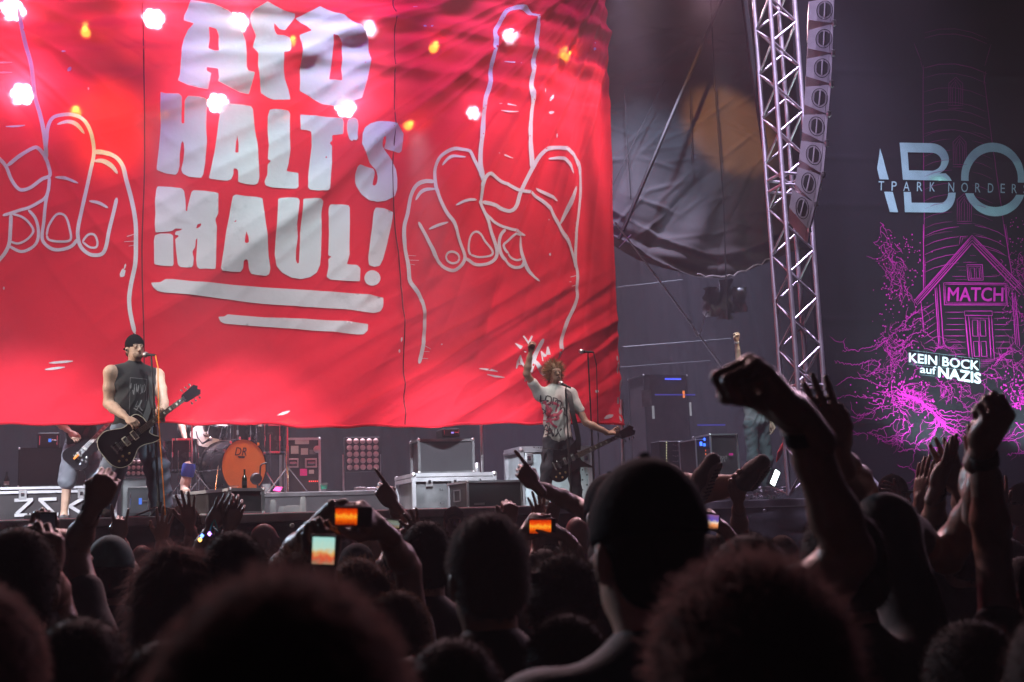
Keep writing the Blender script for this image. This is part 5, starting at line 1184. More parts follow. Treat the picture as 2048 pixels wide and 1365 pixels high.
t, _ = road_case('equipment_box', 'low grey equipment box behind the left singer\'s legs', 'equipment box', fp(244, 14.2), fp(306, 14.2), 0.35, zt(275, 958, 14.2) - ZS, 'caseside', 0.012, edges='rubber')
amp(256, 300, 974, 996, 13.9, 'low black rack unit with blue digits between the left singer\'s legs', 0.9, (0.1, 0.25, 1.0), ZS + 0.05)
# floor monitor in a framed box, left of centre
FLm, FRm = fp(460, 12.30), fp(526, 12.42); BLm = fp(373, 13.05); hm = zt(490, 976, 12.3) - ZS
t, fr = road_case('floor_monitor', 'black floor monitor in a metal frame in front of the drum kit', 'floor monitor', FLm, FRm, (BLm - FLm).length, hm, 'caseblack', 0.030, dv=BLm - FLm, front='grille')
MB().box((FLm + FRm) / 2 + Vector((-0.12, -0.02, 0.04)), (0.10, 0.008, 0.016)).build('name_plate', M['steel'], t)
MB().path([at(438, 1012, Y=12.2), at(447, 1003, Y=12.2), at(462, 1002, Y=12.2), at(474, 1007, Y=12.2), at(478, 1014, Y=12.2)], 0.007, 6).build('carry_cord', M['steel'], t)
bottle(489, 939, 976, 12.55, 'dark wine bottle standing on the floor monitor', ZS + hm + .003)
def dish(px, Y, z0, label, r=.06, m='cup'):
    p = fp(px, Y, z0); t = MB().lathe([(r * .6, 0), (r, .03), (r * .96, .03), (r * .55, .006)], p, n=18).build('plastic_dish', M[m], None, True); tag(t, label, 'dish')
dish(466, 12.5, ZS + hm + .003, 'small clear plastic dish beside the wine bottle')
# drum riser and kit
YR = 14.9; zr = zt(650, 983, YR)
rs = thing('drum_riser', fp(570, YR), 'low dark drum platform at the back of the stage', 'platform')
xa, xb = fp(345, YR).x, fp(800, YR).x
MB().box(((xa + xb) / 2, YR + 1.5, (zr + ZS) / 2 + .01), (xb - xa, 3.0, zr - ZS - .02), bev=.01).build('deck', M['deck'], rs)
MB().box(((xa + xb) / 2, YR - .012, zr - .03), (xb - xa, .03, .05), bev=.006).build('front_edge', M['caseside'], rs)
def drum(t, c, ax, r, L, head, nm=8, shell='drumblk', hoop='chrome'):
    c = Vector(c); ax = Vector(ax).normalized()
    MB().lathe([(r * .985, -L / 2), (r * .985, L / 2)], c, ax, 36).build('shell', M[shell], t, True)
    for s_ in (-1, 1):
        MB().lathe([(r * 1.0, s_ * L / 2 - .012), (r * 1.035, s_ * L / 2 - .012), (r * 1.035, s_ * L / 2 + .014), (r * 1.0, s_ * L / 2 + .014), (r * 1.0, s_ * L / 2 - .012)], c, ax, 36).build('hoop', M[hoop], t, True)
        MB().lathe([(r * .99, 0), (r * .5, .004), (0.002, .005)], c + ax * s_ * (L / 2 + .002), ax * s_, 36).build('drum_head', M[head if s_ > 0 else 'drumwht'], t, True)
    x = ax.orthogonal().normalized(); y = ax.cross(x)
    for k in range(nm):
        a = 2 * math.pi * k / nm + .2; o = c + (x * math.cos(a) + y * math.sin(a)) * r * 1.03
        MB().tube(o - ax * L * .5, o + ax * L * .5, .006, n=6).tube(o - ax * .03, o + ax * .03, .014, n=8).build('lug', M['chrome'], t, True)
bc = at(487, 933, Y=15.5); bax = Vector((0.50, -0.86, 0)).normalized(); rb = max(0.27, bc.z - zr - 0.02)
bd = thing('bass_drum', (bc.x, bc.y, zr), 'bass drum with orange front head lettered DR', 'bass drum', 'drum kit')
drum(bd, bc - bax * .22, bax, rb, .46, 'orangehead', 8, hoop='drumblk')
fc = bc + bax * .020; fu = Vector((-bax.y, bax.x, 0)) ; fu = fu if fu.x > 0 else -fu
V, F = text_polys('DR'); V = V - (V.max(0) + V.min(0)) / 2; V[:, 0] += V[:, 1] * 0.25
mesh('lettering', [world(bd).inverted() @ (fc + fu * (-.045 + p[0] * .14) + Vector((0, 0, 1)) * (rb * .54 + p[1] * .15)) for p in V], F, M['black'], bd)
for (u_, v_, w_, h_) in ((-.045, .33, .11, .014), (-.045, .30, .09, .010)):
    c = fc + fu * u_ + Vector((0, 0, 1)) * (rb * v_); MB().add([c - fu * w_ / 2, c + fu * w_ / 2, c + fu * w_ / 2 + Vector((0, 0, h_)), c - fu * w_ / 2 + Vector((0, 0, h_))], [(0, 1, 2, 3)]).build('printed_line', M['black'], bd)
for s_ in (-1, 1): MB().tube(bc - bax * .05 + fu * s_ * rb, bc + bax * .1 + fu * s_ * (rb + .16) - Vector((0, 0, bc.z - zr - .01)), .010, n=8).build('spur', M['chrome'], bd)
for i in range(6):
    a = 0.5 + i * .42; o = bc + (fu * math.cos(a) + Vector((0, 0, 1)) * math.sin(a)) * rb * 1.05 + bax * .012; MB().box(o, (.03, .05, .04), bev=.006).build('claw_hook', M['chrome'] if i != 1 else M['orangehead'], bd)
def tom(px, py, Y, r, L, label, tilt=(0, -.25, 1), name='tom_drum'):
    c = at(px, py, Y=Y); t = thing(name, (c.x, c.y, c.z - L / 2), label, 'drum', 'drum kit'); drum(t, c, tilt, r, L, 'drumwht', 6); return t, c
t, c = tom(487, 862, 15.7, .155, .25, 'rack tom above the middle of the bass drum'); MB().tube(c + Vector((0, .05, -.1)), (bc.x, bc.y + .2, bc.z + rb), .014).build('mount', M['chrome'], t)
t, c = tom(428, 866, 16.0, .155, .24, 'left rack tom partly under the banner hem', (.2, -.3, 1)); MB().tube(c + Vector((0, .05, -.1)), (bc.x - .2, bc.y + .3, bc.z + rb), .014).build('mount', M['chrome'], t)
t, c = tom(362, 912, 15.6, .20, .38, 'dark floor tom left of the bass drum', (0, 0, 1))
for a in (0.3, 2.4, 4.5): MB().tube(c + Vector((.215 * math.cos(a), .215 * math.sin(a), .05)), (c.x + .215 * math.cos(a), c.y + .215 * math.sin(a), zr), .008, n=6).build('leg', M['chrome'], t)
t, c = tom(543, 880, 16.2, .19, .36, 'floor tom right of the bass drum', (0, 0, 1))
for a in (0.3, 2.4, 4.5): MB().tube(c + Vector((.205 * math.cos(a), .205 * math.sin(a), .05)), (c.x + .205 * math.cos(a), c.y + .205 * math.sin(a), zr), .008, n=6).build('leg', M['chrome'], t)
def cymbal(px, py, Y, r, label, tilt, m):
    c = at(px, py, Y=Y); t = thing('cymbal', (c.x, c.y, zr), label, 'cymbal', 'drum kit')
    MB().lathe([(r, 0), (r * .6, .014), (r * .2, .022), (r * .17, .040), (.01, .05), (.01, .045), (r * .17, .036), (r * .2, .018), (r * .6, .010), (r, -.003)], c, tilt, 36).build('plate', M[m], t, True)
    b = MB().tube((c.x, c.y, zr + .25), c, .011, n=8).tube((c.x, c.y, zr + .25), (c.x, c.y, zr + .6), .016, n=8); b.build('stand_pole', M['chrome'], t, True)
    for a in (0.4, 2.5, 4.6): MB().tube((c.x, c.y, zr + .34), (c.x + .30 * math.cos(a), c.y + .30 * math.sin(a), zr + .012), .009, n=6).build('leg', M['chrome'], t, True)
cymbal(412, 872, 15.9, .20, 'pale round cymbal tilted forward left of the rack tom', (.1, -.75, .6), 'drumwht')
cymbal(384, 846, 15.3, .19, 'cymbal on a chrome stand left of the bass drum', (0, -.2, 1), 'gold')
cymbal(575, 846, 15.3, .21, 'cymbal on a chrome tripod stand right of the bass drum', (0, -.2, 1), 'gold')
def mic(t, a, b_, r=.018):
    a = Vector(a); b_ = Vector(b_); d = (b_ - a).normalized(); Ln = (b_ - a).length
    MB().lathe([(r * .45, 0), (r * .6, Ln * .5), (r * .78, Ln * .68), (r * .8, Ln * .7)], a, d, 14).build('microphone', M['rubber'], t, True)
    MB().lathe([(r * .8, Ln * .70), (r * 1.15, Ln * .76), (r * 1.2, Ln * .86), (r * .9, Ln * .96), (r * .2, Ln)], a, d, 14).build('grille', M['steel'], t, True)
km = thing('drum_microphone', fp(519, 15.0, zr), 'round kick drum microphone on a bent arm before the orange head', 'microphone')
p = at(512, 958, Y=14.95)
MB().lathe([(.003, -.06), (.06, -.045), (.075, 0), (.06, .045), (.003, .06)], p, (0.3, -1, 0), 20).build('microphone_head', M['black'], km, True)
MB().path([p + Vector((.03, 0, .02)), at(520, 950, Y=14.95), at(521, 933, Y=14.95), at(524, 929, Y=14.95), at(534, 926, Y=14.95)], .010, 8).tube(p + Vector((0.02, 0, -.05)), (p.x + .02, p.y, zr + .01), .012).build('arm', M['black'], km, True)
tm_ = thing('drum_microphone', at(420, 880, Y=15.4), 'black clip microphone aimed at the left rack tom', 'microphone'); mic(tm_, at(405, 888, Y=15.4), at(424, 876, Y=15.4), .022)
MB().path([at(405, 888, Y=15.4), at(395, 875, Y=15.4), at(392, 862, Y=15.4)], .007, 6).build('arm', M['black'], tm_, True)
# rack case with stickers
Yk = 16.4; zk = zr
t, fr = road_case('rack_case', 'metal edged rack case covered with stickers beside the drum kit', 'rack case', fp(572, Yk, zk), fp(640, Yk, zk), .5, zt(605, 876, Yk) - zk, 'caseblack', .03)
for (x0, y0, x1, y1, m_) in ((590, 880, 618, 889, 'label'), (582, 892, 597, 908, 'label'), (602, 897, 616, 910, 'label'), (619, 900, 632, 909, 'caseside'), (600, 938, 614, 952, 'pink'), (618, 940, 628, 948, 'label')):
    a = at(x0, y1, Y=Yk - .006); b_ = at(x1, y0, Y=Yk - .006); MB().box((a + b_) / 2, (b_.x - a.x, .004, b_.z - a.z)).build('sticker', M[m_], t)
for (x0, x1) in ((575, 597), (610, 634)):
    a = at(x0, 936, Y=Yk - .012); b_ = at(x1, 917, Y=Yk - .012); cc = (a + b_) / 2
    MB().box(cc, (b_.x - a.x, .018, b_.z - a.z), bev=.006).build('latch_dish', M['steel'], t); MB().box(cc + Vector((0, -.01, 0)), ((b_.x - a.x) * .72, .012, (b_.z - a.z) * .62)).build('recess', M['black'], t)
    MB().box(cc + Vector((0, -.018, 0)), ((b_.x - a.x) * .6, .012, (b_.z - a.z) * .26), bev=.003).build('latch', M['chrome'], t)
MB().lathe([(.05, 0), (.05, .02), (.02, .025)], at(634, 899, Y=Yk - .01), (0, -1, 0), 16).build('corner_latch', M['steel'], t, True)
for i in range(5): MB().box(at(619 + i * 4, 963, Y=Yk - .01), (.014, .01, .014)).build('indicator', emat('red_led', (1, .06, .05), 2.0), t)
# clutter on the riser
cp = fp(648, 15.0, zr); cu_ = thing('beer_cup', cp, 'clear plastic cup with green band on the drum platform', 'cup'); hc_ = zt(648, 966, 15.0) - zr
MB().lathe([(.034, 0), (.036, .002), (.048, hc_), (.045, hc_), (.033, .006)], cp, n=18).build('wall', M['cup'], cu_, True); MB().lathe([(.0395, hc_ * .3), (.0445, hc_ * .72)], cp, n=18).build('band', M['cupgreen'], cu_, True)
pk = MB().add([fp(546, 14.95, zr + .03), fp(560, 14.92, zr + .012), fp(567, 15.05, zr + .07), fp(552, 15.1, zr + .08)], [(0, 1, 2, 3)]).build('pink_board', M['pink']); pk.modifiers.new('s', 'SOLIDIFY').thickness = .012; tag(pk, 'bright pink board lying against the drum stand', 'board')
gl = fp(533, 14.8, ZS + hm * 0 + (zr - ZS)); g_ = MB().lathe([(.05, 0), (.052, .10), (.049, .10), (.045, .01)], gl, n=16).build('plastic_jar', M['cup'], None, True); tag(g_, 'clear jar beside the kick drum microphone', 'jar')
for i, (px, Y, lb) in enumerate(((720, 15.2, 'leftmost of the shiny small pedals on the dark platform'), (742, 15.4, 'middle shiny small pedal on the dark platform'), (768, 15.2, 'rightmost small pedal on the dark platform'))): pedal(px, Y, lb, 'steel' if i != 1 else 'alu', zr)
for i, (px, lb) in enumerate(((546, 'leftmost empty glass at the foot of the drum platform'), (563, 'second small glass at the foot of the drum platform'), (586, 'broad clear tub at the foot of the drum platform'), (606, 'tall clear bottle at the foot of the drum platform'))):
    p = fp(px, 12.9 + .04 * i); r_, h_ = ((.035, .16), (.04, .09), (.10, .10), (.035, .19))[i]
    o = MB().lathe([(r_ * .8, 0), (r_, .01), (r_, h_ * .8), (r_ * .7, h_), (r_ * .6, h_), (r_ * .9, h_ * .7), (r_ * .9, .02)], p, n=16).build('clear_container', M['cup'], None, True); tag(o, lb, 'container')
# lamp wall right of the rack, stacked cabinet and cases
lamp_wall(693, 758, 876, 942, 16.6, 5, 5, 'square lamp panel of twenty-five round pinkish lenses', 0.43)
Y5 = 13.75; h5 = zt(900, 946, Y5) - ZS
road_case('flight_case', 'big grey flight case with shiny metal edges under the framed speaker', 'flight case', fp(828, Y5), fp(990, Y5), 0.85, h5, 'caseside', .042, lid=.075, latches=3)
t = bpy.data.objects['flight_case.001']
for (px, py) in ((880, 978), (884.5, 978), (881, 1005), (886, 1005)): MB().lathe([(.008, 0), (.006, .006)], at(px, py, Y=Y5 - .003), (0, -1, 0), 8).build('rivet', M['chrome'], t, True)
z5 = ZS + h5 + .004; Y6 = 14.0
road_case('speaker_cabinet', 'dark guitar speaker with metal frame on the big flight case', 'speaker cabinet', fp(840, Y6, z5), fp(949, Y6, z5), .38, zt(895, 878, Y6) - z5, 'caseblack', .030, front='grille', edges='caseside')
amp(888, 924, 858, 874, 14.1, 'small amplifier with violet lights on top of the framed speaker', 1.0, (.4, .3, 1.0))
cn = fp(956, 13.9, z5); o = MB().lathe([(.030, 0), (.033, .005), (.033, .11), (.027, .12)], cn, n=16).build('drink_can', M['alu'], None, True); tag(o, 'drink can standing on the big flight case', 'can')
strut(fp(966, 14.4), at(961, 800, Y=14.4), .02, 'upright pinkish pole behind the big flight case')
strut(fp(1247, 14.6), at(1243, 800, Y=14.6), .025, 'upright steel pole under the right banner corner')
Y7 = 12.55; FLm, FRm = fp(936, Y7), fp(1044, Y7 + .03); h7 = zt(990, 961, Y7) - ZS; BLm = fp(898, Y7 + .55)
t, fr = road_case('floor_monitor', 'wide black floor monitor in front of the big flight case', 'floor monitor', FLm, FRm, (BLm - FLm).length, h7, 'caseblack', .022, dv=BLm - FLm, front='grille')
MB().box(FLm + Vector((.12, -.022, .05)), (.12, .008, .02)).build('name_plate', M['steel'], t)
cc = (FLm + BLm) / 2 + Vector((-.012, 0, h7 * .5)); b_ = MB(); dd = (BLm - FLm).normalized()
for i, j in (((-1, -1), (1, -1)), ((1, -1), (1, 1)), ((1, 1), (-1, 1)), ((-1, 1), (-1, -1))): bar(b_, cc + dd * .09 * i[0] + Vector((0, 0, .06 * i[1])), cc + dd * .09 * j[0] + Vector((0, 0, .06 * j[1])), .012)
b_.build('side_handle', M['steel'], t)
Y8 = 13.9
road_case('flight_case', 'pale metal edged case standing behind the right singer', 'flight case', fp(1046, Y8), fp(1182, Y8), .6, zt(1110, 897, Y8) - ZS, 'casepale', .045, lid=.0001, latches=0)
t = bpy.data.objects['flight_case.002']
for px in (1058, 1172): MB().box(at(px, 917, Y=Y8 - .02), (.10, .02, .13), bev=.012).build('latch', M['steel'], t); MB().box(at(px, 917, Y=Y8 - .032), (.05, .012, .06), bev=.006).build('latch_knob', M['chrome'], t)
for i in range(8): MB().lathe([(.012, 0), (.008, .006)], at(1165 + (i % 2) * 9, 940 + 10 * i, Y=Y8 - .003), (0, -1, 0), 8).build('rivet', M['black'], t, True)
# microphone stands
def mic_stand(foot, top, head0, head1, label, boom=None, clutch=True):
    t = thing('microphone_stand', foot, label, 'microphone stand'); foot = Vector(foot); top = Vector(top)
    MB().tube(foot + Vector((0, 0, .05)), foot.lerp(top, .52), .013, n=10).build('lower_tube', M['black'], t, True); MB().tube(foot.lerp(top, .5), top, .009, n=10).build('upper_tube', M['black'], t, True)
    MB().tube(foot.lerp(top, .50), foot.lerp(top, .56), .020, n=10).build('clutch', M['rubber'], t, True)
    for a in (-2.4, -.3, 1.8): MB().tube(foot + Vector((0, 0, .10)), foot + Vector((.30 * math.cos(a), .30 * math.sin(a), .012)), .009, n=8).build('leg', M['black'], t, True)
    MB().tube(foot + Vector((0, 0, .03)), foot + Vector((0, 0, .14)), .028, n=12).build('hub', M['black'], t, True)
    MB().tube(top, Vector(head0).lerp(Vector(head1), .35), .008, n=8).build('clip', M['black'], t, True); mic(t, head0, head1, .024); return t
YS1 = 12.45
ms = mic_stand(fp(319, 12.15), at(303, 716, Y=12.15), at(311, 711, Y=12.10), at(287, 709, Y=12.28), 'black microphone stand in front of the left singer')
wire([at(311, 711, Y=12.10), at(316, 735, Y=12.1), at(318, 850, Y=12.1), at(326, 960, Y=12.1), fp(331, 12.12, ZS + .01)], .006, 'thin orange cable hanging along the left microphone stand', m='orangehead')
mic_stand(fp(1143, 12.75), at(1131, 780, Y=12.75), at(1141, 776, Y=12.70), at(1118, 765, Y=12.86), 'black microphone stand in front of the right singer')
mic_stand(fp(1190, 13.2), at(1176, 712, Y=13.2), at(1187, 705, Y=13.2), at(1157, 703, Y=13.2), 'spare microphone stand right of the right singer')
wire([at(1187, 705, Y=13.2), at(1193, 730, Y=13.2), at(1196, 850, Y=13.2), fp(1200, 13.2, ZS + .02)], .006, 'thin cable hanging beside the spare microphone stand')
# right side of the stage
t, fr = road_case('rack_case', 'blue lit rack case with stickers under the hanging tarpaulin', 'rack case', fp(1428, 14.6), fp(1482, 14.6), .5, zt(1455, 868, 14.6) - ZS, 'caseblack', .02)
V, F = text_polys("DON'T"); V -= V.min(0); a = at(1440, 918, Y=14.585)
mesh('lettering', [world(t).inverted() @ (a + Vector((p[0] * .036, 0, p[1] * .055))) for p in V], F, M['label'], t)
V, F = text_polys("BE A"); V -= V.min(0); a = at(1441, 925, Y=14.585)
mesh('lettering', [world(t).inverted() @ (a + Vector((p[0] * .040, 0, p[1] * .055))) for p in V], F, M['label'], t)
MB().box(at(1462, 909, Y=14.585), (.06, .004, .03)).build('sticker', M['pink'], t)
t, fr = road_case('rack_case', 'small rack with glowing blue units left of the stickered rack', 'rack case', fp(1398, 14.8), fp(1427, 14.8), .5, zt(1412, 878, 14.8) - ZS, 'caseblack', .015)
for (x0, y0, x1, y1, c_, e_) in ((1408, 876, 1428, 882, (.05, .15, 1), 3.0), (1400, 884, 1404, 892, (.05, .15, 1), 3.0), (1407, 887, 1414, 893, (.05, .2, 1), 2.0), (1411, 900, 1416, 903, (1, .2, .08), 1.2), (1411, 907, 1416, 910, (1, .2, .08), 1.2), (1422, 898, 1424, 901, (1, .2, .08), 1.0), (1422, 906, 1424, 909, (1, .2, .08), 1.0)):
    a = at(x0, y1, Y=14.77); b_ = at(x1, y0, Y=14.77); MB().box((a + b_) / 2, (b_.x - a.x, .01, b_.z - a.z)).build('indicator', emat('indicator_glow', c_, e_), t)
t, fr = road_case('equipment_rack', 'tall dark equipment rack with faint blue strips behind the crowd surfer', 'equipment rack', fp(1300, 17.5), fp(1388, 17.5), .6, zt(1340, 750, 17.5) - ZS, 'caseblack', .02, edges='rubber')
for (x0, y0, x1, y1, c_, e_) in ((1330, 757, 1362, 760, (.08, .12, 1), 1.2), (1310, 789, 1390, 791, (.1, .1, .8), .35), (1395, 849, 1450, 852, (.1, .1, .8), .3), (1366, 782, 1369, 796, (1, .25, .05), .9), (1305, 812, 1308, 838, (.8, .8, .9), .25), (1380, 805, 1382, 832, (.8, .8, .9), .3)):
    a = at(x0, y1, Y=17.46); b_ = at(x1, y0, Y=17.46); MB().box((a + b_) / 2, (b_.x - a.x, .01, b_.z - a.z)).build('indicator', emat('strip_glow', c_, e_), t)
pb = thing('patch_panel', fp(1355, 15.5), 'black cable patch panel with rows of tiny lit dots', 'patch panel'); a = at(1322, 945, Y=15.5); b_ = at(1392, 882, Y=15.5)
MB().box(((a.x + b_.x) / 2, 15.65, (ZS + b_.z) / 2), (b_.x - a.x, .3, b_.z - ZS), bev=.01).build('cabinet', M['black'], pb)
dl = emat('dot_glow', (.95, .9, .55), .9)
for i in range(10):
    for j in range(5): MB().box(at(1347 + i * 4.4, 890 + j * 11 + (i % 2), Y=15.47), (.008, .01, .008)).build('indicator', M['label'], pb)
for j in range(11): MB().box(at(1333, 885 + j * 5.4, Y=15.47), (.010, .01, .014)).build('indicator', dl, pb)
nt_ = MB().box(at(1293, 797, Y=17.0), (.17, .006, .27)).build('paper_notice', M['caseside']); tag(nt_, 'pale paper notice hanging in the dark right of the banner', 'paper notice')
wl = thing('work_lamp', at(1548, 958, Y=13.4), 'bright white tilted floor lamp beside the crowd surfer\'s shoe', 'lamp'); p = at(1550, 956, Y=13.4); Rm = np.array(Matrix.Rotation(.45, 3, 'Y')); Rm = Matrix.Rotation(.5, 3, 'Y') @ Matrix.Rotation(.25, 3, 'Z')
MB().box(p + Vector((0, .05, 0)), (.10, .08, .22), R=Rm, bev=.01).build('housing', M['black'], wl); MB().box(p, (.075, .012, .19), R=Rm).build('lens', emat('work_lamp_glow', (.82, 1, .96), 9), wl)
MB().tube(p + Vector((0, .05, -.1)), (p.x, p.y + .05, ZS), .012).build('stand', M['black'], wl)
rf = MB().add([at(1566, 886, Y=13.6), at(1569, 893, Y=13.6), at(1560, 916, Y=13.55), at(1553, 925, Y=13.55), at(1556, 905, Y=13.5)], [(0, 1, 2, 3, 4)]).build('red_pennant', M['redcloth']); rf.modifiers.new('s', 'SOLIDIFY').thickness = .01; tag(rf, 'small pointed red cloth hanging by the lattice tower foot', 'cloth')
cb = MB(); RR = random.Random(3)
for i in range(46):
    x, y, Y_ = RR.uniform(1425, 1560), RR.uniform(985, 1003), RR.uniform(12.1, 12.9); q = [fp(x + RR.uniform(-30, 30), Y_ + RR.uniform(-.2, .2), ZS + RR.uniform(.01, .16)) for _ in range(4)]
    cb.path(catmull([tuple(v) for v in q], 5), RR.choice((.006, .008, .010)), 5)
cb = cb.build('cable_heap', M['steel'], None, True); tag(cb, 'tangled heap of cables on the stage floor below the crowd surfer', 'cables', kind='stuff')

# ------------------------------------------------------------------ guitars
LP = '-.22,.00 -.215,.09 -.17,.155 -.09,.175 -.02,.145 .05,.11 .11,.115 .165,.145 .21,.135 .235,.08 .235,.035 .235,-.03 .20,-.055 .215,-.10 .24,-.135 .225,-.155 .17,-.145 .10,-.115 .04,-.11 -.02,-.145 -.09,-.175 -.17,-.155 -.215,-.09'
SG = '-.20,.00 -.195,.10 -.15,.155 -.08,.165 .0,.125 .08,.11 .15,.13 .215,.165 .225,.155 .18,.10 .155,.05 .155,-.05 .18,-.10 .225,-.155 .215,-.165 .15,-.13 .08,-.11 .0,-.125 -.08,-.165 -.15,-.155 -.195,-.10'
BS = '-.24,.00 -.235,.10 -.19,.16 -.11,.165 -.02,.125 .06,.12 .15,.15 .24,.165 .27,.145 .20,.10 .165,.04 .165,-.04 .19,-.09 .22,-.14 .20,-.155 .12,-.13 .05,-.115 -.02,-.125 -.11,-.17 -.19,-.165 -.235,-.10'
def guitar(name, label, c, tip, front, shape, body_m='guitar', total=.77, bridge='pickup', knobs=4, tuners=3, binding=True, up=1, bass=False):
    c = Vector(c); X_ = (Vector(tip) - c); sc = X_.length / total; X_ = X_.normalized(); N_ = Vector(front); N_ = (N_ - X_ * N_.dot(X_)).normalized(); Y_ = N_.cross(X_) * up
    if Y_.z < 0: Y_ = -Y_
    t = thing(name, c, label, 'guitar' if not bass else 'bass guitar'); G = lambda x, y, z=0: c + (X_ * x + Y_ * y) * sc + N_ * z
    pts = [tuple(p) for p in catmull(num(shape), 4, closed=True)]; P = [(a * sc, b * sc) for a, b in pts]
    MB().prism(P, (c - N_ * .022, X_, Y_, N_), .044).build('body', M[body_m], t)
    if binding: MB().path([G(a, b, .022) for a, b in pts] + [G(*pts[0], .022)], .0045, 6).build('binding', M['cream'], t, True)
    n0, n1 = .14, .60
    b = MB(); V = [G(n0, .027, .018), G(n0, -.027, .018), G(n1, -.021, .018), G(n1, .021, .018), G(n0, .027, .038), G(n0, -.027, .038), G(n1, -.021, .034), G(n1, .021, .034)]
    b.add(V, [(0, 1, 2, 3), (4, 7, 6, 5), (0, 4, 5, 1), (1, 5, 6, 2), (2, 6, 7, 3), (3, 7, 4, 0)]).build('fretboard', M['maple'], t)
    MB().path([G(.16, 0, .006), G(.6, 0, .010)], .023 * sc, 10).build('neck', M['maple'] if bass else M[body_m], t, True)
    for i in range(14):
        x = n1 - (n1 - .12) * (1 - 2 ** (-i / 9)) * 1.25
        if x > n0: MB().box(G(x, 0, .0375), (.003, .048 * sc, .004), R=Matrix((X_, Y_, N_)).transposed()).build('fret', M['chrome'], t)
    for x in (.53, .46, .40, .34, .28): MB().box(G(x, 0, .0372), (.018, .028, .003), R=Matrix((X_, Y_, N_)).transposed()).build('inlay', M['cream'], t)
    hd = [(.60, .021), (.62, .04), (.755, .052), (.78, .02), (.76, 0), (.78, -.02), (.755, -.052), (.62, -.04), (.60, -.021)]
    MB().prism([(a * sc, b * sc) for a, b in hd], (c + N_ * .004, X_, Y_, N_), .018).build('headstock', M[body_m], t)
    for i in range(tuners):
        for s_ in (-1, 1):
            MB().tube(G(.645 + .043 * i, s_ * .045, .012), G(.645 + .043 * i, s_ * .075, .012), .004, n=6).tube(G(.645 + .043 * i, s_ * .064, .012), G(.645 + .043 * i, s_ * .082, .012), .009, n=8).build('tuning_peg', M['pickup'], t, True)
    for x in ((.085, .0) if not bass else (.03,)):
        MB().box(G(x, 0, .028), (.042 * sc, .085 * sc, .014), R=Matrix((X_, Y_, N_)).transposed(), bev=.004).build('pickup_frame', M['cream'] if binding else M['black'], t); MB().box(G(x, 0, .036), (.032 * sc, .066 * sc, .010), R=Matrix((X_, Y_, N_)).transposed(), bev=.003).build('pickup', M['pickup'], t)
    MB().box(G(-.075, 0, .030), (.02 * sc, .085 * sc, .016), R=Matrix((X_, Y_, N_)).transposed(), bev=.003).build('bridge', M[bridge], t)
    MB().box(G(-.12, 0, .028), (.016 * sc, .09 * sc, .012), R=Matrix((X_, Y_, N_)).transposed(), bev=.003).build('tailpiece', M[bridge], t)
    for i, (x, y) in enumerate(((-.10, -.085), (-.045, -.10), (-.15, -.10), (-.095, -.13))[:knobs]): MB().lathe([(.012, 0), (.011, .014), (.006, .016)], G(x, y, .022), N_, 12).build('knob', M['gold'] if not bass else M['chrome'], t, True)
    for i in range(4 if bass else 6):
        y = (i - (1.5 if bass else 2.5)) * (.016 if bass else .0098); MB().tube(G(-.12, y, .042), G(.62, y * .75, .038), .0013 if not bass else .002, n=4).build('string', M['steel'], t)
    return t, G
g1, G1 = guitar('electric_guitar', 'black single cut guitar with cream edge held by the left singer', at(252, 884, Y=12.12), at(396, 778, Y=12.22), (0.1, -1, .1), LP)
g2, G2 = guitar('electric_guitar', 'black double horned guitar held by the right singer', at(1130, 924, Y=12.93), at(1272, 857, Y=12.74), (-.1, -1, .15), SG, binding=False, total=.80)
g3, G3 = guitar('bass_guitar', 'dark four string bass hanging on the bass player', at(166, 902, Y=13.98), at(272, 790, Y=14.05), (0, -1, .1), BS, total=.98, bridge='pickup', tuners=2, binding=False, bass=True)
b_ = g3.children; MB().box(G3(-.12, 0, .048), (.07, .09, .02), R=Matrix.Rotation(-.75, 3, 'Y'), bev=.004).build('bridge_cover', M['orangehead'], g3)

# ------------------------------------------------------------------ the band
PI = math.pi
def stand(label, px, pt, pc, Y, **k):
    c = at(px, pt, Y=Y); q = at(pc[0], pc[1], Y=Y); return person(label, (q.x, q.y), c.z, zfeet=ZS, **k)
W_ = lambda px, py, Y: at(px, py, Y=Y)
s1, hp1, sh1, lo1 = stand('man in black sleeveless shirt and backward cap singing and playing guitar', 277, 672, (271, 740), YS1, yaw=PI + .42, hair='buzz', hm='hairbrn', shirt='tee', pants='jeans', head=(.02, -.05, .05), h=.012, hh=.0055, face=True, cap='back', sleeve=0.02, hand_h=.0045, wide=1.24, bag=1.5, k_arm=1.2, s=1.05,
    feet=[(-.27, .10), (.30, -.02)], arms=[dict(side=1, e=W_(217, 808, 12.42), w=W_(254, 836, 12.14), f=W_(276, 850, 12.02), pose='pick', th=-1, back=(.1, -1, .3)),
    dict(side=-1, e=W_(327, 806, 12.42), w=W_(324, 836, 12.28), f=W_(315, 822, 12.10), pose='grip', th=1, back=(.5, .3, -1))])
bm_ = Sdf(); bm_.ell(hp1(0, .060, .203), (.050, .050, .042), None, .02).ell(hp1(0, .030, .185), (.062, .055, .03), None, .02); bm_.ell(hp1(0, .095, .172), (.03, .03, .030), None, .01, sub=True); V, F = bm_.mesh(.006); npmesh('stubble', V, F, mat('stubble', (.20, .12, .085), .8), s1)
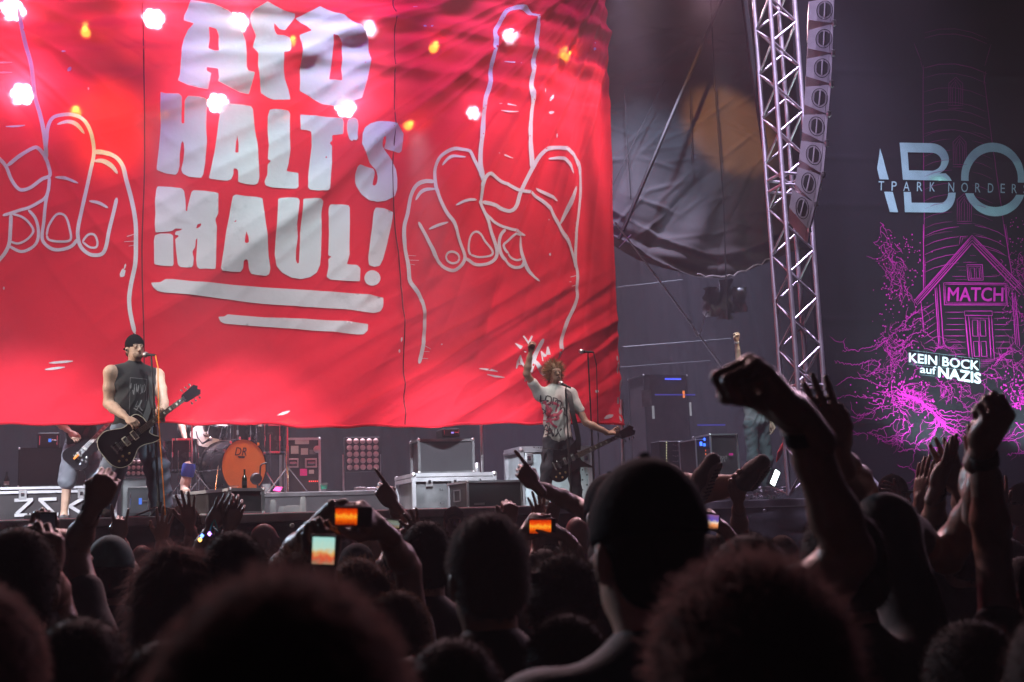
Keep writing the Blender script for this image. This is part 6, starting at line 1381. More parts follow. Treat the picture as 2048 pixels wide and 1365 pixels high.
s2, hp2, sh2, lo2 = stand('man in printed white shirt raising a fist beside his guitar', 1120, 727, (1112, 790), 13.05, yaw=PI - .05, hair='spiky', hm='hairor', bw=.0035, shirt='teewhite', pants='jeansblk', skin='skindk', head=(.10, .10, .06), h=.012, hh=.0055, face=True, sleeve=.55, hand_h=.0045,
    feet=[(-.20, .05), (.20, .02)], arms=[dict(side=1, e=W_(1053, 748, 12.95), w=W_(1061, 705, 12.90), pose='fist', th=1, back=(0, 1, 0), f=W_(1066, 680, 12.88)),
    dict(side=-1, e=W_(1172, 846, 12.92), w=W_(1217, 866, 12.78), f=W_(1238, 866, 12.70), pose='grip', th=1, back=(.2, .6, -1))])
s3, hp3, sh3, lo3 = stand('bass player in grey shorts with his upper body hidden by the banner', 160, 735, (164, 800), 14.22, yaw=PI + .1, hair='short', hm='hairbrn', shirt='tee', pants='shorts', shorts=True, h=.014, hand_h=.005, sleeve=.5,
    feet=[(-.22, .04), (.16, .02)], arms=[dict(side=1, e=W_(118, 846, 14.15), w=W_(140, 864, 13.98), f=W_(156, 880, 13.90), pose='pick', th=-1, back=(-.2, -1, .4)), dict(side=-1, e=W_(226, 852, 14.2), w=W_(228, 835, 14.02), f=W_(225, 822, 13.95), pose='grip', th=1, back=(.5, .3, -1))])
c = at(1505, 716, Y=14.2)
s4, hp4, sh4, lo4 = stand('musician in grey shirt and jeans raising a lit fist under the tarpaulin', 1508, 716, (1507, 780), 14.2, yaw=PI + .1, hair='short', hm='hairbrn', shirt='teegrey', pants='jeansgrn', h=.014, hand_h=.005, face=False,
    arms=[dict(side=1, e=W_(1480, 742, 14.05), w=W_(1473, 683, 13.95), pose='fist', th=1, back=(0, 1, 0), band='tape')])
dm = fp(395, 16.7, zr)
s5 = person('drummer seated behind the drum kit under the banner', (dm.x, dm.y), zr + 1.32, yaw=PI, hair='short', shirt='tee', pants='shorts', legs=False, zfeet=zr, arms=[dict(side=1, e=W_(362, 846, 16.2), w=W_(371, 880, 15.95), pose='fist', th=-1, back=(-1, 0, 0)), dict(side=-1, e=W_(455, 846, 16.3), w=W_(440, 858, 16.0), pose='fist', th=1, back=(1, 0, 0))])[0]
lg = Sdf(); kn = W_(376, 938, 15.2); an = W_(368, 985, 15.1); 
st_ = thing('drum_stool', (dm.x, dm.y, zr), 'low round drum stool behind the drum kit', 'stool'); MB().lathe([(.17, .46), (.18, .48), (.18, .54), (.15, .56)], (dm.x, dm.y, zr), n=20).build('seat', M['rubber'], st_, True); MB().tube((dm.x, dm.y, zr), (dm.x, dm.y, zr + .46), .03).build('post', M['chrome'], st_, True)
hip = np.array((dm.x - .12, dm.y - .05, zr + .58)); lg.chain([hip, np.array(kn), np.array(an) * .6 + np.array(kn) * .4, np.array((an.x, an.y, zr + .09))], [.09, .066, .058, .042], .03); lg.cone((an.x, an.y, zr + .06), (an.x + .02, an.y - .14, zr + .045), .045, .038, .02)
V, F = lg.mesh(.012); V = V - np.array(s5.location); V = V @ np.array(((-1, 0, 0), (0, -1, 0), (0, 0, 1))); npmesh('leg', V, F, M['skin'], s5)
tw = MB().lathe([(.066, -.10), (.078, -.08), (.080, .03), (.072, .06)], W_(377, 938, 15.15), (0.15, 0, 1), 16).build('blue_towel', M['bluecloth'], None, True); tag(tw, 'blue cloth wrapped on the drummer\'s knee beside the floor tom', 'cloth')
# ---- prints and accessories laid on the clothes
def decal(sh_o, owner, V2, F, p0, U_, W_v, m, name, lift=.005, ray_dir=(0, 1, 0)):
    """flat print pressed onto a shirt: every point is dropped on the cloth along ray_dir"""
    mw = world(owner); me = sh_o.data; bv = BVHTree.FromPolygons([mw @ v.co for v in me.vertices], [tuple(p.vertices) for p in me.polygons]); rd = Vector(ray_dir).normalized(); inv = mw.inverted(); out = []
    for a, b in V2:
        o = Vector(p0) + Vector(U_) * a + Vector(W_v) * b - rd * 1.0; h_ = bv.ray_cast(o, rd, 2.0)[0]; out.append(inv @ ((h_ if h_ is not None else o + rd * 1.0) - rd * lift))
    return mesh(name, out, F, m, owner)
def sub(V2, F, k=2):
    bm = bmesh.new(); vs = [bm.verts.new((a, b, 0)) for a, b in V2]
    for f in F:
        try: bm.faces.new([vs[i] for i in f])
        except ValueError: pass
    bmesh.ops.triangulate(bm, faces=bm.faces[:]); bmesh.ops.subdivide_edges(bm, edges=[e for e in bm.edges if e.calc_length() > .02], cuts=k, use_grid_fill=False); bmesh.ops.triangulate(bm, faces=bm.faces[:]); bm.verts.ensure_lookup_table()
    r = ([tuple(v.co[:2]) for v in bm.verts], [tuple(v.index for v in f.verts) for f in bm.faces]); bm.free(); return r
def shirt_text(sh_o, owner, txt, px, py, Y, w_, h_, m, slant=0.0, rot=0.0, rd=(0, 1, 0), jag=0.0):
    V, F = text_polys(txt); V = V - (V.max(0) + V.min(0)) / 2; V = V / (V.max(0) - V.min(0)) * np.array((w_, h_)); V[:, 0] += slant * V[:, 1]
    c_, s_ = math.cos(rot), math.sin(rot); V = np.stack([V[:, 0] * c_ - V[:, 1] * s_, V[:, 0] * s_ + V[:, 1] * c_], -1) + rng.normal(0, jag, V.shape)
    V2, F2 = sub(V, F); rdv = Vector(rd).normalized(); U_ = Vector((rdv.y, -rdv.x, 0)); decal(sh_o, owner, V2, F2, at(px, py, Y=Y), U_, (0, 0, 1), m, 'print_lettering', rd=None) if False else decal(sh_o, owner, V2, F2, at(px, py, Y=Y), U_, (0, 0, 1), m, 'print_lettering', .006, rd)
inkd = mat('black_ink', (.03, .025, .03), .8, var=0); inkr = mat('faded_red_ink', (.42, .06, .10), .8, var=.2); inkg = mat('grey_ink', (.22, .21, .22), .8, var=.2)
def shirt_strokes(sh_o, owner, strokes, Y, m, name, rd=(0, 1, 0)):
    V2 = []; F2 = []; o0 = at(strokes[0][0][0][0], strokes[0][0][0][1], Y=Y)
    for pts, w_ in strokes:
        P_ = [at(*p, Y=Y) - o0 for p in catmull(pts, 5)]; n0 = len(V2); Q = np.array([(p.x, p.z) for p in P_]); T_ = np.gradient(Q, axis=0); T_ /= np.linalg.norm(T_, axis=1, keepdims=True) + 1e-9; Nn = np.stack([-T_[:, 1], T_[:, 0]], -1) * w_ / 2
        for a, b in zip(Q + Nn, Q - Nn): V2 += [tuple(a), tuple(b)]
        F2 += [(n0 + 2 * i, n0 + 2 * i + 1, n0 + 2 * i + 3, n0 + 2 * i + 2) for i in range(len(Q) - 1)]
    return decal(sh_o, owner, V2, F2, o0, (1, 0, 0), (0, 0, 1), m, name, .006, rd)
shirt_text(sh2, s2, 'PUNX', 1109, 862, 12.8, .26, .10, inkd, .1, -.15, jag=.003)
shirt_strokes(sh2, s2, [([(1093, 787), (1096, 802), (1103, 800)], .016), ([(1104, 788), (1102, 803), (1110, 806), (1112, 792), (1105, 788)], .014), ([(1116, 792), (1114, 808)], .014), ([(1116, 793), (1123, 796), (1118, 801)], .012), ([(1124, 798), (1122, 815)], .014), ([(1122, 798), (1130, 801)], .013), ([(1131, 802), (1128, 818), (1134, 812), (1138, 820)], .012), ([(1136, 826), (1143, 833)], .012)], 12.8, inkd, 'print_scrawl')
shirt_strokes(sh2, s2, [(blob(1117, 818, 14, 14), .030), (blob(1117, 832, 8, 6), .02), ([(1088, 806), (1094, 812), (1102, 824), (1112, 845), (1122, 853)], .022), ([(1086, 806), (1092, 804)], .03), ([(1130, 815), (1124, 830), (1104, 842), (1086, 842)], .014), ([(1110, 812), (1113, 820)], .02), ([(1122, 812), (1120, 822)], .02)], 12.8, inkr, 'print_skull')
shirt_strokes(sh2, s2, [([(1084, 818), (1090, 824), (1085, 828)], .012), ([(1092, 815), (1090, 830)], .010)], 12.8, inkd, 'print_scrawl')
shirt_strokes(sh1, s1, [([(266, 778), (267, 786)], .006), ([(270, 766), (268, 788)], .008), ([(273, 765), (275, 782)], .007), ([(278, 768), (277, 785)], .006), ([(282, 766), (284, 780), (281, 786)], .007), ([(287, 767), (286, 783)], .008), ([(290, 765), (292, 775), (289, 782)], .006), ([(263, 764), (262, 775)], .005)], 12.2, inkg, 'print_lettering')
shirt_strokes(sh1, s1, [([(261, 753), (295, 755)], .004), ([(261, 753), (259, 828)], .004), ([(295, 755), (294, 800)], .003), ([(276, 800), (272, 812), (278, 810), (274, 818)], .005), ([(284, 798), (280, 812), (286, 820)], .012), ([(268, 815), (280, 822), (288, 830)], .008)], 12.2, inkg, 'print_picture')
# straps
def strap(pts, w_, owner, m='rubber'):
    P_ = [Vector(p) for p in catmull([tuple(p) for p in pts], 6)]; V = []; F = []
    for i, p in enumerate(P_):
        d = P_[min(i + 1, len(P_) - 1)] - P_[max(i - 1, 0)]; sd = d.cross(Vector((0, 1, 0))).normalized() * w_ / 2; V += [p - sd, p + sd]
    F = [(2 * i, 2 * i + 1, 2 * i + 3, 2 * i + 2) for i in range(len(P_) - 1)]; inv = world(owner).inverted()
    o = mesh('strap', [inv @ v for v in V], F, M[m], owner); o.modifiers.new('s', 'SOLIDIFY').thickness = .004; return o
strap([W_(1134, 778, 13.05), W_(1139, 790, 12.90), W_(1146, 830, 12.84), W_(1156, 875, 12.86), G2(.17, .05, .0)], .062, g2)
strap([W_(300, 745, 12.42), W_(303, 760, 12.30), W_(302, 800, 12.26), G1(.23, .05, 0)], .055, g1)
# belt studs and trouser marks of the right singer
for i in range(14): MB().box(W_(1068 + i * 4.6, 895 + i * .4, 12.905), (.012, .012, .012)).build('belt_stud', M['pickup'], s2)
# earpieces
for hp_, ow, e in ((hp1, s1, 1), (hp2, s2, -1)): npmesh('earpiece', *Sdf().ell(hp_(.088 * e, .004, .142), (.010, .012, .012)).mesh(.004), M['rubber'], ow)

# ------------------------------------------------------------------ the crowd
GC = 'people watching the concert'
cnt = [100]
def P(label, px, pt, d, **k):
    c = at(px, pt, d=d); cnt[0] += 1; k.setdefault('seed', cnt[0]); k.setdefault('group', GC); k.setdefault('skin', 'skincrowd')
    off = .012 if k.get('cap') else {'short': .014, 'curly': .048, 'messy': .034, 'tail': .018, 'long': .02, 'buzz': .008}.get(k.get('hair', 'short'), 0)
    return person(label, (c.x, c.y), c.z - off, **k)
BK = (0, -1, 0); FW = (0, 1, 0)
A = lambda *a, **k: arm(*a, **k)
# nearest heads, out of focus
P('person with thick dark hair closest to the camera, at the bottom left of centre', 552, 1136, .77, hair='short', hm='hairlit', h=.014, hh=.007, blades=7, bw=.0006, wide=1.1)
P('person with dark hair cut off by the lower left corner', -62, 1158, 1.36, hair='short', hm='hairlit', h=.014, hh=.007, blades=6, bw=.0006)
P('person with bushy curly dark hair in front of the man in the cap', 1475, 1078, 1.33, hair='curly', hm='hairlit', h=.014, hh=.008, blades=5, bw=.0007, shirt='teepurple')
P('tall person in a plain dark cap seen from behind, right of centre', 1283, 921, 1.86, hair='buzz', blades=.2, hm='hairblk', shirt='teeteal', h=.014, hh=.008, cap='back2', skin='skin', s=1.02)
P('person raising the big dark fist in the foreground, head behind the bushy curls', 1487, 1066, 2.3, hair='short', h=.014, sleeve=.3, arms=[dict(A(1, 1700, 1108, 1598, 846, 1.98, 'fist', 1, rgt * .6 + upv * .8, f=(1497, 722, 1.95), h=.004, hs=1.28, band='rubber', L=.28), sh=at(1590, 1235, d=2.1))])
c6 = at(1772, 1052, d=2.8)
P('person with a bare arm bent upward beside the big fist', 1672, 1010, 2.6, hair='short', h=.014, sleeve=.35, arms=[dict(A(1, 1893, 1118, 1943, 1005, 3.0, 'flat', -1, (1, -.25, 0), f=(1946, 940)), sh=c6)])
P('person raising a flat hand behind the big dark fist', 1735, 1080, 3.0, hair='short', arms=[A(-1, 1722, 985, 1680, 912, 2.8, 'flat', 1, (-.6, -1, 0), f=(1655, 850))])
P('person raising a dark fist before the printed screen at the right edge', 2105, 1085, 2.75, hair='short', h=.014, arms=[A(-1, 1985, 1095, 1966, 905, 2.75, 'fist', 1, BK, f=(1995, 850, 2.70), far=True, band='rubber', h=.0045, hs=1.08)])
P('person with a pale rimmed shoulder in the lower right corner', 2135, 1190, 1.5, hair='short', h=.014)
P('person clapping raised hands with a dark bracelet below the printed screen', 1908, 1030, 4.2, hair='short', arms=[A(-1, 1866, 1062, 1873, 980, 4.1, 'flat', 1, (.6, -1, 0), f=(1900, 915), band='rubber'), A(1, 1935, 1060, 1918, 985, 4.15, 'flat', -1, (-.6, -1, 0), f=(1893, 915))])
P('person holding up one narrow flat hand left of the clapping hands', 1840, 1075, 5.0, hair='short', arms=[A(-1, 1836, 1060, 1840, 1005, 5.0, 'flat', 1, (-1, -.2, 0), f=(1846, 955))])
# left part
P('person with short black hair at the left edge beside a dark phone', 38, 1052, 2.65, hair='short', h=.014, hh=.008, blades=2)
P('bald person in profile with a raised fist below the left singer', 130, 1057, 4.1, hair='bald', yaw=-.9, arms=[A(1, 152, 1092, 186, 1016, 3.9, 'fist', -1, BK, f=(212, 965), far=True, band='rubber', h=.0045, hs=1.05)])
P('person in a dark teal headscarf right of the bald person', 221, 1073, 4.4, hair='buzz', cap='scarf', shirt='tee', wide=1.1)
P('woman with long brown hair left of the lit phone', 348, 1088, 3.0, hair='long', hm='hairlit', female=True, s=.96, h=.014, hh=.008, blades=3, bw=.0008)
P('person with smooth dark hair in the middle of the left crowd', 466, 1060, 3.1, hair='short', hm='hairblk', h=.014, hh=.008, blades=3, bw=.0008)
P('person with messy brown hair holding an upright lit phone', 592, 1095, 3.4, hair='messy', hm='hairbrn', blades=2, arms=[A(1, 640, 1175, 652, 1138, 3.2, 'grip', -1, (.3, -1, 0), f=(654, 1105))])
P('person with brown curls holding a phone sideways with both hands', 712, 1102, 3.7, hair='curly', hm='hairbrn', arms=[A(-1, 585, 1110, 628, 1058, 3.45, 'grip', 1, (-1, -.5, .2), f=(668, 1028, 3.4), L=.28, h=.0045, hs=1.1), A(1, 815, 1135, 766, 1062, 3.45, 'grip', -1, (1, -.5, .2), f=(724, 1028, 3.4), L=.28, h=.0045, hs=1.1)])
P('person with short dark hair and bare neck left of the grey haired person', 848, 1040, 4.0, hair='short', hh=.008, blades=2)
P('grey haired person in a black shirt in the centre of the crowd', 969, 1024, 2.62, hair='short', hm='hairgry', h=.014, hh=.008, blades=4, bw=.0008, s=1.0)
P('person with round dark hair and glasses left of the man in the cap', 1120, 1091, 3.3, hair='curly', hm='hairblk', blades=2, hh=.008)
P('short person with a dark head low in front of the man in the cap', 1128, 1224, 2.4, hair='short', h=.014, hh=.008, blades=3)
P('person with dark hair low in front of the grey haired person', 790, 1178, 3.0, hair='short', blades=2, hm='hairbrn')
P('person filming with a glowing orange phone held sideways near the stage', 1085, 1096, 5.0, hair='short', arms=[A(-1, 1035, 1110, 1046, 1072, 4.8, 'grip', 1, (-1, -.4, .2), f=(1062, 1052)), A(1, 1148, 1112, 1130, 1075, 4.8, 'grip', -1, (1, -.4, .2), f=(1106, 1053))])
P('person in a grey cap half hidden behind the man in the plain cap', 1216, 950, 4.0, hair='buzz', cap='back2')
P('person pointing at the right singer with a long bare arm', 1278, 944, 5.5, hair='short', sleeve=.3, arms=[dict(A(-1, 1146, 1008, 1074, 972, 5.5, 'point', 1, (-.4, -1, .3), f=(1030, 922), L=.27), sh=at(1215, 1040, d=5.5))])
P('person pointing up with a dark finger in front of the metal edged case', 800, 1072, 5.6, hair='short', arms=[A(-1, 806, 1050, 787, 1010, 5.6, 'point', 1, (-.4, -1, .3), f=(762, 978)), A(1, 830, 1090, 826, 1058, 5.5, 'open', -1, BK)])
P('man with curly brown hair standing in front of the framed floor monitor', 370, 1003, 7.6, hair='curly', hm='hairbrn', yaw=-.6, hh=.009)
P('person holding a spread hand before the curly haired man', 340, 1095, 6.6, hair='short', arms=[A(1, 386, 1092, 380, 1052, 6.6, 'open', -1, BK, f=(374, 1010))])
P('person raising two open hands in front of the drum kit', 440, 1082, 6.2, hair='short', cap=None, arms=[A(1, 452, 1095, 458, 1058, 6.0, 'relax', -1, BK, f=(478, 1008)), A(-1, 402, 1100, 420, 1058, 6.0, 'flat', 1, BK, f=(440, 1020))])
P('bald man in profile before the dark stage skirt', 531, 1047, 8.2, hair='bald', yaw=-1.35, hh=.008, face=True)
P('man with grey hair and glasses facing the crowd from the stage pit', 907, 1012, 10.2, hair='short', hm='hairgry', yaw=PI - .2, face=True, hh=.007)
P('bald person far away right of the headscarf', 284, 1090, 8.0, hair='bald')
P('person with a shaved head near the stage left of the man in the cap', 1152, 1034, 7.6, hair='bald', shirt='teepurple')
P('person raising a fist with a raised thumb under the wide floor monitor', 1010, 1092, 6.0, hair='short', arms=[A(1, 1026, 1090, 1020, 1050, 6.0, 'thumb', -1, BK, f=(1022, 1015))])
P('person raising two narrow hands under the pale case', 1098, 1088, 6.6, hair='short', arms=[A(1, 1112, 1085, 1106, 1048, 6.6, 'flat', -1, (.6, -1, 0), f=(1112, 1012)), A(-1, 1078, 1085, 1080, 1050, 6.6, 'open', 1, BK, f=(1076, 1012))])
P('person showing a horned hand sign left of the curly haired man', 232, 1085, 6.4, hair='short', hm='hairbrn', arms=[A(1, 244, 1102, 240, 1078, 6.4, 'horns', -1, BK, f=(240, 1045))])
P('person with a spread hand over the dark stage skirt at the left', 310, 1100, 6.8, hair='tail', hm='hairbrn', female=True, arms=[A(1, 326, 1105, 322, 1082, 6.8, 'open', -1, BK, f=(327, 1052))])
P('man in a round hat facing the camera below the printed screen', 1786, 950, 8.0, hair='short', hm='hairbrn', cap='hat', yaw=PI + .3, face=True, hh=.008, arms=[A(-1, 1812, 1010, 1795, 990, 7.85, 'relax', 1, BK)])
P('person in a pale cap far away at the right edge', 2040, 968, 7.6, hair='buzz', cap='front', yaw=1.2)
P('person raising an open hand at the far right', 2010, 1075, 6.0, hair='short', arms=[A(-1, 2008, 1065, 2003, 1026, 6.0, 'open', 1, BK, f=(2002, 985))])
P('person with bright blond hair glimpsed under the bent arm', 1801, 1098, 6.4, hair='messy', hm='hairbld', blades=1.5)
P('person stretching one arm up to carry the crowd surfer', 1440, 1075, 5.9, hair='short', arms=[A(1, 1480, 1062, 1476, 1005, 5.9, 'relax', -1, FW, f=(1468, 965))])
P('person behind the cap filming with a bright phone', 1412, 1068, 4.7, hair='short', arms=[A(1, 1455, 1090, 1450, 1062, 4.6, 'grip', -1, (1, -.5, .2), f=(1432, 1040))])
P('person with blond curls among the small heads in the middle', 770, 1108, 6.2, hair='curly', hm='hairbld', female=True, s=.95)
P('person with short fair hair under the sideways phone', 742, 1062, 7.6, hair='short', hm='hairbld')
P('person in a dark cap under the sideways phone', 712, 1088, 5.6, hair='buzz', cap='back2')
P('person with a ponytail in the middle distance before the drum platform', 640, 1094, 6.4, hair='tail', hm='hairbrn', female=True, s=.95)
P('person with a pale bald head low behind the upright phone', 566, 1100, 5.4, hair='bald')
back = [(180, 1096, 7.0, 'small dark head between the bald person and the headscarf'), (420, 1102, 7.4, 'small head directly below the party headband'), (500, 1092, 8.6, 'far head before the stage apron left of the bald profile'), (610, 1092, 8.4, 'far head left of the arch of arms holding the sideways phone'),
 (690, 1080, 9.0, 'far head under the middle of the sideways phone'), (880, 1086, 7.2, 'head between the bare neck and the grey haired person'), (1000, 1084, 8.2, 'far head right behind the grey haired person'), (1060, 1078, 8.8, 'far head behind the hands with the orange phone'), (1200, 1072, 7.0, 'head showing left of the plain cap\'s ear'),
 (1330, 1074, 7.6, 'far head hidden behind the plain cap'), (1500, 1062, 7.4, 'far head below the trainers of the crowd surfer'), (1560, 1070, 6.4, 'head left of the big raised forearm'), (1640, 1066, 7.0, 'far head hidden behind the big raised forearm'), (1700, 1058, 8.0, 'far head right behind the big raised forearm'),
 (1760, 1062, 7.2, 'far head under the bent sleeve'), (1850, 1052, 7.8, 'far head beneath the single narrow flat hand'), (1950, 1052, 7.0, 'head right of the clapping hands'), (2000, 1050, 8.2, 'far head under the fist at the right edge'), (60, 1104, 7.2, 'small head below the taped letter Z'), (-20, 1110, 5.0, 'head cut by the left edge of the view'),
 (270, 1150, 5.0, 'head right below the headscarf'), (520, 1150, 4.6, 'head right of the smooth dark hair'), (660, 1168, 4.2, 'head below the upright lit phone'), (1010, 1150, 4.6, 'head behind the grey haired person\'s right ear'), (1230, 1150, 4.4, 'head hidden behind the plain cap\'s neck'),
 (1560, 1120, 4.6, 'head between the bushy curls and the big forearm'), (1660, 1130, 3.8, 'head under the elbow of the big raised arm'), (1960, 1120, 4.4, 'head below the clapping person'), (2040, 1110, 5.2, 'head under the dark fist at the far right'), (900, 1140, 5.2, 'head beside the grey haired person\'s left ear')]
for i, (px, pt, d, lb) in enumerate(back):
    hr = ('short', 'messy', 'short', 'curly', 'tail', 'buzz')[i % 6]
    P('person seen from behind, ' + lb, px, pt, d, hair=hr, hm=('hairblk', 'hairbrn')[i % 2], h=.020, hh=.011, hand_h=.008)
front = [(160, 1230, 2.0, 'dark head low in front of the bald person'), (330, 1275, 1.9, 'dark head low at the left of the closest head'), (900, 1270, 2.0, 'dark head low at the right of the closest head'), (1640, 1260, 2.0, 'dark head right of the bushy curls'), (1930, 1235, 2.2, 'dark head low under the clapping hands')]
for i, (px, pt, d, lb) in enumerate(front): P('close person seen from behind, ' + lb, px, pt, d, hair='short', h=.016, hh=.009, blades=2)

# crowd surfer: legs and body carried over the heads
cs = thing('person', (0, 0, 0), 'crowd surfer lying on the hands of others, only legs and trainers in view', 'person', GC)
p0 = at(1345, 985, d=6.1); cs.location = (p0.x, p0.y, p0.z - .1); L_ = lambda px, py, d: np.array(at(px, py, d=d)) - np.array(cs.location)
S = Sdf(); hipc = L_(1296, 988, 6.4); S.chain([L_(1303, 978, 6.45), L_(1335, 962, 6.15), L_(1408, 968, 5.95)], [.085, .060, .040], .03); S.chain([L_(1303, 1000, 6.35), L_(1370, 995, 6.0), L_(1440, 975, 5.95), L_(1505, 962, 5.9)], [.085, .062, .056, .040], .03)
S.ell(hipc, (.17, .13, .12), None, .05).ell(L_(1262, 1000, 6.75), (.18, .16, .13), None, .08).cone(L_(1262, 1000, 6.75), L_(1232, 1010, 7.0), .13, .06, .05).ell(L_(1222, 1015, 7.1), (.10, .09, .09), None, .03)
V, F = S.mesh(.014); npmesh('body', V, F, M['skindk'], cs)
S = Sdf(); S.chain([L_(1303, 978, 6.45), L_(1335, 962, 6.15)], [.105, .092], .04).chain([L_(1303, 1000, 6.35), L_(1345, 997, 6.08)], [.105, .094], .04).ell(hipc, (.185, .145, .135), None, .05); V, F = S.mesh(.014); npmesh('shorts', V, F, M['shorts'], cs)
for (heel, toe, up_, an_) in (((1404, 1000, 5.9), (1436, 930, 5.82), (1385, 965, 6.0), (1406, 968, 5.95)), ((1504, 978, 5.86), (1534, 935, 5.78), (1490, 955, 5.95), (1502, 962, 5.9))):
    hl, te = L_(*heel), L_(*toe); ax_ = te - hl; n_ = np.array((.45, -.85, -.25)); n_ = n_ - ax_ * (n_ @ ax_) / (ax_ @ ax_); n_ /= np.linalg.norm(n_); sd = np.cross(ax_, n_); sd /= np.linalg.norm(sd)
    S = Sdf(); S.chain([hl - n_ * .05, (hl + te) / 2 - n_ * .045, te - n_ * .035], [.046, .047, .040], .03); S.cone(hl - n_ * .05 + ax_ * .1, L_(*an_), .044, .046, .03); V, F = S.mesh(.008); npmesh('shoe', V, F, M['shoe'], cs)
    sp_ = [((-.02), .0), (.02, -.034), (.10, -.038), (.17, -.042), (.25, -.040), (.285, -.02), (.29, 0), (.285, .02), (.25, .038), (.17, .036), (.10, .032), (.02, .034)]; k_ = np.linalg.norm(ax_) / .27
    MB().prism([tuple(q * k_) for q in catmull(sp_, 3, closed=True)], (Vector(hl) - Vector(n_) * .012, Vector(ax_).normalized(), Vector(sd), Vector(n_)), .022).build('sole', M['sole'], cs, local=True)
    for i in range(9): a = hl + ax_ * (.06 + i * .105); MB().tube(a - sd * .026 + n_ * .012, a + sd * .026 + n_ * .012, .004, n=5).build('tread', M['rubber'], cs, local=True)

# phones held up
def screen_mat(name, cols, s_, scale=9.0):
    m = bpy.data.materials.new(name); m.use_nodes = True; nt = m.node_tree; nt.nodes.remove(nt.nodes['Principled BSDF']); N = nt.nodes; L = nt.links.new
    tc = N.new('ShaderNodeTexCoord'); n = N.new('ShaderNodeTexNoise'); n.inputs['Scale'].default_value = scale; n.inputs['Detail'].default_value = 3; L(tc.outputs['Generated'], n.inputs['Vector'])
    g = N.new('ShaderNodeSeparateXYZ'); L(tc.outputs['Generated'], g.inputs[0]); ad = N.new('ShaderNodeMath'); ad.operation = 'MULTIPLY_ADD'; ad.inputs[1].default_value = .55; L(n.outputs['Fac'], ad.inputs[0]); L(g.outputs['Z'], ad.inputs[2])
    sb = N.new('ShaderNodeMath'); sb.operation = 'SUBTRACT'; sb.inputs[1].default_value = .27; L(ad.outputs[0], sb.inputs[0])
    r = N.new('ShaderNodeValToRGB'); el = r.color_ramp.elements
    while len(el) < len(cols): el.new(.5)
    for e_, (p_, c_) in zip(el, cols): e_.position = p_; e_.color = (*c_, 1)
    L(sb.outputs[0], r.inputs[0]); e = N.new('ShaderNodeEmission'); e.inputs[1].default_value = s_; L(r.outputs[0], e.inputs[0]); L(e.outputs[0], N['Material Output'].inputs['Surface']); return m
scr_o = screen_mat('phone_picture_orange', [(0, (.25, .01, 0)), (.35, (.9, .12, 0)), (.55, (1, .45, .03)), (.7, (.9, .08, .0)), (1, (.5, .02, 0))], 1.0)
scr_w = screen_mat('phone_picture_pale', [(0, (.4, .25, .15)), (.25, (.75, .10, .04)), (.42, (.8, .45, .15)), (.6, (.55, .75, .6)), (1, (.4, .75, .7))], .9, 4)
scr_b = screen_mat('phone_picture_blue', [(0, (.02, .01, .01)), (.3, (.9, .3, .1)), (.5, (.9, .7, .5)), (.65, (.1, .08, .5)), (1, (.25, .1, .2))], 1.0, 5)
scr_d = screen_mat('phone_picture_dim', [(0, (.25, .18, .05)), (.3, (.35, .25, .2)), (.5, (.2, .3, .3)), (.7, (.3, .32, .25)), (1, (.12, .15, .12))], .7, 5)
scr_k = screen_mat('phone_picture_dark', [(0, (.05, .02, .015)), (.3, (.02, .015, .02)), (1, (.008, .008, .012))], .6, 4)
def phone(x0, y0, x1, y1, d, label, sm_, tilt=0.0, frac=(0.03, .97)):
    c = at((x0 + x1) / 2, (y0 + y1) / 2, d=d); w_ = (x1 - x0) * d / FPX; h_ = (y1 - y0) * d / FPX; nv = (CAM - c).normalized()
    t = thing('phone', c, label, 'phone', 'phones filming the show'); X_ = rgt * math.cos(tilt) + upv * math.sin(tilt); Z_ = upv * math.cos(tilt) - rgt * math.sin(tilt); Y_ = Z_.cross(X_); R_ = Matrix((X_, Y_, Z_)).transposed()
    MB().box(c, (w_ + .008, .009, h_ + .008), R=R_, bev=.004).build('body', M['phone'], t)
    a, b = frac; q = c - Y_ * .0052 + X_ * w_ * ((a + b) / 2 - .5); MB().box((0, 0, 0), (w_ * (b - a), .001, h_ * .93)).build('display', sm_, t, local=True)
    o = t.children[-1]; o.matrix_local = Matrix.Translation(q - c) @ R_.to_4x4()
    MB().box(c + Y_ * .006 + X_ * w_ * .33 + Z_ * h_ * .28, (.02, .004, .02), R=R_, bev=.0015).build('camera_bump', M['phone'], t)
phone(670, 1016, 742, 1051, 3.27, 'black phone held sideways showing an orange picture', scr_o, -.02, (.02, .62))
phone(624, 1072, 671, 1130, 3.1, 'upright phone with a pale and red picture below the sideways phone', scr_w, -.04)
phone(1058, 1039, 1110, 1068, 4.75, 'phone showing an orange picture in two hands before the stage', scr_o, .0, (.02, .85))
phone(1384, 1027, 1438, 1058, 4.5, 'phone with a blue and orange picture right of the man in the cap', scr_b, -.1)
phone(80, 1026, 112, 1072, 4.4, 'dark upright phone above the bald person at the left', scr_k)
phone(84, 1084, 110, 1132, 3.0, 'small dimly lit phone beside the black haired head at the left edge', scr_d)
phone(702, 1006, 726, 1018, 7.0, 'tiny phone held up far away over the sideways phone', scr_k)
phone(584, 1072, 602, 1098, 6.0, 'small phone with a violet picture left of the upright phone', scr_b)
phone(774, 1040, 800, 1056, 5.4, 'small phone with a pale blue picture near the pointing hand', scr_d, -.1)
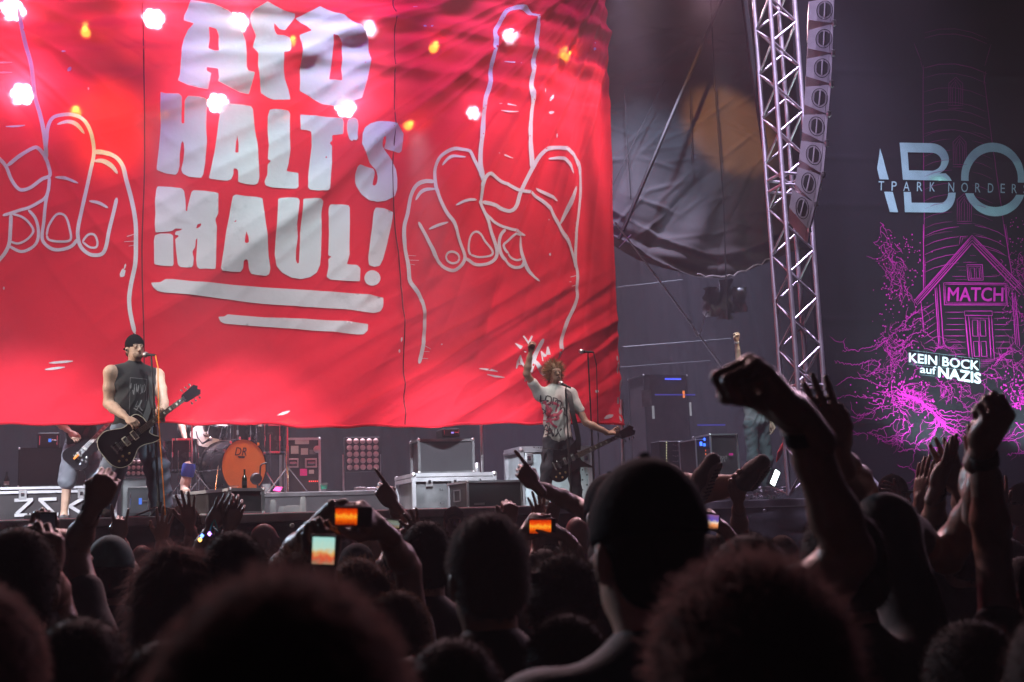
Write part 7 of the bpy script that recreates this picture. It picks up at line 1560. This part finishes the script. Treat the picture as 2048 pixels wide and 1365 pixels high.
P('person holding a dark phone up at the left', 78, 1108, 4.6, hair='short', arms=[A(1, 100, 1120, 97, 1090, 4.45, 'grip', -1, (.3, -1, 0), f=(97, 1062))])
P('person holding a small dimly lit phone at the left edge', 62, 1185, 3.2, hair='short', arms=[A(1, 108, 1195, 100, 1150, 3.0, 'grip', -1, (.3, -1, 0), f=(98, 1120))])
# party headband with coloured lights
q = at(415, 1066, d=5.6); hb = thing('light_headband', q, 'party headband with blue and violet lights in the left crowd', 'headband')
MB().path([at(398 + 5 * i, 1078 - 11 * math.sin(i * .45), d=5.6) for i in range(8)], .006, 6).build('band', M['rubber'], hb)
MB().path([at(420, 1062, d=5.6), at(424, 1048, d=5.6), at(429, 1040, d=5.6), at(433, 1052, d=5.6), at(436, 1064, d=5.6), at(426, 1054, d=5.6)], .004, 5).build('green_wire', M['cupgreen'], hb)
for (x, y, c_) in ((404, 1072, (.12, .25, 1)), (419, 1068, (.5, .25, 1)), (400, 1080, (1, .5, .1))): MB().lathe([(.002, -.010), (.010, 0), (.002, .010)], at(x, y, d=5.58), n=10).build('bulb', emat('headband_bulb', c_, 5), hb, True)
# glasses of the round haired person
g_ = thing('glasses', at(1075, 1152, d=3.25), 'dark glasses on the round haired person left of the cap', 'glasses'); MB().tube(at(1068, 1150, d=3.2), at(1090, 1156, d=3.32), .004, n=6).build('temple', M['rubber'], g_); MB().box(at(1069, 1156, d=3.19), (.03, .006, .03), bev=.003).build('rim', M['rubber'], g_)

# ------------------------------------------------------------------ stage haze
hz = MB().box((8, 8, 6.3), (60, 40, 14.8)).build('haze', None); hz.data.materials.clear()
hm = bpy.data.materials.new('haze_air'); hm.use_nodes = True; nt = hm.node_tree; nt.nodes.remove(nt.nodes['Principled BSDF'])
pv = nt.nodes.new('ShaderNodeVolumePrincipled'); pv.inputs['Color'].default_value = (0.84, 0.80, 0.92, 1); pv.inputs['Density'].default_value = 0.0058; pv.inputs['Anisotropy'].default_value = 0.0
nt.links.new(pv.outputs[0], nt.nodes['Material Output'].inputs['Volume']); hz.data.materials.append(hm); tag(hz, kind='stuff')
